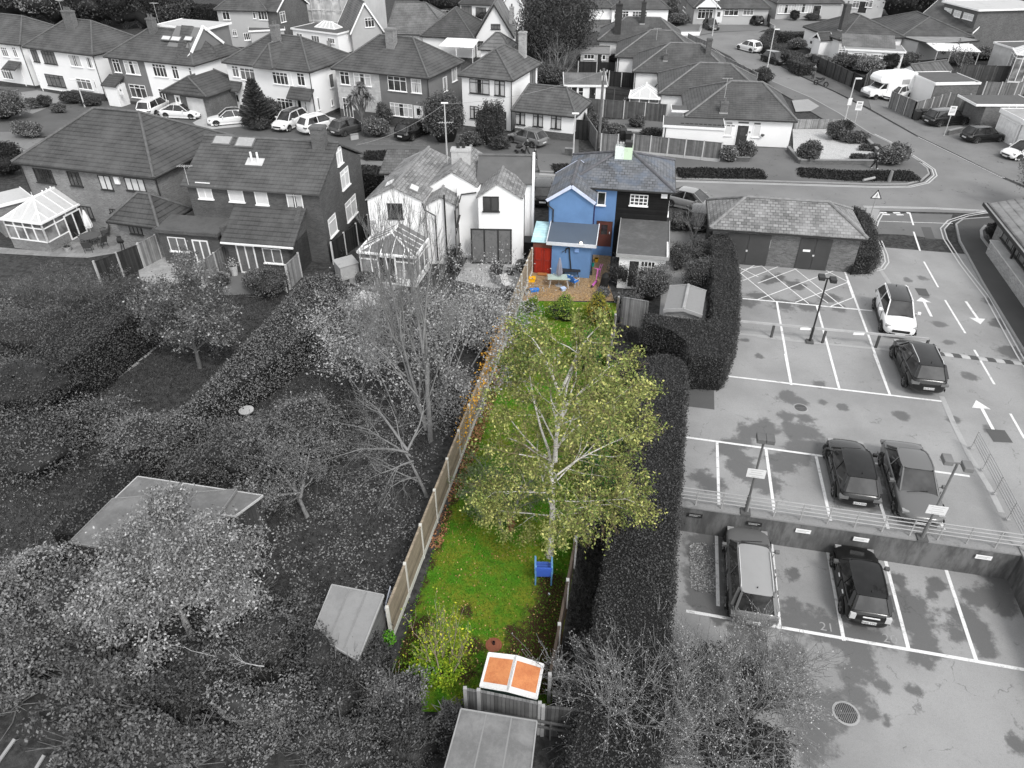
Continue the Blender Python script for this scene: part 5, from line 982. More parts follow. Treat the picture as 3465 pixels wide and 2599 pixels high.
 for s in (1,-1):
  b = MB();z = hb * .74;b.box(X(.085),X(.04),min(s * h * .60,s * h * .88),max(s * h * .60,s * h * .88),z - .04,z + .075);b.build('headlight',ml,e)
  b = MB();z = hb * .84
  if kind == 'mini': b.box(X(.992) - .03,X(.97),min(s * h * .62,s * h * .86),max(s * h * .62,s * h * .86),z - .14,z + .13);b.build('tail_light',plain(.5,.3,.2),e)
  else: b.box(X(.997) - .012,X(.95),min(s * h * .55,s * h * .93),max(s * h * .55,s * h * .93),z - .07,z + .06);b.build('tail_light',mr,e)
  b = MB();xm = X(xw + .09);b.box(xm - .09,xm + .05,min(s * (h + .02),s * (h + .2)),max(s * (h + .02),s * (h + .2)),belt + .0,belt + .14);b.box(xm - .03,xm + .0,min(s * h * .92,s * (h + .05)),max(s * h * .92,s * (h + .05)),belt,belt + .05);b.build('wing_mirror',P if kind != 'mini' else plain(.08),e,bevel=.02)
 b = MB();b.box(X(.012),X(-.004),-h * .5,h * .5,hb * .50,hb * .66);b.box(X(.012),X(-.002),-h * .62,h * .62,zc + .06,zc + .17);b.build('grille',M_BLACK,e)
 for k,t,pl in ((1,0,None),(-1,1,plate)):
  b = MB();xx = X(t) + k * .022;z = hb * (.42 if k > 0 else .60);b.box(xx - .015,xx + .015,-.26,.26,z - .058,z + .058);pb = b.build('number_plate',plain(.62,.4,.05),e)
  if pl:
   me = text_mesh(pl,.13,M_BLACK,'lettering');o = link(bpy.data.objects.new('lettering',me));o.parent = pb;o.location = (xx - .019,0,z);o.rotation_euler = (R(90),0,R(-90))
 if rails:
  for s in (1,-1): b = MB();b.tube([(X(xf + .05),s * wr * .93,H + .0),(X(xf + .08),s * wr * .93,H + .05),(X(xr - .1),s * wr * .93,H + .04),(X(xr - .05),s * wr * .93,H - .01)],.018,5);b.build('roof_rail',plain(.6,.3),e)
 if detail > 1:
  b = MB()
  for s in (1,-1):
   for t in (.33,.56,.77): b.box(X(t) - .006,X(t) + .006,min(s * (h - .02),s * (h + .006)),max(s * (h - .02),s * (h + .006)),zc + .18,belt - .06)
  b.build('door_gap',M_BLACK,e)
  for t in (.50,.72):
   for s in (1,-1): b = MB();b.box(X(t) - .09,X(t) + .09,min(s * h * .99,s * (h + .03)),max(s * h * .99,s * (h + .03)),belt - .15,belt - .11);b.build('door_handle',P if kind != 'mini' else plain(.7,.2),e)
  if kind != 'saloon': b = MB();b.lathe([(.02,0),(.03,.02),(.005,.09)],6,(X(xr - .06),0,H));b.build('roof_antenna',M_BLACK,e)
  b = MB();b.bar((X(xw - .015),-.5,hb + .05),(X(xw + .02),.35,hb + .1),.02);b.build('wiper',M_BLACK,e)
 return e
def place(e,c,rear,front,z=0):
 a,d = K(c,*rear,z),K(c,*front,z);m = (a + d) / 2;v = d - a;e.location = (m.x,m.y,z + .012);e.rotation_euler = (0,0,math.atan2(v.y,v.x));return e
G_CP = 'cars parked in the car park';G_ST = 'cars parked along the street and drives';G_SR = 'cars by the side road'
place(make_car('suv','white car with a black roof driving up the lane of the upper car park',.80,G_CP,roof=.02,rails=True,trim=True),'B3',(1035,1035),(1112,1283))
place(make_car('suv','black estate-like car with a low hedge-side wheel, behind the white one in the lane',.012,G_CP,rails=True,plate='PE18 EHA'),'B3',(1322,1735),(1185,1425))
place(make_car('hatch','black hatchback in the upper car park, rear towards the railing',.010,G_CP,plate='LB17 PFX'),'C3',(1040,848),(968,560))
place(make_car('saloon','grey saloon facing the railing in the upper car park',.13,G_CP),'C3',(1285,605),(1388,928))
place(make_car('estate','large dark grey estate car with a silver roof in the lower car park',.14,G_CP,roof=.30,rails=True,plate='RE21 BKN'),'C3',(452,1505),(420,1068),LOW)
mini = place(make_car('mini','small black rounded hatchback in the lower car park',.008,G_CP,plate='LN60 YWC'),'C3',(1092,1525),(1012,1155),LOW)
b = MB();b.box(-1.93,-1.9,-.30,.30,.80,.84);b.build('chrome_strip',plain(.75,.15),mini)
def scar(kind,label,paint,c,rear,front,**k): return place(make_car(kind,label,paint,k.pop('group',G_ST),detail=1,**k),c,rear,front)
scar('estate','white estate car parked beside the grey and white house, rear view',.78,'A0',(1205,930),(1305,880),rails=True)
scar('coupe','low white car with a round roof outside the tiled garage',.78,'A0',(1370,935),(1570,945))
scar('coupe','white saloon with a glass roof in front of the monkey puzzle tree',.78,'A0',(1990,975),(1722,1000),roof=.03)
scar('suv','white car with a dark roof parked nose out beside the monkey puzzle tree',.78,'A1',(420,975),(215,1068),roof=.03,rails=True)
scar('suv','white car parked between the dark-roofed white one and the grey hatchback',.78,'A1',(430,1080),(660,1015))
scar('hatch','dark grey hatchback beside the palm',.055,'A1',(700,1088),(870,1035))
scar('suv','black car alone on the drive of the grey house',.012,'A1',(1225,1130),(1370,1060))
scar('hatch','grey hatchback outside the low white wing with three windows',.16,'A2',(310,1180),(95,1125))
scar('hatch','dark car outside the pedimented bungalow, beside its bay',.05,'A2',(1625,208),(1712,258))
scar('hatch','black car at the right end of the pedimented bungalow drive',.015,'A2',(2050,205),(1950,185))
scar('hatch','white hatchback at the side road kerb, seen from the rear',.78,'A2',(2030,425),(1920,395))
scar('hatch','black hatchback parked behind the white hatchback on the side road',.012,'A3',(55,485),(195,528),group=G_SR)
scar('hatch','white car half hidden between the motorhome and the board fence',.78,'A3',(1180,770),(1020,815),group=G_SR)
scar('estate','black estate car nearest the wheelie bins',.012,'A3',(1340,1010),(1650,985),group=G_SR)
scar('hatch','black hatchback with a silver roof line in front of the white garages',.012,'A3',(1618,1140),(1955,1118),group=G_SR)
scar('hatch','white and black two-tone small car at the right edge',.75,'A3',(2290,1240),(1925,1285),roof=.02,group=G_SR)
scar('hatch','dark car at the top edge behind the round clipped bushes',.03,'A3',(530,60),(510,112))
scar('saloon','pale grey car beside the hipped bungalow at the top',.3,'A1',(1590,150),(1470,165))
scar('saloon','silver car on the street beside the black house',.25,'B2',(1395,690),(1640,745))
scar('suv','black car glimpsed beside the right wall of the white cottages',.012,'B2',(322,700),(330,600))
scar('hatch','dark hatchback nose to the slate-roofed outbuilding',.03,'B2',(1560,905),(1585,790))
p = K('A0',1768,890);e = empty('covered_car',(p.x,p.y,0),R(-12),'car under a crumpled white cover beside the tiled garage','covered car',G_ST)
b = MB();rr_ = random.Random(3);n = 20;rows = []
for j,(z,k) in enumerate([(0,1.0),(.35,1.03),(.7,.98),(.95,.86),(1.25,.66),(1.42,.45),(1.5,.1)]):
 rows.append([(math.copysign(abs(math.cos(2 * math.pi * i / n)) ** .6,math.cos(2 * math.pi * i / n)) * 1.0 * k + rr_.uniform(-.05,.05),math.copysign(abs(math.sin(2 * math.pi * i / n)) ** .6,math.sin(2 * math.pi * i / n)) * 2.0 * k + rr_.uniform(-.05,.05),z) for i in range(n)])
b.add([q_ for r_ in rows for q_ in r_],[(j * n + i,j * n + (i + 1) % n,(j + 1) * n + (i + 1) % n,(j + 1) * n + i) for j in range(6) for i in range(n)] + [[6 * n + i for i in range(n)]]);b.build('cover',plain(.72,.5,.1,2,8,bump=.6),e)
mh = empty('motorhome',(0,0,0),0,'white motorhome with a rounded overcab beside the board fence','motorhome')
b = MB();prof = [(-2.6,.45),(1.0,.45),(1.0,1.75),(2.1,1.85),(2.25,2.2),(2.0,2.62),(1.2,2.82),(-2.3,2.85),(-2.6,2.6)];b.add([(x,-1.08,z) for x,z in prof] + [(x,1.08,z) for x,z in prof],[list(range(9)),list(range(17,8,-1))] + [(i,i + 9,(i + 1) % 9 + 9,(i + 1) % 9) for i in range(9)]);b.build('living_body',carpaint(.82),mh,bevel=.12,smooth=False)
b = MB();prof = [(1.0,.4),(3.0,.4),(3.05,.8),(2.75,1.08),(2.0,1.2),(1.35,1.85),(1.0,1.85)];b.add([(x,-.95,z) for x,z in prof] + [(x,.95,z) for x,z in prof],[list(range(7)),list(range(13,6,-1))] + [(i,i + 7,(i + 1) % 7 + 7,(i + 1) % 7) for i in range(7)]);b.build('cab',carpaint(.80),mh,bevel=.08)
b = MB();b.slab([(2.0,-.8,1.24),(2.0,.8,1.24),(1.45,.75,1.8),(1.45,-.75,1.8)],.02);b.build('windscreen',M_CARGLASS,mh)
for s in (1,-1):
 b = MB();y = s * .962;b.add([(1.1,y,1.2),(1.95,y,1.2),(1.45,y,1.75),(1.1,y,1.75)],[(0,1,2,3) if s < 0 else (3,2,1,0)]);b.build('side_window',M_CARGLASS,mh)
 b = MB();y = s * 1.09;b.add([(-1.6,y,1.6),(-.6,y,1.6),(-.6,y,2.15),(-1.6,y,2.15)],[(0,1,2,3) if s < 0 else (3,2,1,0)]);b.build('side_window',plain(.35,.2),mh)
 for x in (-1.6,2.2): make_wheel(.33,.2,mh,x,s * 1.0,M_RIM)
 b = MB();b.box(2.78,3.03,min(s * .5,s * .85),max(s * .5,s * .85),.8,1.0);b.build('headlight',plain(.6,.2),mh)
b = MB();b.box(2.9,3.1,-.9,.9,.35,.6);b.build('bumper',plain(.1),mh)
place(mh,'A3',(1195,770),(868,790))
p = K('A3',500,690);mc = empty('motorcycle',(p.x,p.y,.0),R(-50),'dark motorcycle parked on the pavement near a standing person','motorcycle')
b = MB();n = 16
for x in (-.68,.68):
 b = MB();b.add([(x + math.cos(2 * math.pi * k / n) * r_,y_,.31 + math.sin(2 * math.pi * k / n) * r_) for y_,r_ in ((-.06,.22),(-.06,.31),(.06,.31),(.06,.22)) for k in range(n)],[(i * n + k,i * n + (k + 1) % n,(i + 1) % 4 * n + (k + 1) % n,(i + 1) % 4 * n + k) for i in range(4) for k in range(n)]);b.build('wheel',M_TYRE,mc)
b = MB();b.tube([(-.68,0,.31),(-.1,0,.5),(.4,0,.85),(.68,0,.31)],[.05,.12,.08,.04],6);b.build('frame',plain(.1,.3),mc)
b = MB();b.tube([(-.85,0,.85),(-.4,0,.78),(-.05,0,.8)],[.06,.13,.1],8);b.build('seat',M_BLACK,mc);b = MB();b.tube([(-.05,0,.85),(.15,0,.95),(.38,0,.9)],[.1,.17,.1],8);b.build('fuel_tank',plain(.05,.2),mc);b = MB();b.tube([(.35,-.35,1.05),(.42,0,1.0),(.35,.35,1.05)],.025,5);b.build('handlebar',M_BLACK,mc)
# == PAVEMENTS, DRIVES, GARDENS
def P(c,*pts): return [K(c,x,y) for x,y in pts]
kerbpts = P('V',(1166,372),(1465,387),(1900,400),(1958,399),(1990,391),(2006,377),(2002,366),(1982,350)) + P('A3',(1315,1316),(1075,1162),(900,1078),(645,913),(425,790),(95,650))
inner = P('A3',(60,680),(300,820),(420,900),(560,985),(640,985),(700,1050),(860,1140),(965,1260),(935,1318),(330,1310),(230,1200),(0,1190)) + P('A2',(1740,1180),(1740,1310),(1040,1232),(780,1225),(500,1250),(280,1240),(280,1330))
sheet('pavement',kerbpts + inner,.10,tarmac(.135,.08,blot=.9,cracks=1),thick=.1)
m_kerb = stained(.30,.2,.4,3)
b = MB();[b.bar(a + Vector((0,0,.055)),c_ + Vector((0,0,.055)),.14,.115) for a,c_ in zip(kerbpts,kerbpts[1:])];tag(b.build('kerb',m_kerb),kind='structure')
sheet('pavement',P('A3',(0,425),(200,540),(360,620),(620,740),(900,880),(870,760),(590,640),(400,560),(230,470),(100,420),(40,395)),.10,tarmac(.11,.07,blot=.9,cracks=1),thick=.1)
sheet('driveway',P('A3',(905,880),(1275,1090),(1600,1246),(1950,1415),(2250,1540),(2700,1680),(2900,1350),(2133,1150),(1960,1100),(1700,1000),(1500,930),(1220,955),(1040,865),(1060,720),(860,720)),.05,tarmac(.17,.08,blot=1.0,cracks=1),thick=.05)
sheet('driveway',P('A3',(270,815),(400,803),(490,860),(420,900),(300,905)),.112,tarmac(.34,.2))
sheet('driveway',P('V',(-160,180),(110,192),(270,222),(410,248),(740,262),(960,288),(1100,296),(1250,300),(1250,346),(1150,371),(790,341),(400,312),(-160,280)),.012,tarmac(.105,.06,blot=1,cracks=1))
sheet('driveway',P('A0',(1545,985),(1700,905),(1990,925),(2010,1010),(1620,1045)),.02,tarmac(.42,.25))
sheet('garden_path',P('A0',(-40,740),(140,745),(300,725),(540,770),(420,850),(260,915),(150,880),(170,800),(-40,800)),.02,tarmac(.26,.15))
sheet('garden_path',P('A0',(0,1060),(190,1060),(300,1070),(170,1200),(0,1180)),.02,tarmac(.19,.1))
sheet('driveway',P('A1',(830,1160),(1000,1075),(1170,1020),(1400,1010),(1410,1175)),.02,brick(.13,1.3,.3,.2,.1))
sheet('driveway',P('A2',(1400,215),(1560,170),(2160,190),(2160,240),(1720,258),(1560,286),(1400,280)),.016,tarmac(.17,.1))
sheet('driveway',P('A3',(-120,120),(500,170),(370,240),(150,243),(-60,225)),.016,tarmac(.2,.12))
sheet('driveway',P('A2',(460,205),(1250,170),(1330,210),(1300,280),(1000,286),(600,240)),.016,tarmac(.13,.09))
sheet('driveway',P('A1',(1380,110),(1700,100),(1700,200),(1420,200)),.016,tarmac(.2,.12))
sheet('garden_path',P('A2',(790,960),(1290,960),(1290,1130),(900,1130),(800,1080)),.016,tarmac(.15,.07,blot=1))
def gravelm(c):
 m,nt,p = _nt('gravel');L = nt.links;a = _noise(nt,14,detail=5,rough=.9);b_ = _noise(nt,1.2,detail=6)
 x = _mix(nt,_ramp(nt,a,.35,.65),tuple(v * .55 for v in col(c)[:3]),tuple(min(1,v * 1.3) for v in col(c)[:3]));x = _mix(nt,_math(nt,'MULTIPLY',_ramp(nt,b_,.5,.75),.5),x,tuple(v * .5 for v in col(c)[:3]));L.new(x,p.inputs['Base Color']);p.inputs['Roughness'].default_value = .9;_bump(nt,p,a,.6,.03);return m
sheet('gravel_garden',P('A3',(275,1045),(655,1045),(700,1080),(850,1150),(955,1265),(925,1318),(330,1305),(280,1200)),.125,gravelm(.48))
m_flag = brick(.24,.6,.22,.6,.6);m_flag2 = brick(.36,.6,.15,.6,.45)
sheet('patio',P('B0',(-60,560),(400,600),(640,470),(830,400),(985,520),(1000,600),(700,650),(440,640),(-60,610)),.03,m_flag)
sheet('patio',P('B0',(1110,750),(1300,645),(1330,600),(1720,690),(1700,770),(1420,870),(1130,835)),.03,m_flag2)
sheet('patio',P('B0',(1750,790),(1830,720),(2133,780),(2133,940),(1800,950)),.03,tarmac(.14,.08,blot=1))
sheet('patio',P('B1',(1740,640),(2180,655),(2150,900),(1900,890),(1640,830)),.03,m_flag2)
sheet('patio',P('B1',(720,1045),(900,905),(1110,960),(1090,1000),(870,1070)),.03,stained(.62,.4,.3,3))
sheet('patio',P('B1',(780,700),(860,760),(1180,850),(1140,920),(900,900),(790,850)),.026,stained(.22,.12,.5,2))
sheet('pavement',P('B3',(1590,385),(1640,350),(1850,330),(2133,560),(2500,1000),(2500,1700),(2133,1420),(1800,860),(1620,520)),.10,tarmac(.075,.045,blot=1),thick=.1)
kp = P('B3',(1850,330),(1640,345),(1585,385),(1615,520),(1800,860),(2133,1410),(2300,1660));b = MB();[b.bar(a + Vector((0,0,.06)),c_ + Vector((0,0,.06)),.13,.13) for a,c_ in zip(kp,kp[1:])];tag(b.build('kerb',m_kerb),kind='structure')
kp = P('B3',(1850,578),(1790,500),(1783,440),(1820,400));b = MB();[b.bar(a + Vector((0,0,.13)),c_ + Vector((0,0,.13)),.18,.1) for a,c_ in zip(kp,kp[1:])];tag(b.build('kerb',m_kerb),kind='structure')
sheet('pavement',P('B3',(690,740),(800,742),(900,745),(975,720),(1005,680),(990,620),(955,520),(930,400),(975,270),(870,250),(840,400),(900,600),(800,715)),.09,m_kerb,thick=.09)
sheet('plinth_slab',P('C2',(1490,410),(1797,430),(1800,548),(1490,528)),.06,stained(.36,.25,.4,2),thick=.06)
sheet('paving_strip',P('B3',(-330,655),(700,718),(695,742),(-330,680)),.03,stained(.33,.22,.4,2),thick=.03)
a0,a1 = K('B0',1410,1235),K('B0',870,1650);b = MB();rr_ = random.Random(9);d = (a1 - a0).normalized();nn_ = Vector((-d.y,d.x,0));L_ = (a1 - a0).length + 1.2;t = 0
while t < L_:
 w_ = rr_.uniform(.35,.6);c_ = a0 + d * t + nn_ * rr_.uniform(-.06,.06);k = rr_.uniform(.16,.24)
 b.prism([((c_ + d * u_ + nn_ * v_).x,(c_ + d * u_ + nn_ * v_).y) for u_,v_ in ((0,-k),(w_,-k * .9),(w_ * 1.02,k),(.03,k * 1.1))],0,.035);t += w_ + .06
tag(b.build('stepping_stone_path',stained(.42,.22,.4,3)),kind='structure')
FA,FB = K('B2',235,1245),K('D1',945,700);RA,RB2 = K('V',1332,690),K('D2',500,1225)
def lawn(name,q4,n,m,blobs,z):
 a,b_,c_,d_ = q4;U,V_ = np.meshgrid(np.linspace(0,1,n),np.linspace(0,1,n * 3));A = [np.array(p) for p in q4]
 co = (A[0] * (1 - U[...,None]) + A[1] * U[...,None]) * (1 - V_[...,None]) + (A[3] * (1 - U[...,None]) + A[2] * U[...,None]) * V_[...,None];co = co.reshape(-1,3);co[:,2] = z
 w = np.zeros(len(co))
 for p,r in blobs: w = np.maximum(w,1 - np.hypot(co[:,0] - p.x,co[:,1] - p.y) / (r * 1.7))
 i = (np.arange(n * 3 - 1)[:,None] * n + np.arange(n - 1)[None]).ravel();me = fast_mesh(name,co,np.stack([i,i + 1,i + n + 1,i + n],1),m)
 at = me.attributes.new('wet','FLOAT','POINT');at.data.foreach_set('value',w.astype('f'));o = link(bpy.data.objects.new(name,me));o['kind'] = 'structure';return o
def lawnm():
 m,nt,p = _nt('lawn_turf');L = nt.links;a = nt.nodes.new('ShaderNodeAttribute');a.attribute_name = 'wet'
 n1 = _noise(nt,.8,detail=7,rough=.65);n2 = _noise(nt,26,detail=4,rough=.85);n3 = _noise(nt,3.0,detail=6,rough=.7)
 x = _mix(nt,_ramp(nt,n1,.38,.6),(.07,.205,.012),(.18,.21,.022));x = _mix(nt,_math(nt,'MULTIPLY',_ramp(nt,n3,.5,.7),.6),x,(.05,.25,.012))
 w = _ramp(nt,_math(nt,'ADD',a.outputs['Fac'],_math(nt,'MULTIPLY',_math(nt,'SUBTRACT',n3,.5),1.2)),.25,.6);x = _mix(nt,w,x,(.055,.034,.018))
 cc = _n(nt,'ShaderNodeVectorMath',operation='SCALE');L.new(x,cc.inputs[0]);L.new(_math(nt,'ADD',_math(nt,'MULTIPLY',n2,1.3),.35),cc.inputs['Scale']);L.new(cc.outputs[0],p.inputs['Base Color']);p.inputs['Roughness'].default_value = .95;p.inputs['Specular IOR Level'].default_value = .15;_bump(nt,p,n2,.8,.05);return m
soil = [(K('D1',x,y),r) for x,y,r in [(2150,300,.7),(2160,450,.8),(2080,560,.8),(2100,700,.9),(1980,700,.7),(1900,800,.6),(2100,850,.8),(1850,640,.35),(1200,560,.35),(1080,640,.4),(1000,760,.5),(1200,720,.3),(1500,480,.3),(1060,900,.5),(1400,820,.3),(1560,750,.4),(2060,1000,.6),(1050,1050,.6),(1800,980,.9),(1450,930,.5)]]
soil += [(FA.lerp(FB,t) + Vector((.25,0,0)),.35) for t in np.linspace(.3,1,24)]
lawn('lawn',(K('V',1118,650),K('V',1335,655),RB2 + Vector((.0,-.5,0)),FB + Vector((0,-2.6,0))),26,lawnm(),soil,.018)
def patiom():
 m,nt,p = _nt('leafy_gravel');L = nt.links;a = _noise(nt,9,detail=6,rough=.9);b_ = _noise(nt,2,detail=6)
 x = _mix(nt,_ramp(nt,a,.35,.62),(.14,.09,.045),(.40,.28,.16));x = _mix(nt,_ramp(nt,b_,.45,.75),x,(.30,.21,.13));L.new(x,p.inputs['Base Color']);p.inputs['Roughness'].default_value = .9;_bump(nt,p,a,.7,.03);return m
sheet('gravel_patio',[K('B2',150,1300),K('B2',235,1200),K('B2',380,1245),K('B2',720,1265),K('B2',730,1000),K('B2',880,1000),K('B2',850,1340),K('B2',900,1470),K('B2',80,1470)],.026,patiom())
# == FENCES
M_POST = stained(.46,.3,.4,2);PAN_ = boards(.13,.12)
def fence(label,pts,h,m_pan,m_post=M_POST,sp=1.85,gravel=0.0,m_g=None,name='fence',horiz=False,z0=0,posth=.08,panth=.04,inset=0,cat='fence',rail=True):
 e = empty(name,(pts[0].x,pts[0].y,z0),0,label,cat);npan = 0
 for a,c_ in zip(pts,pts[1:]):
  a = Vector((a.x,a.y,0)) - Vector((e.location.x,e.location.y,0));c_ = Vector((c_.x,c_.y,0)) - Vector((e.location.x,e.location.y,0));L = (c_ - a).length;n = max(1,round(L / sp));d = (c_ - a).normalized()
  for i in range(n):
   p,q_ = a.lerp(c_,i / n),a.lerp(c_,(i + 1) / n);p2,q2 = p + d * .05,q_ - d * .05;b = MB();zc = gravel + (h - gravel) / 2
   b.bar(p2 + Vector((0,0,zc)),q2 + Vector((0,0,zc)),panth,h - gravel - .02)
   if rail: b.bar(p2 + Vector((0,0,h)),q2 + Vector((0,0,h)),panth + .05,.04)
   b.build('panel',m_pan,e)
   if gravel: b = MB();b.bar(p2 + Vector((0,0,gravel / 2)),q2 + Vector((0,0,gravel / 2)),.06,gravel - .005);b.build('gravel_board',m_g or m_post,e)
  for i in range(n + 1):
   p = a.lerp(c_,i / n)
   if i == 0 and a.length > .01: continue
   b = MB();b.box(p.x - .055,p.x + .055,p.y - .055,p.y + .055,0,h + posth);b.build('post',m_post,e)
 return e
PBR = boards((.27,.225,.17),.16,False,.55,.2)
fence('long brown panel fence with pale concrete posts down the left side of the green lawn',[FA,FB],1.8,PBR,stained((.58,.57,.53),(.42,.42,.38),.3,3),1.87,.28,stained((.62,.62,.56),(.45,.46,.4),.3,3),horiz=True)
fence('dark timber fence with concrete posts down the right side of the lawn',[RB2,K('V',1238,1228)],1.55,boards((.07,.055,.045),.15),stained(.42,.3,.4,3),2.2)
fence('timber fence between the birch garden and the hedge, beyond the birch',[K('V',1238,1228) + Vector((.05,.2,0)),RA],1.5,boards((.085,.075,.06),.15),stained(.38,.25,.4,3),2.2)
fence('short weathered board fence across the end of the green garden, behind the rusty-topped shed',[K('D1',1592,1080,1.7),K('D1',2050,1176,1.7)],1.7,boards(.17,.12),stained(.36,.25,.4,3),3.2,rail=True)
fence('dark board fence running right from the garden end, under the bare trees',[K('D1',2075,1200,1.6),K('D2',700,1275,1.6),K('D2',1100,1330,1.6)],1.6,boards(.075,.12),stained(.36,.25,.4,3),2.4)
fence('board fence at the garden end left of the rusty-topped shed',[K('D1',1490,1066,1.5),K('D1',1588,1085,1.5)],1.5,boards(.15,.12),stained(.36,.25,.4,3),2)
fence('dark panel fence between the two brick-house patios',[K('B0',820,870),K('B0',1160,728)],1.7,boards(.035,.15),M_POST,1.85,.0);fence('pale timber panel beside the hipped annexe',[K('B0',1165,724),K('B0',1300,652)],1.75,boards(.22,.15),M_POST,1.9)
fence('worn timber fence between the two glazed doors of the dark brick pair',[K('B0',1640,885),K('B0',1760,800),K('B0',1850,720)],1.7,boards(.17,.14),M_POST,1.9)
fence('single slatted fence panel at the corner of the dark brick pair',[K('B1',312,900),K('B1',408,800)],1.7,boards(.22,.16),stained(.5,.35,.3,2),1.9)
fence('black panel fence with white posts beside the left conservatory of the white cottages',[K('B1',665,700),K('B1',950,470)],1.6,boards(.025,.15),stained(.55,.4,.3,2),1.6)
e = empty('picket_fence',K('B1',290,925),0,'short white picket fence beside the slatted panel','fence');a_,c_ = Vector((0,0,0)),K('B1',235,880) - K('B1',290,925)
for i in range(8): p = a_.lerp(c_,i / 7) * 1.6;b = MB();b.bar(p,p + Vector((0,0,.85)),.05,.02);b.build('picket',M_WHITE,e)
b = MB();[b.bar(a_ + Vector((0,.02,z)),c_ * 1.6 + Vector((0,.02,z)),.025,.06) for z in (.25,.65)];b.build('rail',M_WHITE,e)
GB_ = boards(.16,.13);GDK = boards(.028,.14);GMD = boards(.11,.13);GLT = boards(.24,.13)
fence('tall board fence running from the three-window wing down to the street',[K('A2',575,985 - 100),K('A2',672,1085),K('A2',750,1208)],1.8,GB_,GB_,1.8,posth=.02)
fence('dark double gate between the three-window wing and the tall board fence',[K('A2',590,1118),K('A2',678,1125)],1.9,GDK,GDK,1.4,posth=.0,name='garden_gate',cat='gate')
fence('board fence with pale posts on the street edge, left of the gap',[K('A2',785,1226),K('A2',918,1232)],1.75,GB_,M_POST,2)
fence('long board fence with pale posts in front of the white garage',[K('A2',1042,1232),K('A2',1738,1300)],1.75,GB_,M_POST,1.75,.3,M_POST)
fence('black fence with pale posts below the garden shed',[K('A2',605,600),K('A2',1050,612)],1.6,GDK,M_POST,2.2);fence('black fence with pale posts between the garden room and the third bungalow',[K('A2',850,690),K('A2',1050,705)],1.7,GDK,M_POST,2.0)
fence('brown fence with trellis behind the planted gravel garden',[K('A2',640,925),K('A2',1305,980)],1.8,GMD,M_POST,2.2);fence('dark curved-top fence panels beside the telegraph pole',[K('A2',765,835),K('A2',1015,860)],1.8,boards(.05,.1,False),GMD,1.9)
fence('pale board fence with white posts in front of the flat extension',[K('A1',620,440),K('A1',805,395)],1.8,GLT,M_POST,1.7)
fence('grey board fence at the side road beside the farthest bungalow',[K('A2',1480,370),K('A2',1625,435)],1.7,GLT,GLT,1.8);fence('long board fence along the side road behind the second and third bungalows',[K('A2',1625,440),K('A2',1760,545),K('A2',2030,690)],1.5,GLT,GLT,1.9)
fence('dark board fence between the hedge and the gate beside the side road',[K('A3',415,545),K('A3',600,630),K('A3',740,705)],1.7,boards(.075,.13),GDK,1.9);fence('dark gate panel at the end of the side road fence',[K('A3',740,705),K('A3',815,750)],1.8,GDK,GDK,1.9,name='garden_gate',cat='gate')
fence('board fence behind the motorhome',[K('A3',830,735),K('A3',880,680),K('A3',1130,690)],1.8,GMD,GDK,1.8)
fence('pale posts and board gates beside the white half-hidden car',[K('A3',1040,868),K('A3',1230,955)],1.8,GB_,M_POST,1.6);fence('board fence with pale posts behind the wheelie bins',[K('A3',1230,955),K('A3',1500,880),K('A3',1660,890),K('A3',1810,985)],1.75,GB_,M_POST,1.7)
fence('board gate at the right end of the black cars',[K('A3',1795,1000),K('A3',1900,1000)],1.7,GMD,GMD,1.3,name='garden_gate',cat='gate');fence('dark back fence across the gardens beyond the garages',[K('A3',1600,640),K('A3',2133,660)],1.8,boards(.07,.13),GMD,2);fence('board fence between the double garage and the low garage',[K('A3',1790,780),K('A3',2040,790),K('A3',2200,730)],1.7,GB_,M_POST,1.7)
fence('low pale close-boarded fence above the gravel garden',[K('A3',285,1042),K('A3',655,1042)],.95,boards(.28,.09),GLT,2.4,z0=.1);fence('tall dark fence at the right of the pale grey bungalow',[K('A2',2050,110),K('A2',2133,220)],1.7,boards(.07,.13),GDK,2)
fence('brown board fence closing the neighbouring garden, beside the tall hedge',[K('B2',945,1655),K('B2',1140,1690)],1.85,boards(.20,.10),GMD,2.0,posth=0)
def lowwall(label,pts,h,m,th=.22): e = wallobj('garden_wall',pts,0,h,th,m,label,'wall',stained(.25,.15,.4,3));return e
lowwall('low brick wall round the front of the gravel garden',P('A3',(235,1215),(330,1322),(935,1328),(965,1262)),.45,brick(.12));lowwall('low dark brick wall behind the pale clipped bush',P('A3',(690,1070),(860,1150),(965,1258)),.5,brick(.10))
lowwall('white-coped low wall in front of the pedimented bungalow',P('A2',(1430,285),(1575,285),(1590,240)),.6,M_WHITE);lowwall('low brick planter wall under the grey-leaved shrubs',P('A2',(1742,1300),(1975,1305)),.5,brick(.10));lowwall('low brick wall on the pavement behind the silver lamp post',P('A2',(500,1250),(560,1255)),.7,brick(.10));lowwall('low white wall by the dark hatchback at the left row',P('A1',(800,1125),(860,1115)),.5,stained(.4,.2,.4,2))
lowwall('grey low wall beside the black hatchbacks',P('A3',(1515,1090),(1620,1065)),.5,brick(.12));lowwall('low front wall of the bow-windowed bungalow',P('A3',(0,165),(130,235)),.5,M_LG)
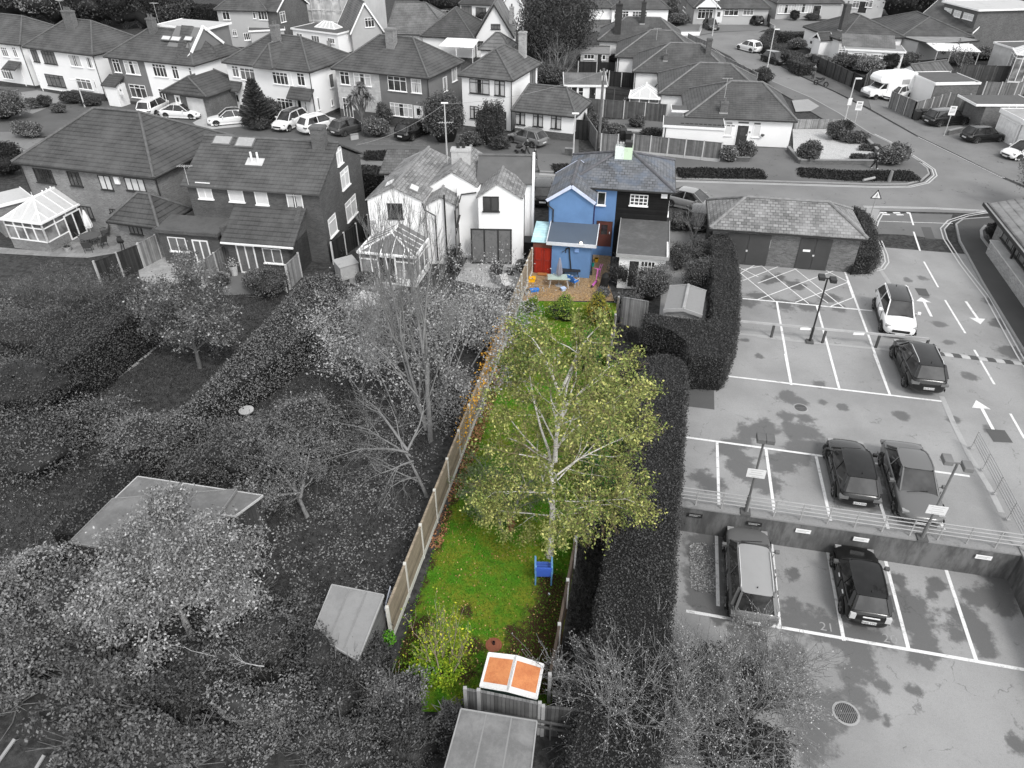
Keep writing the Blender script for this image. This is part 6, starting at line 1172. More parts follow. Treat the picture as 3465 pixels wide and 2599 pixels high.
# == PLANT KIT
def rs(seed): return np.random.RandomState(seed)
def unit(a): return a / np.maximum(np.linalg.norm(a,axis=-1,keepdims=True),1e-9)
def leaf_quads(c,size,r,upb=.5,asp=.55):
 n = len(c);N = unit(r.normal(size=(n,3)) + np.array([0,0,upb]));A = unit(np.cross(N,r.normal(size=(n,3))));B = np.cross(N,A);s = size * (.6 + .8 * r.rand(n))[:,None]
 v = np.stack([c - A * s * .5,c - B * s * asp * .5,c + A * s * .5,c + B * s * asp * .5],1).reshape(-1,3);return v,np.arange(4 * n).reshape(-1,4)
def sticks(p0,p1,r0,r1,k=3):
 d = unit(p1 - p0);x = np.cross(d,np.array([.3,.2,1.0]));x = unit(x);y = np.cross(d,x);n = len(p0);V = []
 for p,r_ in ((p0,r0),(p1,r1)):
  for i in range(k): a = 2 * math.pi * i / k;V.append(p + (x * math.cos(a) + y * math.sin(a)) * np.asarray(r_).reshape(-1,1))
 v = np.stack(V,1).reshape(-1,3);b = (np.arange(n) * 2 * k)[:,None];q = np.concatenate([b + np.array([[i,(i + 1) % k,k + (i + 1) % k,k + i]]) for i in range(k)],1).reshape(-1,4);return v,q
def mesh_obj(name,v,q,m,parent,attr=None): o = link(bpy.data.objects.new(name,fast_mesh(name,v,q,m,attr,uv=False)));o.parent = parent;return o
def skew(r,n,p=2.2): return r.rand(n) ** p
BARK = plain(.12,.9,.4,4);BARKL = plain(.18,.85,.35,5);BARKD = plain(.05,.9,.4,4)
def grow(r,pos,dr,L,rad,levels,kids,spread=.6,up=.15,shrink=.62,env=None,segs=3,jit=.16,tmin=.25,envp=1.5):
 out = [];pos,dr,L,rad = [np.atleast_2d(pos).astype(float),unit(np.atleast_2d(dr).astype(float)),np.atleast_1d(L).astype(float),np.atleast_1d(rad).astype(float)]
 for lv in range(levels):
  n = len(pos);P = [pos];D = dr.copy()
  for s in range(segs):
   D = unit(D + r.normal(size=(n,3)) * jit * (1 if lv else .35) + np.array([0,0,up * (.5 if lv == 0 else 1)]));P.append(P[-1] + D * (L / segs)[:,None])
  if env is not None and lv > 0:
   c,e_ = env;q = (P[-1] - c) / e_;f = np.linalg.norm(q,axis=1);k = np.where(f > 1,np.maximum(.15,1.0 / f ** envp),1)[:,None];P = [pos + (p - pos) * k for p in P]
  rr_ = [rad * (1 - .62 * s / segs) for s in range(segs + 1)]
  for s in range(segs): out.append((P[s],P[s + 1],rr_[s],rr_[s + 1],np.full(n,lv)))
  if lv == levels - 1: break
  K_ = kids[lv];idx = np.repeat(np.arange(n),K_);t = tmin + (1 - tmin) * r.rand(len(idx));t = np.where(np.arange(len(idx)) % K_ == 0,1.0,t)
  si = np.minimum((t * segs).astype(int),segs - 1);PP = np.stack(P,1);f = (t * segs - si)[:,None];pos2 = PP[idx,si] * (1 - f) + PP[idx,si + 1] * f;dd = unit(PP[idx,si + 1] - PP[idx,si])
  sp = np.where(t >= 1,.35,1.0)[:,None] * spread;dr = unit(dd + r.normal(size=dd.shape) * sp);R0 = rad[idx] * (1 - .62 * t);rad = R0 * np.where(t >= 1,.9,.62);L = L[idx] * shrink * (.7 + .6 * r.rand(len(idx)));pos = pos2
 return [np.concatenate([o[i] for o in out]) for i in range(5)]
def tree(name,label,base,stems,levels,kids,leafm_=None,lsize=.1,lper=4,lsig=.12,bark=BARK,seed=1,spread=.6,up=.12,shrink=.62,env=None,cat='tree',twigm=None,group=None,jit=.16,lmin=2,upb=.4,tmin=.25,skewp=2.2,segs=3,asp=.55,keep=1,envp=1.5,zmax=99,rmin=.006):
 r = rs(seed);e = empty(name,(base.x,base.y,base.z),0,label,cat,group)
 S = [(np.array(s[0]),np.array(s[1]),s[2],s[3]) for s in stems]
 if env is not None: env = (np.array(env[0]),np.array(env[1]))
 p0,p1,r0,r1,lv = grow(r,[s[0] for s in S],[s[1] for s in S],[s[2] for s in S],[s[3] for s in S],levels,kids,spread,up,shrink,env,segs,jit,tmin,envp)
 thick = lv <= 1;v,q = sticks(p0[thick],p1[thick],r0[thick],r1[thick],7);o1 = mesh_obj('trunk',v,q,bark,e)
 t = ~thick;v,q = sticks(p0[t],p1[t],np.maximum(r0[t],rmin),np.maximum(r1[t],rmin * .7),3);mesh_obj('branches',v,q,twigm or bark,e)
 if leafm_ is not None:
  m = (lv >= lmin) & (r.rand(len(lv)) < keep) & (p0[:,2] < zmax);a,b = p0[m],p1[m];idx = np.repeat(np.arange(len(a)),lper);tt = r.rand(len(idx))[:,None];c = a[idx] * (1 - tt) + b[idx] * tt + r.normal(size=(len(idx),3)) * lsig;c = c[c[:,2] > .05]
  v,q = leaf_quads(c,lsize,r,upb,asp);mesh_obj('crown',v,q,leafm_,e,skew(r,len(c),skewp))
 return e
def lobes(r,d,n=22,amp=.28,wid=9):
 K_ = unit(r.normal(size=(n,3)) + np.array([0,0,.3]));A = r.rand(n) * amp;return 1 - amp * .75 + (np.exp(-wid * (1 - d @ K_.T)) * A).max(1) * 1.15
def bush(label,base,rx,ry,h,m,n=3000,ls=.1,seed=1,name='shrub',cat='shrub',group=None,rz=0,spiky=0,amp=.3,upb=.5,twigs=0,core=.86,skewp=2.2,depth=.25,trunk=0,bark=BARK,asp=.55):
 r = rs(seed);e = empty(name,(base.x,base.y,base.z),rz,label,cat,group);hz = (h - trunk) / 2 if trunk else h * .55;cz = trunk + hz if trunk else h - hz
 d = unit(r.normal(size=(n,3)));
 if not trunk: d[:,2] = np.where(d[:,2] < -.45,-d[:,2],d[:,2])
 r2 = rs(seed + 500);K1 = lobes(r2,d,amp=amp);rr_ = K1 * (1 - depth * r.rand(n) ** 2 + spiky * r.rand(n) ** 4)
 c = d * rr_[:,None] * np.array([rx,ry,hz]) + np.array([0,0,cz]);ok = c[:,2] > .03;c = c[ok];v,q = leaf_quads(c,ls,r,upb,asp);mesh_obj('foliage',v,q,m,e,skew(r,len(c),skewp))
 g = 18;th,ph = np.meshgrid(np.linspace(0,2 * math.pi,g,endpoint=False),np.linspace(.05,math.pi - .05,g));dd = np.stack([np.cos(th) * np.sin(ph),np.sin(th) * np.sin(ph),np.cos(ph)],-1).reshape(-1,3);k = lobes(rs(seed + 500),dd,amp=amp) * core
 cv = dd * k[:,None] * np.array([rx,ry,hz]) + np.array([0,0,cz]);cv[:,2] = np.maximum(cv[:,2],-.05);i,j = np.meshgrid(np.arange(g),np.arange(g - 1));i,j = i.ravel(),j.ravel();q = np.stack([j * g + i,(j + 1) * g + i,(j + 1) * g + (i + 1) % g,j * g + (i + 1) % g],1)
 mesh_obj('shade_core',cv,q,leafm(.02,.03),e,np.zeros(len(q)))  # near-black core: the shade inside the shrub is put into its colour
 if twigs or trunk:
  n2 = max(6,twigs);dd = unit(r.normal(size=(n2,3)) * np.array([1,1,.6]) + np.array([0,0,.9]));p1 = dd * np.array([rx,ry,hz * 1.2]) * (1.0 + .22 * r.rand(n2))[:,None] + np.array([0,0,cz * .5 if not trunk else trunk]);p0 = np.zeros_like(p1);p0[:,2] = .0 if not trunk else trunk * .6;p0[:,:2] += r.normal(size=(n2,2)) * .1;pm = (p0 + p1) / 2 + r.normal(size=p0.shape) * .12
  V1,Q1 = sticks(p0,pm,np.full(n2,.03),np.full(n2,.02),4);V2,Q2 = sticks(pm,p1,np.full(n2,.02),np.full(n2,.006),4)
  if trunk: V3,Q3 = sticks(np.array([[0,0,0.]]),np.array([[0,0,trunk + hz * .5]]),[max(.08,rx * .07)],[.05],4);mesh_obj('trunk',V3,Q3,bark,e)
  if twigs: mesh_obj('branches',np.concatenate([V1,V2]),np.concatenate([Q1,Q2 + len(V1)]),bark,e)
 return e
def hedge(label,pts,h,m,dens=260,ls=.07,seed=1,rough=.07,group=None,z0=0,top_noise=.05,skewp=2.0):
 pts = [Vector((p.x,p.y,0)) for p in pts]
 if sum(a.x * c.y - c.x * a.y for a,c in zip(pts,pts[1:] + pts[:1])) < 0: pts = pts[::-1]
 r = rs(seed);o = pts[0];e = empty('hedge',(o.x,o.y,z0),0,label,'hedge',group);Q = [(p.x - o.x,p.y - o.y) for p in pts];C_ = []
 for a,b_ in zip(Q,Q[1:] + Q[:1]):
  a = np.array(a);b_ = np.array(b_);L = np.linalg.norm(b_ - a);n = int(L * h * dens);t = r.rand(n)[:,None];z = r.rand(n) * h;nrm = np.array([b_[1] - a[1],a[0] - b_[0]]) / max(L,1e-6);xy = a * (1 - t) + b_ * t
  bulge = .10 * np.sin(z / h * math.pi) + r.normal(size=n) * rough + .05 * np.sin(xy[:,0] * 2.1 + z * 3) * np.cos(xy[:,1] * 1.7);xy = xy + nrm * bulge[:,None];C_.append(np.column_stack([xy,z]))
 A = np.array(Q);lo,hi = A.min(0),A.max(0);n = int((hi - lo).prod() * dens);xy = lo + (hi - lo) * r.rand(n,2);ins = np.zeros(n,bool);j = len(A) - 1
 for i in range(len(A)):
  xi,yi = A[i];xj,yj = A[j];ins ^= ((yi > xy[:,1]) != (yj > xy[:,1])) & (xy[:,0] < (xj - xi) * (xy[:,1] - yi) / (yj - yi + 1e-12) + xi);j = i
 xy = xy[ins];z = h + r.normal(size=len(xy)) * top_noise + .05 * np.sin(xy[:,0] * 1.9) * np.cos(xy[:,1] * 1.3);C_.append(np.column_stack([xy,z]));c = np.concatenate(C_);v,q = leaf_quads(c,ls,r,.3,.7);mesh_obj('foliage',v,q,m,e,skew(r,len(c),skewp))
 b = MB();b.prism(Q,0,h - .05);b.build('shade_core',leafm(.012,.02),e);return e  # dark solid core, shade deep in the hedge painted as colour
def strip(pts,w0,w1=None):
 w1 = w1 or w0;L_,R_ = [],[]
 for i,p in enumerate(pts):
  d = (pts[min(i + 1,len(pts) - 1)] - pts[max(i - 1,0)]);d.z = 0;d.normalize();n = Vector((-d.y,d.x,0));w = (w0 + (w1 - w0) * i / (len(pts) - 1)) / 2;L_.append(p + n * w);R_.append(p - n * w)
 return L_ + R_[::-1]
def scatter(name,label,n,fn,m,size,r,z=.03,upb=2.0,asp=.7,zj=.02): c = fn(n * 2);nz_ = np.sin(c[:,0] * 1.7 + 1.3 * np.sin(c[:,1] * 1.1)) * np.cos(c[:,1] * 1.9 + np.sin(c[:,0] * .9));c = c[nz_ + r.normal(size=len(c)) * .6 > .0][:n];c = np.column_stack([c,z + r.rand(len(c)) * zj]);v,q = leaf_quads(c,size,r,upb,asp);o = link(bpy.data.objects.new(name,fast_mesh(name,v,q,m,skew(r,len(c),1.3),uv=False)));return tag(o,label,name.replace('_',' '),kind='stuff')
def inpoly(pts,r):
 A = np.array([(p.x,p.y) for p in pts])
 def f(n):
  lo,hi = A.min(0),A.max(0);xy = lo + (hi - lo) * r.rand(n * 3,2);ins = np.zeros(len(xy),bool);j = len(A) - 1
  for i in range(len(A)):
   xi,yi = A[i];xj,yj = A[j];ins ^= ((yi > xy[:,1]) != (yj > xy[:,1])) & (xy[:,0] < (xj - xi) * (xy[:,1] - yi) / (yj - yi + 1e-12) + xi);j = i
  return xy[ins][:n]
 return f
def blades(name,label,n,fn,m,h,r,z=.0):
 xy = fn(n);n = len(xy);a = r.rand(n) * 6.28;w = .012 + .02 * r.rand(n);hh = h * (.5 + r.rand(n));c = np.column_stack([xy,np.full(n,z)]);s = np.column_stack([np.cos(a) * w,np.sin(a) * w,np.zeros(n)]);t = np.column_stack([r.normal(size=(n,2)) * h * .5,hh]);v = np.stack([c - s,c + s,c + t],1).reshape(-1,3)
 o = link(bpy.data.objects.new(name,fast_mesh(name,v,np.arange(3 * n).reshape(-1,3),m,r.rand(n),uv=False)));return tag(o,label,'grass',kind='stuff')
# == VEGETATION
LD = leafm(.024,.11);LM = leafm(.055,.27);LL = leafm(.09,.42,mid=.21);LDK = leafm(.009,.045);LMD = leafm(.042,.19);LH = leafm(.032,.095);LPALE = leafm(.12,.55,mid=.30);LLEAF = leafm(.10,.42)
# --- clipped hedges
L0,L1_ = K('V',1484,800,2.0),K('V',1447,1330,2.0)
ax = (L1_ - L0);ax.z = 0;wd = 2.15
hd = ax.normalized();hn = Vector((hd.y,-hd.x,0));hn = hn if hn.x < 0 else -hn
end = L0 - hd * 1.5;arc = [L0 + hn * wd / 2 * (1 - math.cos(t)) - hd * math.sin(t) * 1.25 for t in np.linspace(0,math.pi,9)]
hedge('long clipped dark hedge with a rounded end between the green garden and the car park',arc + [L1_ + hn * (wd + .25) + hd * 5.6,L1_ + hd * 5.6],2.0,LH,620,.065,11)
pl = [K('B2',x,y,2.1) for x,y in [(1660,905),(1790,905),(1860,1010),(1895,1180),(1900,1350),(1885,1659)]] + [K('C2',x,y,2.1) for x,y in [(1868,190),(1840,300),(1790,375)]] + [K('C2',x,y,2.1) for x,y in [(1500,360),(1470,240),(1350,150),(1150,90),(1145,20),(1640,85)]] + [K('B2',x,y,2.1) for x,y in [(1690,1600),(1700,1300),(1680,1050)]]
hedge('dark clipped L-shaped hedge wrapping the neighbouring garden beside the car park',pl,2.1,LH,560,.065,12)
hedge('rounded dark hedge between the slate outbuilding and the lane',[K('B3',x,y,1.15) for x,y in [(770,228),(860,270),(915,330),(935,420),(965,520),(960,600),(930,640),(780,630),(765,520),(880,490)]],1.15,LD,420,.08,13,rough=.12)
hedge('low dark hedge shrubs at the foot of the slate outbuilding corner',[K('B3',x,y,.7) for x,y in [(765,560),(960,560),(965,640),(910,700),(760,705)]],.7,LD,420,.08,14,rough=.12)
hedge('broad clipped hedge slanting away from the brick house, its right side dark with ivy',[K('B0',x,y,2.6) for x,y in [(1160,825),(1215,900),(1200,990),(950,1180),(700,1370),(420,1560),(220,1640),(160,1500),(380,1240),(700,1030),(930,900)]],2.6,leafm(.026,.12),460,.08,15,rough=.10,top_noise=.08,skewp=1.5)
hedge('long grey-green hedge running down the middle of the left gardens',[K('V',x,y,1.7) for x,y in [(661,601),(720,590),(749,612),(729,675),(600,776),(439,884),(330,960),(262,985),(290,950),(418,864),(587,682)]],1.7,leafm(.045,.25),420,.085,16,rough=.14,top_noise=.13,skewp=1.5)
hedge('dark rough hedge along the left side of the long shed',strip([K('C0',1000,870,1.8),K('C0',850,1100,1.8),K('C0',560,1440,1.8)],1.5),1.8,LD,300,.09,17,rough=.15,top_noise=.12)
hedge('dark ivy-covered hedge beside the side wall of the dark brick pair',strip([K('B1',640,560,.9),K('B1',880,340,.9)],.9),.9,LDK,300,.09,18)
hedge('dark tall hedge between the dark brick pair and the white cottages',strip([K('A1',930,1390,2.4),K('A1',1000,1330,2.4)],2.4),2.4,LDK,160,.12,19)
hedge('curved clipped hedge around the far corner of the side road',strip([K('A3',x,y,1.3) for x,y in [(360,265),(200,262),(100,262),(70,330),(180,400),(265,440)]],1.7),1.3,LD,160,.13,20,rough=.15);hedge('clipped hedge beside the porch of the corner bungalow',strip([K('A3',x,y,1.4) for x,y in [(290,420),(340,490),(400,520)]],1.9),1.4,LD,160,.13,21,rough=.15);hedge('clipped hedge section with a flat top in front of the corner bungalow',strip([K('A3',x,y,1.4) for x,y in [(400,440),(500,450),(545,480)]],1.9),1.4,LM,160,.13,22,rough=.15)
for i,(pts,lb) in enumerate([([('A2',1410,1400),('A2',2085,1410)],'long dark planted verge across the street from the black car'),([('A3',330,1395),('A3',700,1425),('A3',1250,1425)],'dark planted verge at the street corner, with a felled post'),([('A1',920,1262),('A1',1105,1255)],'dark planted verge behind the dark brick gable'),([('A2',418,1370),('A2',540,1365)],'short dark verge behind the blue house')]):
 hedge(lb,strip([K(*p) for p in pts],2.1),.16,LDK,330,.12,30 + i,z0=.1,rough=.1,group='planted verges along the street')
# --- the birch and its neighbours in the green garden
m_birchl = leafm((.035,.075,.012),(.52,.50,.17),mid=(.135,.19,.035),spec=.3)
def birchbark():
 m,nt,p = _nt('birch_bark');L = nt.links;n1 = _noise(nt,9,detail=6,rough=.8);L.new(_mix(nt,_ramp(nt,n1,.52,.62),(.62,.60,.56),(.10,.09,.08)),p.inputs['Base Color']);p.inputs['Roughness'].default_value = .8;return m
bb_ = birchbark();base = K('V',1187,1203)
TW = plain((.20,.15,.09),.85,.3,4)
tree('birch_tree','tall white-barked birch with yellowing leaves standing on the green lawn',base,[((0,0,0),(.0,.02,1),5.2,.15),((.05,.05,5.0),(.02,.03,1),3.2,.095),((.1,.12,7.9),(-.30,.25,1),2.0,.055),((.12,.12,8.0),(.40,.2,1),2.2,.06),((.05,.1,4.2),(.85,.3,.65),3.2,.04),((.05,.1,5.8),(-.5,.9,.5),2.6,.03),((.05,.1,5.6),(.95,.7,.5),3.2,.04),((.05,.1,3.4),(-.7,-.3,.4),2.5,.028),((.05,.1,3.0),(.9,-.4,.3),2.9,.032),((.05,.1,6.6),(.6,-.5,.7),2.6,.03),((0,.1,2.6),(-.3,.9,.3),2.6,.028),((0,.1,7.0),(.9,.9,.4),2.9,.03),((0,.1,3.8),(.9,.9,.3),3.0,.03),((0,.1,2.4),(1,.1,.2),2.6,.028),((0,.1,2.2),(-.8,-.2,.3),2.0,.025),((0,.1,7.4),(-.2,-.7,.5),2.0,.025),((0,0,4.6),(.1,-1,.5),2.3,.028),((0,0,3.2),(.1,-1,.3),2.2,.028)],
     4,[5,5,5],m_birchl,.10,13,.12,bb_,5,spread=.66,up=-.02,shrink=.60,env=((.22,.2,4.7),(1.75,2.3,4.8)),envp=.95,jit=.2,lmin=2,skewp=1.6,twigm=TW,keep=.36)
tree('weeping_shrub','grey-green feathery shrub leaning over the lawn left of the birch',K('V',1085,1150),[((0,0,0),(-.2,.1,1),1.5,.05),((.3,.2,0),(.3,.4,1),1.6,.05),((0,.4,0),(-.5,.5,1),1.5,.05),((-.4,.9,0),(-.2,.6,1),1.7,.05),((.5,.9,0),(.3,.8,1),1.7,.05)],4,[5,5,4],leafm((.035,.06,.02),(.26,.32,.15),mid=(.10,.14,.05)),.075,5,.1,BARKL,6,spread=.8,up=-.1,shrink=.66,env=((0,.8,1.4),(1.9,2.6,1.7)),cat='shrub')
G1 = leafm((.01,.06,.012),(.09,.30,.03),mid=(.03,.14,.02));G2 = leafm((.03,.09,.01),(.36,.40,.07),mid=(.10,.20,.03));G3 = leafm((.05,.07,.01),(.55,.38,.06),mid=(.20,.22,.03));ORG = leafm((.16,.07,.01),(.75,.42,.04),mid=(.5,.24,.02))
for i,(x,y,rx,ry,h_,m_,n_,lb) in enumerate([(1268,800,.95,1.2,2.2,G1,4200,'deep green rounded shrub behind the birch fork'),(1290,700,.8,.9,1.8,G3,3600,'yellow-orange shrub in the top right corner of the lawn'),(1215,690,.9,.8,1.5,G2,3000,'pale yellow-green shrub at the patio edge, in the middle'),(1150,672,.5,.5,1.0,G2,1600,'small yellow-green shrub at the patio edge, by the long fence'),(1305,890,1.0,1.4,2.4,G2,5200,'olive shrub against the right fence, level with the birch fork'),(1300,985,1.0,1.4,2.6,G1,5200,'glossy green shrub against the right fence, behind the birch'),(1290,1085,.95,1.2,2.4,G1,4600,'green shrub against the right fence, nearest the birch trunk')]):
 bush(lb,K('V',x,y),rx,ry,h_,m_,n_,.09,60 + i,amp=.5,spiky=.3,twigs=14,skewp=1.6)
tree('autumn_shrub','bare-stemmed shrub with bright yellow-green leaves at the bottom of the garden',K('D1',1290,1010),[((0,0,0),(-.35,.25,1),1.6,.035),((.1,0,0),(0,.2,1),1.7,.04),((.2,.1,0),(.35,.3,1),1.6,.035),((-.1,.1,0),(-.1,.6,1),1.4,.03),((.3,0,0),(.6,.15,1),1.6,.03),((.1,.1,0),(.15,.5,1),1.8,.03)],3,[5,4],leafm((.06,.12,.01),(.55,.52,.04),mid=(.20,.34,.02)),.08,3,.14,plain((.30,.24,.19),.85,.3,4),8,spread=.3,up=.35,shrink=.62,cat='shrub',lmin=1)
bush('low clump of bright yellow-green leaves at the bottom of the garden',K('D1',1270,950),1.0,.8,.9,leafm((.05,.14,.01),(.5,.56,.04),mid=(.16,.36,.02)),4200,.09,68,amp=.6,core=.4,spiky=.6)
bush('bright green leafy clump at the near end of the long brown fence',K('D1',930,740),.25,.3,.8,leafm((.03,.14,.01),(.2,.5,.04)),260,.1,69,core=.5)
r_ = rs(70);e = empty('climbing_plant',FA,0,'orange and yellow climber trailing over the long brown fence','climbing plant');C_ = []
for t,n_ in ((.34,120),(.385,160),(.43,160),(.46,180),(.49,200),(.54,160),(.58,120),(.62,140),(.66,60)):
 p = FA.lerp(FB,t) - FA;C_.append(np.array([p.x,p.y,1.55]) + r_.normal(size=(n_,3)) * np.array([.16,.5,.28]))
c_ = np.concatenate(C_);v,q = leaf_quads(c_,.11,r_,.2);mesh_obj('foliage',v,q,ORG,e,skew(r_,len(c_),1.2))
r_ = rs(71);lawn_poly = [K('V',1118,650),K('V',1330,660),RB2,FB + Vector((0,-2.0,0))]
def lawnm2(): return leafm((.05,.14,.01),(.12,.30,.02))
blades('lawn_grass','short green grass of the blue house lawn',60000,inpoly(lawn_poly,r_),leafm((.035,.12,.008),(.13,.27,.02)),.05,r_,.015)
scatter('fallen_leaves','brown and yellow fallen leaves scattered on the green lawn',2600,inpoly(lawn_poly,r_),leafm((.12,.06,.02),(.6,.42,.2),mid=(.34,.22,.06)),.07,r_,.035)
fe = [FA.lerp(FB,.28) + Vector((.05,0,0)),FA.lerp(FB,.28) + Vector((.7,0,0)),FA.lerp(FB,.85) + Vector((.55,0,0)),FA.lerp(FB,.85) + Vector((.05,0,0))]
scatter('fallen_leaves','drift of russet fallen leaves along the foot of the long brown fence',3800,inpoly(fe,r_),leafm((.10,.04,.02),(.50,.26,.13),mid=(.26,.12,.06)),.09,r_,.03)
scatter('fallen_leaves','tan fallen leaves covering the gravel patio of the blue house',2200,inpoly([K('B2',200,1290),K('B2',720,1290),K('B2',850,1350),K('B2',880,1470),K('B2',100,1460)],r_),leafm((.14,.07,.03),(.62,.42,.2),mid=(.4,.24,.1)),.07,r_,.035)
# --- left gardens
scatter('fallen_leaves','pale fallen leaves littering the dark left-hand garden',6500,inpoly(P('V',(640,900),(990,860),(900,1130),(850,1330),(660,1330),(590,1180)),r_),leafm(.07,.32),.085,r_,.03)
scatter('fallen_leaves','thinly scattered pale leaves on the garden beyond the middle hedge',1200,inpoly(P('V',(700,650),(720,800),(560,1000),(480,900),(560,780)),r_),leafm(.06,.26),.07,r_,.03)
scatter('fallen_leaves','pale leaves on the rough ground at the far left',1500,inpoly(P('V',(0,1010),(380,960),(330,1080),(180,1200),(0,1200)),r_),leafm(.06,.26),.08,r_,.03)
blades('rough_grass','rough dark grass of the left-hand gardens',90000,inpoly(P('V',(-200,620),(700,640),(1000,660),(830,1400),(-100,1250)),r_),leafm(.015,.085),.10,r_)
blades('rough_grass','dark grass strip between the right fence and the long hedge',20000,inpoly(P('V',(1335,690),(1400,700),(1340,1330),(1215,1520),(1235,1230)),r_),leafm(.015,.085),.10,r_)
tree('bare_tree','tall many-stemmed tree with pale leaves on its lower boughs beside the long brown fence',K('C1',1440,690),[((0,0,0),(.01,.02,1),5.6,.14),((-.2,.1,.6),(-.16,.05,1),5.2,.10),((-.15,.1,.9),(-.26,.12,1),5.0,.085),((.0,0,5.2),(.16,.1,1),4.2,.06),((0,0,5.0),(-.10,.12,1),4.6,.07),((-.9,.3,5.6),(-.16,.1,1),4.4,.055),((-1.35,.4,5.6),(-.2,.1,1),3.6,.045),((.1,.0,2.6),(.4,.25,1),3.0,.035),((-.4,0,2.6),(-.75,.2,.9),3.4,.045),((-.9,.2,3.6),(-.8,.1,.9),3.2,.04)],4,[6,6,5],LLEAF,.12,2,.15,plain(.19,.85,.3,5),9,spread=.36,up=.22,shrink=.55,jit=.09,env=((-.4,.3,5.0),(2.0,2.0,5.4)),zmax=5.0)
tree('leafy_shrub','wide shrub layer of large pale leaves around the tall many-stemmed tree',K('V',900,880),[((x,y,0),(x * .25,y * .2 + .1,1),2.7,.05) for x,y in ((-2.6,.5),(-2,1.8),(-1,-.4),(0,1.6),(1.2,.3),(1.6,2.4),(2.4,1.2),(.2,3.6),(-1.4,3.4),(2.6,3.6),(1.6,5.0),(2.8,5.8),(-2.6,3.0))],4,[5,6,4],leafm(.12,.5),.115,4,.2,plain(.24,.85,.3,5),10,spread=.8,up=.02,shrink=.68,cat='shrub',skewp=1.7)
tree('bare_tree','small leaning bare tree with fine drooping twigs in the leaf-strewn garden',K('C1',1410,1140),[((0,0,0),(-.35,.2,1),2.6,.09),((-.7,.4,2.3),(-.5,.5,.7),2.2,.07),((-.7,.4,2.2),(-.9,-.2,.5),2.0,.06),((-.5,.3,1.8),(-.7,-.7,.35),1.9,.05),((-.7,.4,2.3),(.4,.7,.7),1.8,.06),((-.6,.4,2.0),(-1,.5,.4),2.2,.05)],4,[5,5,4],None,bark=BARKL,seed=12,spread=.6,up=-.04,shrink=.62)
tree('gnarled_tree','gnarled small tree with a curled grey trunk and sparse leaves',K('C1',450,1300),[((0,0,0),(-.25,.2,1),1.5,.11),((-.15,.1,1.0),(.2,.6,.9),1.9,.08),((-.2,.1,1.2),(-.9,.5,.5),1.8,.07),((-.1,.1,1.3),(-.7,-.5,.5),1.5,.05)],4,[5,5,4],LM,.09,7,.14,BARKL,13,spread=.9,up=.0,shrink=.66,jit=.25)
bush('dense mid-grey shrub right of the bird bath',K('V',560,1010),2.4,2.2,2.6,LMD,9000,.10,41,amp=.5,spiky=.35,twigs=30);bush('broad leafy shrub between the middle hedge and the leaf-strewn garden',K('V',660,960),2.1,2.0,2.4,LM,8000,.1,42,amp=.5,spiky=.35,twigs=30);bush('spreading shrub left of the bird bath, behind the long shed',K('V',350,985),2.6,1.9,2.2,LM,9000,.1,43,amp=.5,spiky=.4,twigs=30)
bush('dark low thicket above the roof of the second long shed',K('V',450,1030),2.2,1.2,1.5,LMD,5000,.1,44,amp=.4);bush('pale wispy shrub beside the end of the stepping-stone path',K('V',225,945),1.8,1.4,2.0,leafm(.04,.26),4500,.09,45,amp=.5,spiky=.6,twigs=40,core=.6,bark=BARKL)
bush('large dark shrub at the left edge below the slanting hedge',K('V',60,1005),3.2,2.2,2.6,LMD,10000,.1,46,amp=.5,spiky=.3,twigs=20);bush('bright-leaved shrub at the left edge beside the slanting hedge',K('V',12,905),2.0,2.4,3.4,LM,8000,.11,47,amp=.5,spiky=.3,twigs=20)
bush('dark evergreen mass on pale trunks at the near end of the slanting hedge',K('V',85,930),2.6,2.0,3.6,LD,8000,.1,48,amp=.5,trunk=1.2,bark=BARKL);tree('conifer','feathery grey conifer with drooping sprays in front of the left conservatory',K('V',165,690),[((x,y,0),(x * .5,y * .4,1),1.8,.05) for x,y in ((-1,0),(0,.5),(1,0),(0,-.8),(1.6,.6),(-1.8,.4))],4,[6,6,4],leafm(.03,.22),.12,4,.08,BARK,14,spread=.75,up=.05,shrink=.66,asp=.2,env=((0,0,1.2),(3.0,2.3,1.9)))
bush('feathery dark shrub spilling over the slanting hedge top',K('V',90,770),3.0,2.0,2.8,LMD,9000,.12,49,amp=.5,spiky=.5,twigs=30,asp=.25);bush('pale-tipped shrub at the left edge below the conservatory',K('V',15,730),1.6,1.4,2.4,leafm(.05,.3),5000,.1,50,amp=.5,spiky=.4)
tree('leafy_tree','bushy tree with pale fluttering leaves between the two diagonal hedges',K('V',432,795),[((0,0,0),(.05,.05,1),2.6,.13),((0,.1,1.4),(-.5,.2,1),2.2,.07),((0,.1,1.6),(.6,.2,1),2.2,.07),((0,.1,2.2),(.1,.8,1),2.2,.06),((0,.1,2.4),(.1,-.5,1),2.2,.06),((0,.1,1.1),(.8,-.3,.6),1.8,.05),((0,.1,1.1),(-.9,.1,.5),1.8,.05)],4,[6,6,5],leafm(.035,.40,mid=.11),.12,4,.14,BARK,15,spread=.7,up=.08,shrink=.62,env=((0,.1,3.1),(2.2,2.1,3.2)),skewp=2.4)
bush('fluffy grey shrub beside the picket fence',K('B1',150,950),1.4,1.1,1.8,LMD,4200,.09,51,amp=.5,spiky=.4,twigs=20);bush('round shrub at the patio corner of the dark brick pair',K('B0',2080,900),1.2,.9,1.5,LM,2600,.09,52);bush('small shrub under the slatted fence panel',K('B0',1780,870),.6,.6,.9,LMD,1200,.08,53)
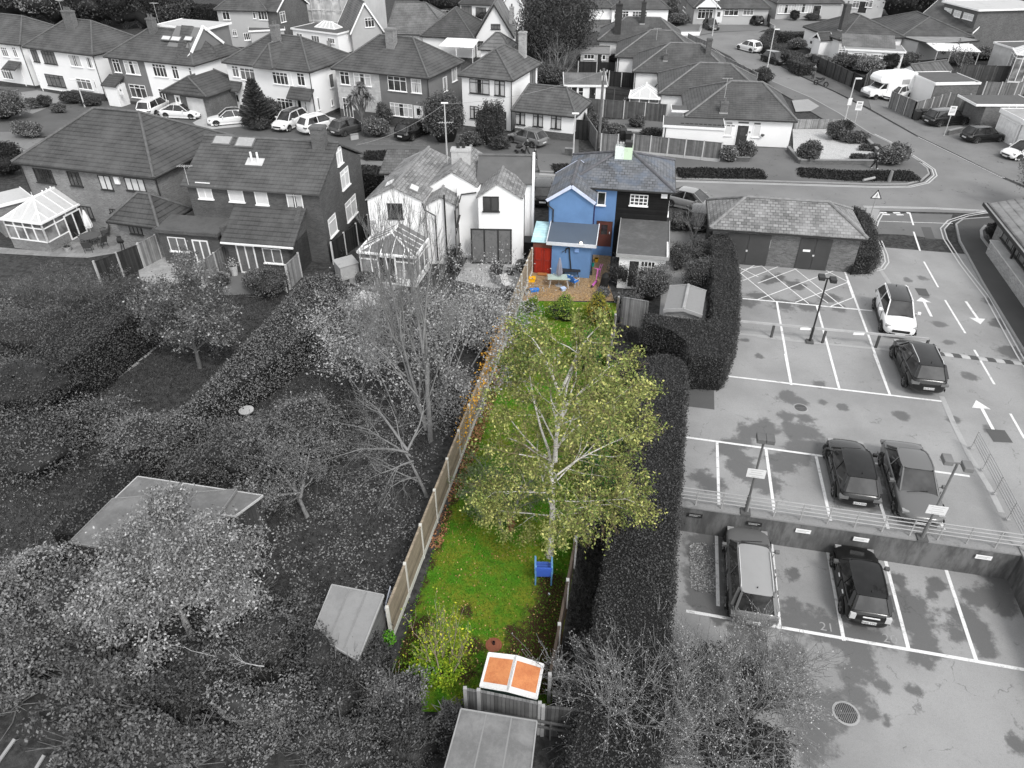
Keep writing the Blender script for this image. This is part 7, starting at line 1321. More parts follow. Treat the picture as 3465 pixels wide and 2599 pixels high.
bush('round low bush in front of the cottages conservatory',K('B1',940,850),.9,.7,.9,LMD,2400,.08,54,amp=.15);bush('straggly bush between the conservatory and the folding doors',K('B1',1640,740),.7,1.0,1.4,LMD,2400,.09,55,spiky=.5,twigs=16);bush('round bush beside the white wall and the long brown fence',K('B2',165,1240),.55,.6,1.0,LD,1600,.08,56)
bush('tangled shrubs along the long brown fence, above the many-stemmed tree',K('V',1040,740),1.3,2.0,2.0,LLEAF,5200,.11,57,amp=.5,spiky=.5,twigs=30,core=.6);bush('pale-leaved undergrowth at the foot of the long brown fence',K('V',985,880),1.3,2.2,1.5,LLEAF,5200,.11,58,amp=.5,spiky=.5,twigs=30,core=.5)
bush('dark bramble patch left of the many-stemmed tree',K('V',740,900),1.4,1.0,1.3,LD,3600,.09,59,amp=.5,spiky=.4)
tree('pale_leaved_tree','pale-leaved tree with twisted branches spreading over the long sheds',K('V',425,1400),[((0,0,0),(-.1,.25,1),2.4,.16),((-.2,.4,2.0),(-.7,.6,.8),2.0,.09),((-.2,.4,2.1),(.6,.5,.8),1.9,.09),((-.2,.5,2.2),(-.1,1,.8),2.2,.09),((-.2,.3,1.8),(-.9,-.1,.7),2.0,.08),((-.2,.3,1.9),(.9,.1,.6),2.0,.08),((-.2,.5,2.3),(.3,-.2,1),1.4,.07)],4,[5,6,5],leafm(.06,.44,mid=.20),.10,9,.15,plain(.36,.85,.3,5),16,spread=.75,up=.05,shrink=.66,env=((-.3,1.2,2.8),(2.8,3.0,1.6)),jit=.24,skewp=1.5,segs=4)
for i,(x,y,rx,ry,h_,m_,n_,ls,lb) in enumerate([
 (90,1290,2.6,1.9,2.6,LL,15000,.105,'pale speckled shrub at the left edge, under the first rough lawn'),(60,1440,2.4,1.8,2.8,LM,14000,.105,'mid-grey shrub at the left edge, below the pale speckled one'),(230,1400,2.4,1.8,3.0,LM,14000,.1,'twiggy grey shrub left of the pale-leaved tree'),(250,1520,2.2,1.4,2.4,LMD,12000,.12,'broad-leaved dark shrub near the bottom left corner'),(420,1530,2.0,1.4,2.6,LD,11000,.1,'dark shrub below the pale-leaved tree, with dead white twigs'),(560,1440,1.9,1.6,2.6,LMD,11000,.09,'dark shrub right of the pale-leaved tree'),(590,1600,1.9,1.3,2.4,LM,10000,.085,'small-leaved grey shrub at the bottom edge, left of the dark laurels'),(400,1640,2.0,1.1,2.2,LMD,10000,.11,'grey shrub at the bottom edge, in front of the white-twigged one'),(740,1500,1.7,1.6,2.5,LD,10000,.085,'dark laurel in front of the grey flat-roofed shed'),(740,1640,1.6,1.2,2.2,LMD,9000,.08,'speckled dark laurel at the bottom edge, left of the felt-roofed shed'),(845,1540,1.2,1.2,1.9,LM,9000,.08,'speckled laurel between the grey shed and the yellow-green shrub'),(880,1610,1.2,1.3,2.0,LD,8000,.08,'dark laurel touching the left side of the felt-roofed shed'),(800,1450,.8,.7,1.6,LD,5000,.08,'dark rounded laurel top beside the end of the long brown fence'),(650,1380,1.5,1.0,1.9,LMD,7000,.09,'dark shrub at the left corner of the grey flat-roofed shed'),(975,1570,.8,.6,1.2,LMD,4500,.08,'grey shrub just left of the board fence at the garden end'),(235,1620,2.0,1.1,1.6,LMD,8000,.12,'broad-leaved low shrub at the bottom edge, right of the white sheet'),(30,1530,1.6,1.0,1.6,LM,7000,.1,'grey shrub at the left edge, above the loose timber battens'),(520,1310,1.5,1.0,1.8,LD,6000,.09,'dark shrub filling the gap below the pale-leaved tree crown')]):
 bush(lb,K('V',x,y),rx,ry,h_,m_,n_,ls,100 + i,amp=.95,spiky=.3,twigs=46,bark=BARKL if i % 3 else BARK,skewp=1.7,depth=.35)
tree('dead_branches','bleached dead branches sticking out of the dark thicket at the bottom left',K('V',520,1500),[((0,0,1.9),(-.8,-.1,.9),.8,.022),((1.2,-.2,1.9),(-.8,-.5,.7),.8,.02)],3,[4,3],None,bark=plain(.42,.8,.2),seed=17,spread=.5,up=-.02,cat='branches')
for i,(x,y,lb,hh) in enumerate([(1350,1600,'bare spreading tree at the bottom, nearest the felt-roofed shed',2.5),(1560,1600,'bare twiggy tree at the bottom with pale buds, beside the lower car park',2.7),(1640,1520,'bare twiggy bush reaching over the lower car park',2.1),(1420,1540,'bare twiggy tree in front of the long hedge end',2.1),(1290,1560,'bare twiggy tree against the outside of the right garden fence',1.7),(1440,1640,'bare twiggy tree at the bottom edge, between the two largest bare trees',2.6)]):
 tree('bare_tree',lb,K('V',x,y),[((dx * .3,dy * .3,0),(dx,dy,1),hh * .55,.05) for dx,dy in ((-.8,.2),(-.4,.8),(.3,.9),(.8,.3),(.5,-.5),(-.5,-.5),(0,.1),(-1.1,.7),(1.1,.8))],4,[6,6,5],leafm(.15,.5),.05,1,.04,plain(.19,.85,.35,6),200 + i,spread=.55,up=.03,shrink=.72,lmin=3,skewp=1,rmin=.008)
bush('dark evergreen growing through the bare trees at the bottom',K('V',1545,1500),1.9,1.5,1.5,LD,8000,.09,130,amp=.5,spiky=.3);bush('dark undergrowth in front of the long hedge',K('V',1320,1480),1.7,1.4,1.5,LMD,8000,.085,131,amp=.5,spiky=.3,twigs=20);bush('dark leafy undergrowth at the bottom edge between shed and bare trees',K('V',1330,1620),1.8,1.2,1.4,LD,8000,.085,132,amp=.5);bush('dark undergrowth at the bottom edge beneath the budding bare tree',K('V',1600,1640),1.8,1.1,1.4,LD,7000,.09,133,amp=.5,spiky=.3)
bush('grey seed-headed climber at the right fence, below the birch crown',K('V',1275,1150),.7,.9,1.3,LLEAF,1800,.07,134,spiky=.7,core=.5,twigs=20);scatter('fallen_leaves','dry leaves blown onto the lower car park beside the large estate car',1400,inpoly([K('C3',110,1060,LOW),K('C3',255,1060,LOW),K('C3',260,1360,LOW),K('C3',120,1320,LOW)],r_),LLEAF,.07,r_,LOW + .02)
# --- right neighbour garden
for i,(c,x,y,rx,ry,h_,m_,n_,lb) in enumerate([('B2',950,1330,1.0,.9,1.9,LD,4500,'dark round shrub in front of the neighbour doorway, left'),('B2',1210,1450,1.35,1.2,2.3,LM,7000,'large grey-green shrub in front of the french window'),('B2',1250,1290,.6,.5,1.5,LM,1800,'light shrub against the right of the french window'),('B2',1420,1200,.9,1.1,1.8,LMD,4000,'dark shrub under the small pale bird bath'),('B2',1590,1200,1.0,1.1,1.9,LMD,4500,'shrub between the bird bath and the tall hedge'),('B2',1560,1380,1.2,1.1,2.2,LMD,5500,'spiky dark shrub behind the gabled garden shed'),('B2',1400,900,.7,.8,1.2,LM,2000,'pale shrub at the corner of the black house'),('B2',800,1440,.5,.5,.7,LM,1300,'small pale shrub at the patio corner by the black cover'),('B2',1000,1500,1.0,.6,.8,LMD,2200,'low dark planting in front of the end board fence')]):
 bush(lb,K(c,x,y),rx,ry,h_,m_,n_,.085,150 + i,amp=.5,spiky=.4,twigs=14)
tree('bare_tree','thin pale bare tree behind the black house',K('B2',1520,1060),[((0,0,0),(.1,.1,1),1.6,.06),((0,0,.9),(-.4,.2,1),1.3,.04),((0,0,1),(.5,.1,1),1.3,.04)],4,[5,4,3],None,bark=BARKL,seed=31,spread=.55,up=.12)
# --- street trees and gardens, farther away
def mpuzzle(base,h,label):
 r = rs(3);e = empty('monkey_puzzle_tree',base,0,label,'tree');v0,q0 = sticks(np.array([[0,0,0.]]),np.array([[0,0,h]]),[.14],[.04],6);mesh_obj('trunk',v0,q0,BARK,e);P0,P1 = [],[]
 for k in range(15):
  z = h * (.16 + .84 * k / 15);rad = (1 - (z / h)) * 2.1 + .25;n = 9
  for i in range(n):
   a = 6.283 * (i + .5 * (k % 2)) / n + r.normal() * .1;d = np.array([math.cos(a),math.sin(a),.15]);p = np.array([0,0,z])
   for s in range(4): q = p + d * rad / 4;P0.append(p);P1.append(q);p = q;d = unit(d + np.array([0,0,.12]))
 P0,P1 = np.array(P0),np.array(P1);v,q = sticks(P0,P1,np.full(len(P0),.10),np.full(len(P0),.09),5);idx = np.repeat(np.arange(len(P0)),10);t = r.rand(len(idx))[:,None];c = P0[idx] * (1 - t) + P1[idx] * t + r.normal(size=(len(idx),3)) * .07;v2,q2 = leaf_quads(c,.17,r,.1,.35);mesh_obj('crown',np.concatenate([v,v2]),np.concatenate([q,q2 + len(v)]),LD,e,np.concatenate([np.full(len(q),.2),skew(r,len(c))]))
mpuzzle(K('A0',2085,1020),4.9,'spiky monkey puzzle tree in front of the white pair of houses')
def palm(base,h,label):
 r = rs(4);e = empty('cabbage_palm',base,0,label,'tree');heads = [(0.1,0,h),(-.95,.1,h * .72),(.85,-.1,h * .80),(.35,.4,h * .9),(-.3,-.3,h * .86)]
 P0 = [[0,0,0],[0,0,h * .38]] + [[0,0,h * .38]] * 4;P1 = [[0,0,h * .38]] + [list(x) for x in heads];v,q = sticks(np.array(P0,float),np.array(P1,float),[.2,.14,.12,.12,.12,.12],[.16] + [.1] * 5,7);mesh_obj('trunk',v,q,BARK,e);V_ = [];A = []
 for hx in heads:
  for i in range(130):
   d = unit(r.normal(size=3) + np.array([0,0,.15]));s = unit(np.cross(d,[0,0,1])) * .035;p = np.array(hx);m_ = p + d * .55;t = m_ + d * .35 + np.array([0,0,-.28]);V_ += [p - s,p + s,m_ + s,m_ - s,m_ - s,m_ + s,t + s * .2,t - s * .2];A += [r.rand(),r.rand()]
 v = np.array(V_);mesh_obj('crown',v,np.arange(len(v)).reshape(-1,4),leafm(.03,.26),e,np.array(A))
palm(K('A1',905,1085),4.6,'cabbage palm with several spiky heads outside the clad and grey pair of houses')
for i,(c,x,y,rx,ry,h_,m_,n_,lb,nm) in enumerate([('A1',1560,1140,2.3,1.6,4.9,LMD,6000,'big rounded dark shrub between the black car and the cypresses','shrub'),('A1',1000,1100,1.5,.9,1.9,LM,3200,'light hedge-like shrub beside the palm','shrub'),('A1',1070,1010,.9,.8,2.4,LMD,2200,'shrub right of the palm under the grey wall','shrub'),('A1',1420,1080,.8,.8,1.6,LMD,1600,'small shrub nose-on to the black car','shrub'),('A1',1760,1170,1.2,.9,1.4,LMD,2200,'low shrub left of the cypress group','shrub'),('A1',1990,1195,1.1,.7,1.2,LD,2000,'low dark shrub right of the cypress group','shrub'),('A1',180,990,1.3,1.0,2.6,LMD,3000,'shrub at the bay window right of the monkey puzzle','shrub'),('A1',60,1040,1.8,.9,1.4,LD,2600,'dark low shrubs under the monkey puzzle','shrub'),
 ('A0',280,870,.9,.8,1.1,leafm(.04,.2),1500,'round grey bush on the front lawn at the left, first of three','shrub'),('A0',370,860,.9,.8,1.3,LD,1500,'round dark bush on the front lawn at the left','shrub'),('A0',480,905,.9,.6,1.0,leafm(.04,.2),1500,'pale flattened bush on the front lawn nearest the brick house','shrub'),('A0',590,830,1.8,.8,1.3,LD,2600,'dark bush under the broad plinth window of the white pair','shrub'),('A0',730,850,1.3,.7,1.1,LD,2000,'dark bush beside the slender white lamp','shrub'),('A0',60,960,2.6,2.0,3.4,LM,6000,'large pale shrub at the left edge in front of the first white house','shrub'),('A0',60,1400,2.2,1.8,3.0,LDK,5000,'black-leaved shrub at the left edge beside the brick house','shrub'),('A0',230,1100,1.6,1.2,1.6,LM,2600,'shrub with an old chimney-like post at the brick house ridge','shrub'),
 ('A3',610,1125,.95,.9,1.9,LMD,2600,'tall round clipped bush at the top of the gravel garden','shrub'),('A3',393,1300,1.15,1.0,1.9,LMD,3000,'round clipped bush at the left of the gravel garden','shrub'),('A3',1065,1325,1.6,1.1,1.9,leafm(.05,.30),4000,'large pale variegated bush at the street corner','shrub'),('A3',760,1150,1.5,.9,1.3,LMD,2400,'grey bush on the wall behind the gravel garden','shrub'),('A3',690,1080,.9,.7,1.4,LD,1800,'dark bush behind the tall round clipped one','shrub'),('A3',800,1300,.8,.6,.8,LD,1300,'small dark bush at the front of the gravel garden, left of two','shrub'),('A3',885,1305,.8,.6,.8,LMD,1300,'small bush at the front of the gravel garden, right of two','shrub'),('A3',900,1215,1.2,.5,.7,LMD,1200,'low plants along the sloping wall of the gravel garden','shrub'),
 ('A2',1810,1300,1.1,.7,1.5,leafm(.05,.34),2400,'pale-leaved shrub in the brick planter by the white garage','shrub'),('A2',1930,1290,1.1,.7,1.8,LMD,2400,'dark shrub in the brick planter below the glazed door','shrub'),('A2',640,930,1.6,1.2,1.6,LMD,2600,'shrub inside the tall board fence, upper','shrub'),('A2',725,1050,1.5,1.6,1.6,LMD,2800,'shrub inside the tall board fence, beside the telegraph pole','shrub'),('A2',1000,930,1.0,.7,1.9,LM,1800,'climbing shrub on the trellis, left','shrub'),('A2',1100,940,1.1,.7,1.7,LD,1800,'climbing shrub on the trellis, right','shrub'),('A2',910,1080,1.1,.8,1.1,LM,1800,'light shrub beside the wheelie bins in the planted garden','shrub'),('A2',1075,1020,1.0,.6,1.1,LMD,1500,'round plant in the middle of the planted garden','shrub'),('A2',1190,1100,1.3,.7,1.0,LD,1500,'dark plants beside the white garage end','shrub'),('A2',560,780,1.6,1.4,2.0,LM,2600,'shrub in front of the garden room windows','shrub'),('A2',645,510,1.0,.9,1.3,LD,1200,'dark shrub in front of the pale timber shed','shrub'),('A2',880,530,.8,.8,1.5,LDK,1000,'black shrub right of the pale timber shed','shrub'),
 ('A3',700,560,2.6,1.2,2.0,LMD,3600,'dark bush with spreading top before the bay extension','shrub'),('A3',880,590,2.2,1.3,2.1,LL,3600,'pale flowering bush behind the side road fence','shrub'),('A3',1040,580,1.3,1.1,2.4,LDK,2400,'squared black bush right of the pale flowering one','shrub'),('A3',1180,530,1.8,1.1,1.8,LMD,2400,'grey bush above the corrugated garage','shrub'),('A3',1330,440,1.4,1.2,2.4,LDK,2200,'black rounded tree-like bush left of the white canopy','shrub'),('A3',1430,460,1.3,1.0,1.8,LDK,1800,'black low bush under the white canopy','shrub'),('A3',1800,480,3.2,1.6,1.8,LM,3000,'tangled grey shrubs before the flat-roofed building','shrub'),('A3',1620,520,1.6,1.2,1.6,LMD,1800,'grey shrub right of the white canopy','shrub'),('A3',310,395,1.6,1.2,1.5,leafm(.05,.3),2000,'pale bushes beside the little gabled porch','shrub'),('A3',470,410,1.4,.9,1.2,LM,1500,'grey bush between the porch and the side wall','shrub'),
 ('A3',285,165,.95,.9,1.7,LDK,1200,'round black clipped bush in front of the bow windows','shrub'),('A3',430,165,1.6,.9,1.2,LD,1200,'dark bushes right of the bow windows','shrub'),('A2',2070,670,1.6,1.4,1.8,LD,2400,'dark bush at the roadside end of the nearest bungalow','shrub'),('A2',2165,330,1.5,1.2,1.8,LD,2400,'dark hedge end at the far kerb of the side road','shrub'),('A2',1420,205,2.2,1.2,2.0,LM,1800,'light bushy plants on the front garden of the pale grey bungalow','shrub'),('A2',1350,170,1.4,1.0,4.0,LM,1800,'slender young tree beside the tall fence of the far bungalow','shrub'),
 ('B3',1885,510,.75,.7,1.6,LDK,2200,'dark rounded bush at the corner of the low building','shrub'),('A1',870,400,1.6,1.0,2.2,LD,1600,'dark shrub between the flat extension and the pale gable','shrub'),('A1',1500,395,2.6,1.1,2.0,LMD,2400,'shrubs under the white awning','shrub'),('A1',1700,440,2.2,1.6,2.2,LD,2400,'dark shrubs right of the white awning','shrub'),('A1',1620,150,3.5,1.2,1.6,LD,1800,'dark hedge-like shrubs under the top bungalow windows','shrub'),('A1',1880,165,2.0,1.2,1.6,LMD,1400,'grey shrubs right of the top bungalow windows','shrub'),('A0',1960,320,1.8,1.2,1.6,LM,1600,'twiggy grey shrub beside the flat extension','shrub')]):
 bush(lb,K(c,x,y),rx,ry,h_,m_,n_,.16 if c[0] == 'A' else .1,300 + i,name=nm,amp=.35,spiky=.2)
for i,(x,dy,hh) in enumerate([(1850,0,3.6),(1895,-.3,4.2),(1940,0,3.9),(1985,.2,4.0)]):
 p = K('A1',x,1165);bush(['leftmost and shortest of four narrow cypresses','second narrow cypress from the left, the tallest','third narrow cypress from the left','rightmost of four narrow cypresses by the white house'][i],p,.62,.62,hh,LD,2400,.14,400 + i,name='cypress_tree',cat='tree',group='narrow cypresses',amp=.3,spiky=.35,upb=.0)
bush('big dark feathery conifer standing behind the garden shed',K('A2',400,560),5.4,4.4,10.2,LD,16000,.34,410,name='conifer',cat='tree',amp=.45,spiky=.28,asp=.3,upb=.1,twigs=60)
tree('bare_tree','pale bare-twigged tree in front of the big conifer',K('A2',440,690),[((0,0,0),(-.3,.2,1),2.4,.12),((0,0,.3),(.5,.1,1),2.6,.1),((0,0,.4),(0,.4,1),2.8,.1),((0,0,.4),(-.8,.2,1),2.4,.08),((0,0,.4),(1,.2,1),2.4,.08)],4,[5,5,4],None,bark=BARKL,seed=33,spread=.6,up=.1)
bush('rounded shrub under the pale bare-twigged tree',K('A2',380,690),2.2,1.5,2.6,LMD,3000,.18,411,spiky=.4)
WG = 'trees of the wood at the top left'
for i,(x,y,rx,h_,m_,lb) in enumerate([(-60,60,6,9,LM,'pale grey tree at the top left corner of the wood'),(120,90,6,9,LMD,'tree of the wood behind the first white house, with a grey crown'),(290,95,6,9,LD,'dark tree of the wood behind the tall aerial'),(430,130,5,8,LM,'pale crown in the wood, left of the small shed'),(560,110,5,9,LMD,'greyish tree of the wood above the second roof'),(700,130,5.5,9,LDK,'black tree of the wood above the second roof ridge'),(860,140,5,8,LD,'dark tree behind the little shed in the wood'),(1020,170,4,9,LDK,'narrow black conifer left of the pale aerial'),(1130,170,3.5,10,LD,'tall narrow conifer behind the pale aerial'),(1290,160,5,10,LDK,'broad black conifer at the right end of the wood'),(1440,80,4.5,8,LMD,'grey-green tree at the right end of the wood'),(1420,170,3.5,4.5,LD,'low dark tree beside the clipped block'),(600,10,7,10,LM,'pale tree at the top edge of the wood'),(300,0,7,10,LMD,'grey tree at the top edge of the wood'),(1000,10,7,11,LDK,'black tree at the top edge of the wood, in the middle'),(1300,10,6,10,LD,'dark tree at the top edge of the wood, right')]):
 bush(lb,K('A0',x,y + 60),rx,rx * .8,h_,m_,3800,.36,420 + i,name='woodland_tree',cat='tree',group=WG,amp=.5,spiky=.25,twigs=16)
hedge('big squared clipped evergreen block at the edge of the wood',strip([K('A0',1480,200),K('A0',1760,215)],4),3.0,LDK,60,.22,23)
for i,(x,y,rx,h_,m_,lb) in enumerate([(1100,95,5,8,LDK,'black tree behind the pale house at the top, left'),(1230,90,5,8.5,LDK,'black tree behind the plain hipped bungalow'),(1370,85,5,8,LDK,'black tree left of the flat-roofed brick house'),(1450,30,5,8,LD,'dark tree at the top edge above the brick house'),(1900,-40,6,7,LD,'dark tree at the top right corner, behind the pale roof'),(2100,-60,6,7,LDK,'darkest tree at the top right corner')]):
 bush(lb,K('A3',x,y + 60),rx,rx * .7,h_,m_,3000,.36,450 + i,name='garden_tree',cat='tree',amp=.4,spiky=.2)
bush('dark garden tree at the top edge between the far bungalows',K('A1',1560,95),4,3,5,LD,2400,.3,460,name='garden_tree',cat='tree');bush('dark tree behind the top bungalows with a white frame window',K('A1',1440,40),4,3,5,LDK,2400,.3,461,name='garden_tree',cat='tree')
tree('street_tree','leafy tree at the right edge above the low building',K('B3',2160,330) + Vector((1.2,1.5,0)),[((0,0,0),(-.1,0,1),2.0,.12),((0,0,1.4),(-.7,.1,.8),1.8,.06),((0,0,1.6),(.3,.7,1),2.0,.06),((0,0,1.6),(-.3,-.6,1),2.0,.06),((0,0,1.7),(.8,0,1),2.0,.06)],4,[6,5,4],LM,.12,5,.16,BARK,35,spread=.7,up=.05)
tree('small_tree','small twisted tree between the canopy and the garages',K('A3',1580,600),[((0,0,0),(0,0,1),1.4,.1),((0,0,1.2),(-.9,0,.7),1.5,.06),((0,0,1.2),(.9,.2,.7),1.5,.06),((0,0,1.2),(0,.6,.9),1.5,.06)],3,[5,4],LMD,.14,5,.14,BARK,36)
tree('small_tree','twiggy small tree before the flat extension of the far brick house',K('A0',1290,230),[((0,0,0),(0,0,1),2.4,.1),((0,0,1.2),(-.5,0,.9),2.4,.06),((0,0,1.2),(.5,.2,.9),2.4,.06)],4,[5,4,3],None,bark=BARKL,seed=37)
# == STREET AND GARDEN THINGS
def lamp2(c,base,top,label,m,z0=0,sign=None,heads=((-.28,.1),(.28,-.1))):
 p = K(c,*base,z0);h = 4.1;e = empty('lamp_post',(p.x,p.y,z0),PA,label,'lamp post');b = MB();b.tube([(0,0,0),(0,0,1.0),(0,0,1.02),(0,0,h)],[.075,.075,.05,.045],8);b.build('pole',m,e)
 b = MB();b.box(-.2,.2,-.2,.2,0,.12);b.build('base_plate',stained(.1,.05,.4,4),e);b = MB();b.bar((-.3,0,h),(.3,0,h),.05);b.build('bracket',m,e)
 for hx,hy in heads:
  b = MB();b.box(hx - .17,hx + .17,hy - .24,hy + .24,h - .12,h + .1);hd_ = b.build('lamp_head',m,e,bevel=.03);b = MB();b.box(hx - .13,hx + .13,hy - .2,hy + .2,h - .135,h - .12);b.build('lens',plain(.5,.3),hd_)
 if sign:
  z,d = sign;b = MB();b.box(-.36,.36,d - .02,d,z - .22,z + .22);sg = b.build('sign_board',plain(.66,.5,.05),e);b = MB()
  for k,w_ in enumerate((.5,.4,.54,.3)): b.box(-w_ / 2,w_ / 2,d - .025,d - .021,z + .14 - k * .11,z + .18 - k * .11)
  b.build('lettering',plain(.5),sg)
 return e
lamp2('B3',(412,1325),0,'black lamp post with two heads beside the long rail in the upper car park',M_BLACK)
lamp2('C3',(425,890),0,'dark lamp post with two heads and a white board, left part of the guard railing',plain(.11),.1,(2.35,-.1),heads=((-.14,0),(.2,0)))
lamp2('C3',(1415,1035),0,'grey lamp post with two heads and a white board near the wall corner',plain(.16),.1,(1.75,-.1),heads=((-.32,.15),(.3,-.12)))
def slimlamp(c,x,y,h,label,m=None,arm=.9,z=.1,side=1):
 p = K(c,x,y,z);e = empty('street_lamp',(p.x,p.y,z),0,label,'street lamp');b = MB();b.tube([(0,0,0),(0,0,1.2),(0,0,h)],[.09,.07,.05],8);b.build('pole',m or plain(.5),e);b = MB();b.tube([(0,0,h),(side * arm,0,h + .05)],.035,5);b.build('arm',m or plain(.5),e);b = MB();b.box(min(side * (arm - .4),side * (arm + .25)),max(side * (arm - .4),side * (arm + .25)),-.1,.1,h,h + .13);b.build('lamp_head',plain(.7),e,bevel=.03);return e
slimlamp('A2',567,1262,3.9,'pale street lamp beside the tall board fence, near the grey hatchback',arm=.1);l_ = slimlamp('A3',685,1000,4.5,'pale street lamp standing left of the parking sign at the side road',arm=.4,side=1)
b = MB();b.box(-.2,.2,-.12,-.08,2.0,2.7);b.build('notice_board',plain(.7),l_);slimlamp('A3',68,575,5.0,'pale street lamp in front of the black hatchback at the side road',arm=.4);slimlamp('A2',1682,290,5.0,'thin pale street lamp before the pedimented bungalow',arm=.1);slimlamp('A0',682,860,2.9,'slender white lamp post on the front lawn at the left',arm=.5,side=-1,z=0);slimlamp('A1',1570,1240,4.6,'thin pale pole with a cable behind the white cottages',arm=.1)
p = K('A2',770,1185);e = empty('telegraph_pole',p,0,'tall wooden telegraph pole beside the tall board fence','telegraph pole');b = MB();b.tube([(0,0,0),(0,0,7.2)],[.15,.11],8);b.build('pole',plain(.13,.9,.3,3),e)
b = MB();b.bar((-.35,0,6.9),(.35,0,6.9),.07);[b.lathe([(.05,0),(.07,.06),(.03,.14)],6,(x,0,6.94)) for x in (-.3,0,.3)];b.tube([(-.12,-.15,6.2),(-.12,-.15,6.6)],.07,6);b.tube([(.12,-.15,6.2),(.12,-.15,6.6)],.07,6);b.build('crossarm',plain(.4),e)
def wire(a,b_,sag,label):
 e = empty('overhead_cable',a,0,label,'cable');q = [(b_ - a) * t - Vector((0,0,sag * 4 * t * (1 - t))) for t in np.linspace(0,1,14)];b = MB();b.tube(q,.012,4);b.build('cable',plain(.3),e)
pt = p + Vector((0,0,7));q1 = K('A1',1570,1240);wire(pt,q1 + Vector((0,0,4.6)),.6,'thin cable from the telegraph pole to the pole behind the white cottages');wire(q1 + Vector((0,0,4.6)),K('A1',840,1165,2.4),.5,'thin cable from the pole behind the cottages over the drive of the black car')
def signpost(c,x,y,h,label,w=.62,hh=.85,lines=True,z=.1,rz=PA):
 p = K(c,x,y,z);e = empty('road_sign',p,rz,label,'road sign');b = MB();b.tube([(0,0,0),(0,0,h)],.035,6);b.build('post',plain(.45),e);b = MB();b.box(-w / 2,w / 2,-.06,-.035,h - hh,h + .02);s_ = b.build('sign_board',plain(.75,.5,.04),e);b = MB();b.box(-w * .3,w * .3,-.066,-.061,h - .2,h - .09);[b.box(-w * .38,w * .38,-.066,-.061,h - .36 - k * .13,h - .32 - k * .13) for k in range(3)];b.build('lettering',plain(.15),s_)
signpost('A3',757,1050,2.9,'white notice board on a post behind the gravel garden bushes');signpost('A3',1490,1092,2.9,'white notice board on a post in front of the black estate car')
p = K('B3',895,330);e = empty('warning_sign',p,R(-12),'triangular road sign with a black walking figure above the rounded hedge','road sign');b = MB();b.tube([(0,0,0),(0,0,2.3)],.035,6);b.build('post',plain(.3),e)
def tri(s,y0,y1,z): return [(-s,y0,z),(s,y0,z),(0,y0,z + s * 1.73)],[(-s,y1,z),(s,y1,z),(0,y1,z + s * 1.73)]
for s_,y_,z_,m_,nm in ((.42,-.05,1.6,M_BLACK,'sign_border'),(.31,-.062,1.66,M_WHITE,'sign_face')):
 a,c_ = tri(s_,y_,y_ + .02,z_);b = MB();b.add(a + c_,[(0,1,2),(5,4,3),(0,3,4,1),(1,4,5,2),(2,5,3,0)]);b.build(nm,m_,e)
b = MB();y = -.07;b.lathe([(0,0),(.03,.03),(0,.06)],8,(.02,y,1.98));b.bar((.01,y,1.84),(.02,y,1.97),.05,.01);b.bar((.0,y,1.85),(-.09,y,1.69),.035,.01);b.bar((.01,y,1.85),(.08,y,1.69),.035,.01);b.bar((.02,y,1.95),(-.07,y,1.86),.025,.01);b.bar((.02,y,1.95),(.09,y,1.87),.025,.01);b.build('walking_figure',M_BLACK,e)
def bin_(c,x,y,label,m,rz=0,s=1.0):
 p = K(c,x,y);e = empty('wheelie_bin',p,rz,label,'bin','wheelie bins');b = MB();v = []
 for z,k in ((.08,.24),(.95,.29)): v += [(-k * s,-k * 1.15 * s,z * s),(k * s,-k * 1.15 * s,z * s),(k * s,k * 1.15 * s,z * s),(-k * s,k * 1.15 * s,z * s)]
 b.add(v,[(3,2,1,0),(4,5,6,7),(0,1,5,4),(1,2,6,5),(2,3,7,6),(3,0,4,7)]);b.build('bin_body',m,e);b = MB();b.slab([(-.31 * s,-.36 * s,.98 * s),(.31 * s,-.36 * s,.98 * s),(.31 * s,.38 * s,1.06 * s),(-.31 * s,.38 * s,1.06 * s)],.05);b.build('lid',m,e)
 for k in (-1,1): b = MB();b.tube([(k * .22 * s,.3 * s,.1),(k * .29 * s,.3 * s,.1)],.1,8);b.build('wheel',M_TYRE,e)
bin_('A2',965,1120,'dark wheelie bin left of a pair in the planted garden',plain(.03));bin_('A2',1005,1145,'black wheelie bin in front of the other, by the fence gap',plain(.015));bin_('A3',1262,965,'left wheelie bin beside the black estate car',plain(.03));bin_('A3',1312,960,'right wheelie bin beside the black estate car',plain(.025))
def boxthing(name,label,cat,loc,rz,w,d,h,m,lidm=None,lid='lid',group=None,slope=0):
 e = empty(name,loc,rz,label,cat,group);b = MB();b.box(-w / 2,w / 2,-d / 2,d / 2,0,h);b.build('body',m,e,bevel=.015);b = MB();b.slab([(-w / 2 - .04,-d / 2 - .04,h + .03),(w / 2 + .04,-d / 2 - .04,h + .03),(w / 2 + .04,d / 2 + .04,h + .05 + slope),(-w / 2 - .04,d / 2 + .04,h + .05 + slope)],.05);b.build(lid,lidm or m,e);return e
boxthing('storage_box','pale storage box beside the black panel fence','storage box',K('B1',775,790),R(35),1.3,1.0,.95,plain(.42),stained(.36,.2,.4,3),slope=.15)
e = boxthing('utility_cabinet','low grey utility cabinet on a concrete slab at the end of the L-shaped hedge','cabinet',K('C2',1530,490),PA,.75,.9,.55,plain(.26));boxthing('planter_box','grey planter box beside the left glazed door','planter',K('B0',1790,810),R(20),.6,.5,.35,plain(.3));boxthing('utility_cabinet','grey cabinet beyond the board fence gates','cabinet',K('A3',1450,835),R(-10),1.6,1.0,1.0,plain(.3),plain(.35))
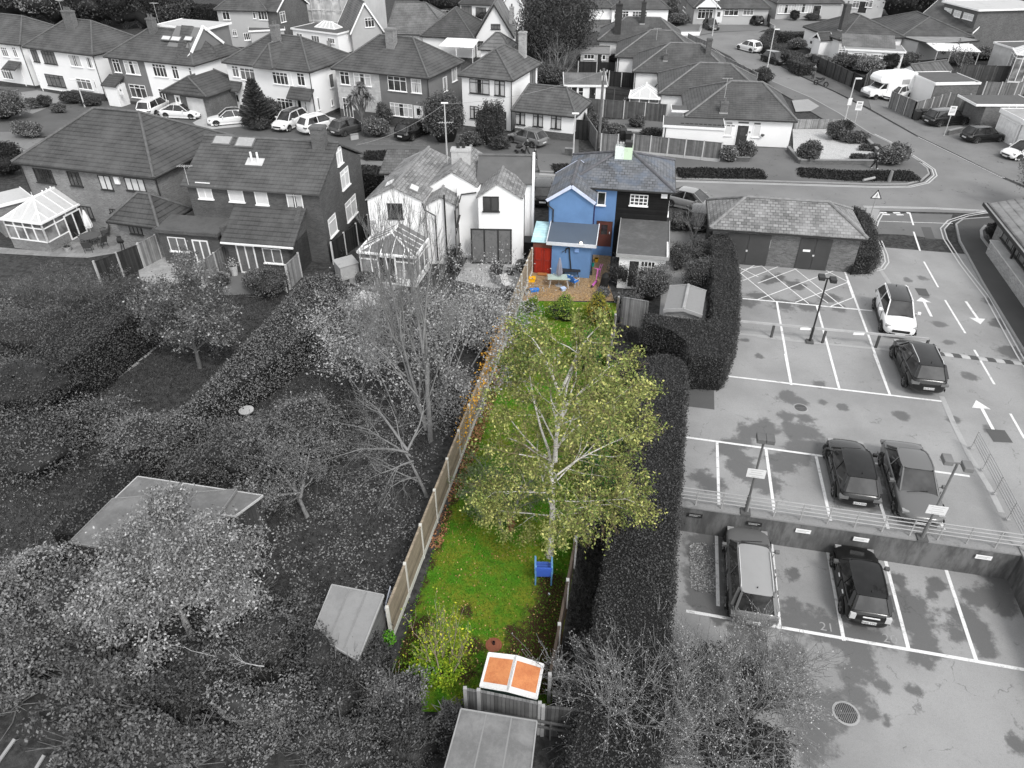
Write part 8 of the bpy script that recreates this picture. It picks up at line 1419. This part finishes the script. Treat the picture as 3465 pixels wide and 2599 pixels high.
boxthing('patio_storage_box','black rattan box on the patio of the folding doors','box',K('B1',1970,770),PA,.75,.6,.45,plain(.03));boxthing('patio_storage_box','smaller black box on the patio, right of the rattan one','box',K('B1',2080,780),PA,.5,.4,.35,plain(.03))
boxthing('bin_store','dark curved-lid composter between the white wall and the lean-to','composter',K('B2',200,1090),PA,.7,.9,1.1,plain(.03),plain(.06));boxthing('parcel_box','low white box on the side path of the dark brick pair','box',K('B1',612,580),R(30),.4,.4,.5,plain(.35))
def chair(name,label,loc,rz,m_seat,m_frame,group=None):
 e = empty(name,loc,rz,label,'chair',group)
 for sx in (-.24,.24):
  for sy in (-.22,.22): MB().bar((sx,sy,0),(sx,sy * .8,.42),.03).build('leg',m_frame,e)
 MB().box(-.25,.25,-.24,.24,.40,.44).build('seat',m_seat,e);b = MB();b.slab([(-.25,.24,.44),(.25,.24,.44),(.25,.42,.95),(-.25,.42,.95)],.03);b.build('backrest',m_seat,e)
 for s in (-1,1): b = MB();b.bar((s * .27,-.22,.62),(s * .27,.3,.64),.03);b.bar((s * .27,-.2,.42),(s * .27,-.2,.62),.025);b.build('armrest',m_frame,e)
 return e
def rtable(name,label,loc,r,h,m,legs=4,rz=0,rect=None,mtop=None):
 e = empty(name,loc,rz,label,'table');b = MB()
 if rect: b.box(-rect[0] / 2,rect[0] / 2,-rect[1] / 2,rect[1] / 2,h - .03,h);bv = .0
 else: b.lathe([(0,h - .03),(r,h - .03),(r,h),(0,h)],24)
 b.build('table_top',mtop or m,e);w,d = (rect[0] * .42,rect[1] * .4) if rect else (r * .5,r * .5)
 for sx in (-1,1):
  for sy in (-1,1): MB().bar((sx * w * 1.05,sy * d * 1.05,0),(sx * w * .8,sy * d * .8,h - .03),.035).build('leg',m,e)
 return e
def parasol(label,loc,h,m,r=.16,base=True,open_=.0):
 e = empty('parasol',loc,0,label,'parasol');MB().tube([(0,0,0),(0,0,h)],.02,6).build('pole',plain(.5),e);b = MB();n = 16
 prof = [(r * 1.0,h * .42),(r * 1.15,h * .5),(r * .8,h * .75),(r * .25,h * .97),(.01,h)];b.add([(math.cos(2 * math.pi * k / n) * q[0] * (1 + .22 * (k % 2)),math.sin(2 * math.pi * k / n) * q[0] * (1 + .22 * (k % 2)),q[1]) for q in prof for k in range(n)],[(i * n + k,i * n + (k + 1) % n,(i + 1) * n + (k + 1) % n,(i + 1) * n + k) for i in range(len(prof) - 1) for k in range(n)] + [list(range(n))[::-1]]);b.build('canopy',m,e)
 if base: b = MB();b.lathe([(0,0),(.25,0),(.22,.06),(0,.08)],16);b.build('base',plain(.3),e)
 return e
parasol('closed white parasol over the round table on the left patio',K('B0',752,500),2.3,plain(.75),.2);rtable('garden_table','round dark garden table under the closed white parasol',K('B0',745,540),.72,.72,plain(.09),4)
for i,(x,y,a,lb) in enumerate([(690,530,2.4,'dark garden chair left of the round table'),(850,480,-1.0,'dark high-backed chair behind the round table'),(720,600,3.4,'dark garden chair in front of the round table'),(830,560,-2.0,'dark garden chair right of the round table')]): chair('garden_chair',lb,K('B0',x,y),a,plain(.06),plain(.05),'chairs round the left patio table')
e = empty('barbecue',K('B0',1030,590),0,'black barrel barbecue beside the small hipped annexe','barbecue');b = MB();b.tube([(-.5,0,.85),(-.45,0,.85),(.45,0,.85),(.5,0,.85)],[.1,.26,.26,.1],12);b.build('barrel',M_BLACK,e);[MB().bar((sx * .35,sy * .2,0),(sx * .3,sy * .12,.7),.04).build('leg',M_BLACK,e) for sx in (-1,1) for sy in (-1,1)]
def pot(label,loc,r,h,m,leaf=None,ls=.08,seed=5,name='plant_pot'):
 e = empty(name,loc,0,label,'plant pot');MB().lathe([(0,0),(r * .7,0),(r,h),(r * .85,h),(0,h * .9)],14).build('pot',m,e)
 if leaf: r_2 = rs(seed);c = r_2.normal(size=(260,3)) * np.array([r * .8,r * .8,r * .6]) + np.array([0,0,h + r * .6]);v,q = leaf_quads(c,ls,r_2);mesh_obj('plant',v,q,leaf,e,skew(r_2,len(c)))
pot('plant in a pale pot at the corner of the left conservatory',K('B0',550,590),.28,.35,plain(.35),LM);pot('tall pale planter with white flowers beside the french window',K('B0',1885,785),.28,.7,plain(.55),leafm(.2,.8),.08);pot('pale chimney-style pot with leaves at the patio corner',K('B0',1830,800),.2,.3,plain(.35),LM)
pot('pot on the white paving of the cottages',K('B1',720,1010),.3,.25,plain(.12),LD);pot('tan plant pot beside the yellow box on the gravel patio',K('B2',205,1425),.16,.4,plain((.5,.42,.3)))
def birdbath(label,loc,h,r,m): e = empty('bird_bath',loc,0,label,'bird bath');MB().lathe([(0,0),(r * .6,0),(r * .5,.1),(r * .22,.2),(r * .2,h - .12),(r * .3,h - .08)],12).build('pedestal',m,e);MB().lathe([(r * .3,h - .08),(r,h),(r,h + .05),(r * .85,h + .04),(0,h - .01)],18).build('bowl',m,e)
birdbath('pale stone bird bath between shrubs in the left garden',K('C0',1995,520),.55,.36,plain(.45));birdbath('white bird bath among shrubs in the neighbouring garden',K('B2',1478,1150),.75,.28,plain(.7))
BL = plain((.02,.16,.55),.5);BL2 = plain((.13,.31,.56),.6)
parasol('closed grey parasol standing through the glass table',K('B2',452,1345),2.0,plain((.22,.22,.27)),.16);e = rtable('glass_table','oval glass-topped garden table on the gravel patio',K('B2',450,1350),.5,.7,plain(.55),rect=(1.45,.75),rz=R(-2),mtop=plain((.42,.50,.44),.25))
rtable('black_table','black table against the blue wall',K('B2',545,1285),.5,.62,M_BLACK,rect=(1.25,.5));chair('folding_chair','bright blue folding chair beside the glass table',K('B2',570,1350),R(140),BL,plain(.5))
boxthing('toy_box','bright yellow crate beside the long brown fence','crate',K('B2',235,1312),0,.42,.3,.28,plain((.85,.45,.01),.4));boxthing('plastic_tray','bright blue plastic toy tray on the gravel patio','toy',K('B2',258,1392),R(15),.5,.22,.16,plain((.02,.22,.75),.4));pot('yellow bucket in the side passage',K('B2',752,1155),.16,.3,plain((.7,.38,.02)));pot('teal watering pot in the side passage',K('B2',725,1190),.1,.26,plain((.0,.42,.33)))
boxthing('carrier_bag','white and blue bag on the gravel under the glass table','bag',K('B2',487,1385),R(30),.25,.2,.2,plain((.45,.55,.75)));boxthing('doorstep','orange wooden step in front of the red doors','step',K('B2',320,1262),R(-8),.55,.18,.1,plain((.4,.16,.05)))
pot('small brown pot with a plant on the black table',K('B2',545,1262,.0),.12,.75,plain((.2,.09,.05)),leafm((.1,.05,.02),(.3,.2,.08)),.06)
e = empty('covered_item',K('B2',810,1370),R(-8),'tall item under a black cover at the patio edge','covered item');b = MB();rows = [];rr_ = random.Random(8)
for z,kx,ky in ((0,.30,.34),(.5,.28,.33),(.95,.22,.3),(1.15,.05,.1)): rows += [(math.cos(2 * math.pi * i / 12) * kx + rr_.uniform(-.03,.03) + z * .08,math.sin(2 * math.pi * i / 12) * ky + rr_.uniform(-.03,.03),z) for i in range(12)]
b.add(rows,[(j * 12 + i,j * 12 + (i + 1) % 12,(j + 1) * 12 + (i + 1) % 12,(j + 1) * 12 + i) for j in range(3) for i in range(12)] + [[36 + i for i in range(12)]]);b.build('cover',plain(.008,.8),e)
PK_ = plain((.65,.16,.50),.4);e = empty('scooter',K('B2',735,1340),R(65),'pink child scooter leaning at the patio edge','scooter');MB().bar((-.4,0,.12),(.35,0,.12),.14,.05).build('deck',PK_,e);MB().tube([(.35,0,.12),(.5,0,.95)],.03,6).build('stem',PK_,e);MB().tube([(.5,-.2,.95),(.5,.2,.95)],.025,6).build('handlebar',plain((.5,.1,.35)),e);MB().tube([(-.42,-.04,.1),(-.42,.04,.1)],.1,10).build('wheel',M_TYRE,e);MB().tube([(.42,-.04,.1),(.42,.04,.1)],.1,10).build('wheel',M_TYRE,e)
e = empty('toy_slide_frame',K('B2',790,1260),R(70),'tall pink metal frame lying against the black cover','toy frame');e.scale = (.62,.62,.75);MB().tube([(-.6,0,.1),(-.3,.02,.7),(.5,0,.9)],.03,6).build('side_bar',PK_,e);MB().tube([(-.6,.2,.1),(-.3,.22,.7),(.5,.2,.9)],.03,6).build('side_bar',PK_,e);MB().tube([(-.3,0,.7),(-.3,.22,.7)],.02,5).build('rung',plain(.2),e)
p = K('D1',2075,235);e = empty('garden_chair',p,R(178),'blue wooden garden chair with a slatted back on the lawn by the birch','chair');e.scale = (1.25,1.35,1.3)
for sx in (-.24,.24):
 MB().bar((sx,.25,0),(sx,.35,.95),.045).build('leg',BL2,e);MB().bar((sx,-.25,0),(sx,-.25,.58),.045).build('leg',BL2,e);MB().bar((sx * 1.05,-.3,.6),(sx * 1.05,.32,.6),.05,.03).build('armrest',BL2,e)
b = MB();[b.box(-.23,.23,-.26 + i * .1,-.18 + i * .1,.38,.41) for i in range(5)];b.box(-.23,.23,-.26,.24,.36,.38);b.build('seat',plain((.05,.12,.45),.5),e);b = MB();[b.bar((-.24,.28 + .02 * i,.5 + .09 * i),(.24,.28 + .02 * i,.5 + .09 * i),.03,.07) for i in range(5)];b.build('backrest',plain((.05,.12,.5),.5),e)
e = empty('parasol_stand',K('D1',1705,740),0,'round rusty parasol stand lying on the soil','parasol stand');MB().lathe([(0,0),(.30,0),(.29,.05),(.06,.09),(0,.09)],28).build('disc',stained((.25,.09,.05),(.15,.05,.03),.4,4),e);MB().lathe([(.05,.08),(.05,.22),(.035,.22),(0,.12)],12).build('socket',plain((.05,.02,.02)),e)
e = empty('tree_stump',K('C1',2080,1400),0,'cut brown log standing on the lawn beside the long fence','log');MB().tube([(0,0,0),(.03,0,.3),(0,.02,.55)],[.2,.17,.15],10).build('trunk',stained((.22,.11,.05),(.12,.05,.03),.5,5),e);MB().lathe([(0,0),(.14,0),(.0,.01)],10,(0,.02,.552)).build('cut_face',plain((.4,.26,.14)),e)
e = empty('ladder',K('D1',845,745),0,'white aluminium ladder leaning along the outside of the long fence','ladder');a0,a1 = Vector((0,0,.15)),K('D1',940,345,.8) - e.location;wv = Vector((.0,0,.36))
for w_ in (Vector((0,0,0)),wv): MB().bar(a0 + w_,a1 + w_,.04,.06).build('rail',plain((.62,.66,.75),.4),e)
for i in range(11): t = (i + .5) / 11;MB().bar(a0.lerp(a1,t),a0.lerp(a1,t) + wv,.03).build('rung',plain((.5,.55,.65)),e)
for x,y,lb in ((1050,522,'white scrap of litter near the long fence'),(2122,362,'white crumpled scrap on the soil near the blue chair')):
 e = empty('litter',K('D1',x,y),0,lb,'litter');b = MB();rr_ = random.Random(x);pts_ = [(rr_.uniform(-.09,.09),rr_.uniform(-.07,.07),rr_.uniform(.02,.1)) for _ in range(6)];b.add(pts_ + [(0,0,.13)],[(i,(i + 1) % 6,6) for i in range(6)]);b.build('scrap',plain((.7,.75,.8)),e)
e = empty('broken_trellis',K('D1',1650,1330),0,'broken dark timber frame leaning behind the end fence','trellis');a0,a1 = Vector((0,-.1,.9)),K('D1',2420,1480) - K('D1',1650,1330) + Vector((0,-.1,1.0))
for z in (0,-.3): MB().bar(a0 + Vector((0,0,z)),a1 + Vector((0,0,z)),.06).build('rail',plain(.10,.9,.3),e)
for t in (0,.3,.62,1.0): MB().bar(a0.lerp(a1,t) + Vector((0,0,.05)),a0.lerp(a1,t) - Vector((0,0,.95)),.06).build('upright',plain(.10,.9,.3),e)
for i,(x0,y0,x1,y1,lb) in enumerate([(-20,1620,110,1440,'pale timber batten lying in the bottom left corner, leftmost'),(270,1660,330,1560,'short pale timber batten near the bottom left corner'),(360,1640,410,1560,'thin pale batten right of the short one')]):
 a0,a1 = K('D0',x0,y0,.1),K('D0',x1,y1,.25);e = empty('timber_batten',a0,0,lb,'timber');MB().bar((0,0,0),a1 - a0,.1,.05).build('batten',plain(.28),e)
e = empty('white_rubble',K('D0',560,1600,.02),0,'bright white crumpled sheet in the thicket at the bottom left','sheet');b = MB();rr_ = random.Random(2);q_ = [(math.cos(i) * rr_.uniform(.15,.35),math.sin(i) * rr_.uniform(.12,.25),rr_.uniform(0,.1)) for i in range(7)];b.add([(x,y,z) for x,y,z in q_] + [(0,0,.2)],[(i,(i + 1) % 7,7) for i in range(7)]);b.build('sheet',plain(.8),e)
# ---- people
def person(label,loc,rz,h,top,leg,skin=.35,hair=.03,pose='stand',arm=None):
 e = empty('person',loc,rz,label,'person',None);s = h / 1.75;st = .14 if pose == 'walk' else .0
 J = dict(pelvis=(0,0,.95),waist=(0,0,1.08),chest=(0,-.01,1.30),neck=(0,0,1.48),headb=(0,-.01,1.56),headt=(0,-.015,1.68),hipL=(-.09,0,.90),hipR=(.09,0,.90),kneeL=(-.10,-st - .02,.50),kneeR=(.10,st * .4 - .02,.50),ankL=(-.10,-st * 1.6,.08),ankR=(.10,st * 1.8,.10),toeL=(-.11,-st * 1.6 - .17,.03),toeR=(.11,st * 1.8 - .16,.04),
             shL=(-.18,0,1.42),shR=(.18,0,1.42),elL=(-.24,.03,1.14),elR=(.24,.03,1.14),wrL=(-.25,-.08,.90),wrR=(.25,-.08,.90))
 if arm == 'push': J.update(elL=(-.23,-.1,1.18),elR=(.23,-.1,1.18),wrL=(-.16,-.36,1.08),wrR=(.16,-.36,1.08))
 rad = dict(pelvis=.14,waist=.125,chest=.15,neck=.055,headb=.085,headt=.085,hipL=.095,hipR=.095,kneeL=.06,kneeR=.06,ankL=.04,ankR=.04,toeL=.035,toeR=.035,shL=.065,shR=.065,elL=.045,elR=.045,wrL=.03,wrR=.03)
 ed = [('pelvis','waist'),('waist','chest'),('chest','neck'),('neck','headb'),('headb','headt'),('pelvis','hipL'),('pelvis','hipR'),('hipL','kneeL'),('kneeL','ankL'),('ankL','toeL'),('hipR','kneeR'),('kneeR','ankR'),('ankR','toeR'),('chest','shL'),('shL','elL'),('elL','wrL'),('chest','shR'),('shR','elR'),('elR','wrR')]
 names = list(J);V_ = [J[k] for k in names];E_ = [(names.index(a),names.index(b_)) for a,b_ in ed];rad_ = [rad[k] for k in names]
 for side in ('L','R'):
  w = Vector(J['wr' + side]);f = (w - Vector(J['el' + side])).normalized();sx = -1 if side == 'L' else 1;wi = names.index('wr' + side);ac = Vector((0,1,0)) if abs(f.z) > .6 else Vector((1,0,0));pi_ = len(V_);V_.append(tuple(w + f * .07));rad_.append(.028);E_.append((wi,pi_))
  for k in range(4): a = len(V_);off = ac * (k - 1.5) * .02;V_ += [tuple(w + f * .10 + off),tuple(w + f * (.15 + (.01 if k in (1,2) else 0)) + off + Vector((-sx * .012,0,0)))];rad_ += [.009,.007];E_ += [(pi_,a),(a,a + 1)]
  a = len(V_);V_.append(tuple(w + f * .08 - ac * .05));rad_.append(.009);E_.append((pi_,a))
 me = bpy.data.meshes.new('body');me.from_pydata([tuple(Vector(v) * s) for v in V_],E_,[]);o = link(bpy.data.objects.new('body',me));o.parent = e
 sk = o.modifiers.new('skin','SKIN');
 for i,r_2 in enumerate(rad_): me.skin_vertices[0].data[i].radius = (r_2 * s,r_2 * s)
 me.skin_vertices[0].data[0].use_root = True;su = o.modifiers.new('sub','SUBSURF');su.levels = su.render_levels = 1;sk.use_smooth_shade = True;me.materials.append(plain(skin))
 def sleeve(nm,pts,rr_3,m): MB().tube([Vector(J[p]) * s if isinstance(p,str) else Vector(p) * s for p in pts],[x * s for x in rr_3],10).build(nm,m,e,smooth=True)
 mt_,ml_ = plain(top),plain(leg);b = MB();sleeve('jacket',['pelvis','waist','chest','neck'],[.165,.155,.18,.075],mt_)
 for sd in 'LR': sleeve('sleeve',['sh' + sd,'el' + sd,'wr' + sd],[.085,.06,.045],mt_);sleeve('trouser_leg',['hip' + sd,'knee' + sd,'ank' + sd],[.12,.08,.055],ml_);sleeve('shoe',['ank' + sd,'toe' + sd],[.05,.045],plain(.5 if leg < .05 else .05))
 MB().lathe([(.02,1.58 * s),(.10 * s,1.62 * s),(.105 * s,1.70 * s),(.07 * s,1.76 * s),(.0,1.775 * s)],10,(0,.012 * s,0)).build('hair',plain(hair),e,smooth=True)
 b = MB();b.lathe([(0,0),(.012 * s,.01),(0,.03 * s)],5,(0,-.10 * s,1.60 * s));b.build('nose',plain(skin),e)
 for sx in (-1,1): MB().lathe([(0,0),(.01 * s,.008),(0,.016)],5,(sx * .032 * s,-.092 * s,1.64 * s)).build('eye',M_BLACK,e)
 MB().box(-.025 * s,.025 * s,-.095 * s,-.088 * s,1.575 * s,1.583 * s).build('mouth',plain(.12),e);return e
person('person in black with white shoes pushing a pram past the grey hatchback',K('A2',200,1248,.0),R(-70),1.68,.015,.04,arm='push',pose='walk');person('child in dark clothes walking behind the person with the pram',K('A2',262,1282),R(-60),1.15,.03,.03,pose='walk')
person('person in a dark jacket standing on the pavement beside the motorcycle',K('A3',437,632,.1),R(-40),1.75,.03,.09);person('person in black walking behind the pale bush at the street corner',K('A3',925,1355,.1),R(80),1.7,.01,.015,pose='walk')
e = empty('pram',K('A2',140,1225),R(20),'black pram being pushed on the pavement','pram');b = MB();b.tube([(-.4,0,.55),(-.1,0,.62),(.25,0,.75)],[.1,.24,.2],10);b.build('carrycot',M_BLACK,e);MB().tube([(.2,0,.7),(.5,0,1.0)],.02,5).build('handle',plain(.2),e)
for x in (-.35,.3):
 for y in (-.22,.22): MB().tube([(x,y - .02,.14),(x,y + .02,.14)],.14,12).build('wheel',M_TYRE,e)
for (x,y,rz_,lb) in ((830,1440,20,'felled pale post lying on the planted verge at the corner'),): pass
a0,a1 = K('A3',845,1445,.4),K('A3',935,1425,.4);e = empty('felled_post',a0,0,'felled pale post lying on the planted verge at the corner','post');MB().tube([(0,0,0),a1 - a0],.11,8).build('post',plain(.3),e)
e = empty('verge_bollard',K('A3',1048,1458,.1),0,'short upright stone marker on the corner verge','bollard');MB().tube([(0,0,0),(.03,0,.95)],[.17,.13],8).build('post',plain(.2),e)
b = MB();e = empty('decking_bench',K('A2',1050,1085),R(-8),'pale slatted bench on the planted gravel garden','bench');[b.box(-1.4,1.4,-.35 + i * .16,-.22 + i * .16,.45,.5) for i in range(5)];b.build('seat',plain(.35),e);[MB().box(x - .05,x + .05,-.3,.35,0,.45).build('leg',plain(.2),e) for x in (-1.2,0,1.2)]
chair('garden_chair','pale chair at the patio of the folding doors',K('B1',1960,850),R(150),plain(.3),plain(.3));chair('garden_chair','white chair at the corner of the cottage patio',K('B1',2050,900),R(30),plain(.6),plain(.5));chair('garden_chair','white chair by the round bush beside the picket fence',K('B1',150,760),R(200),plain(.7),plain(.6))
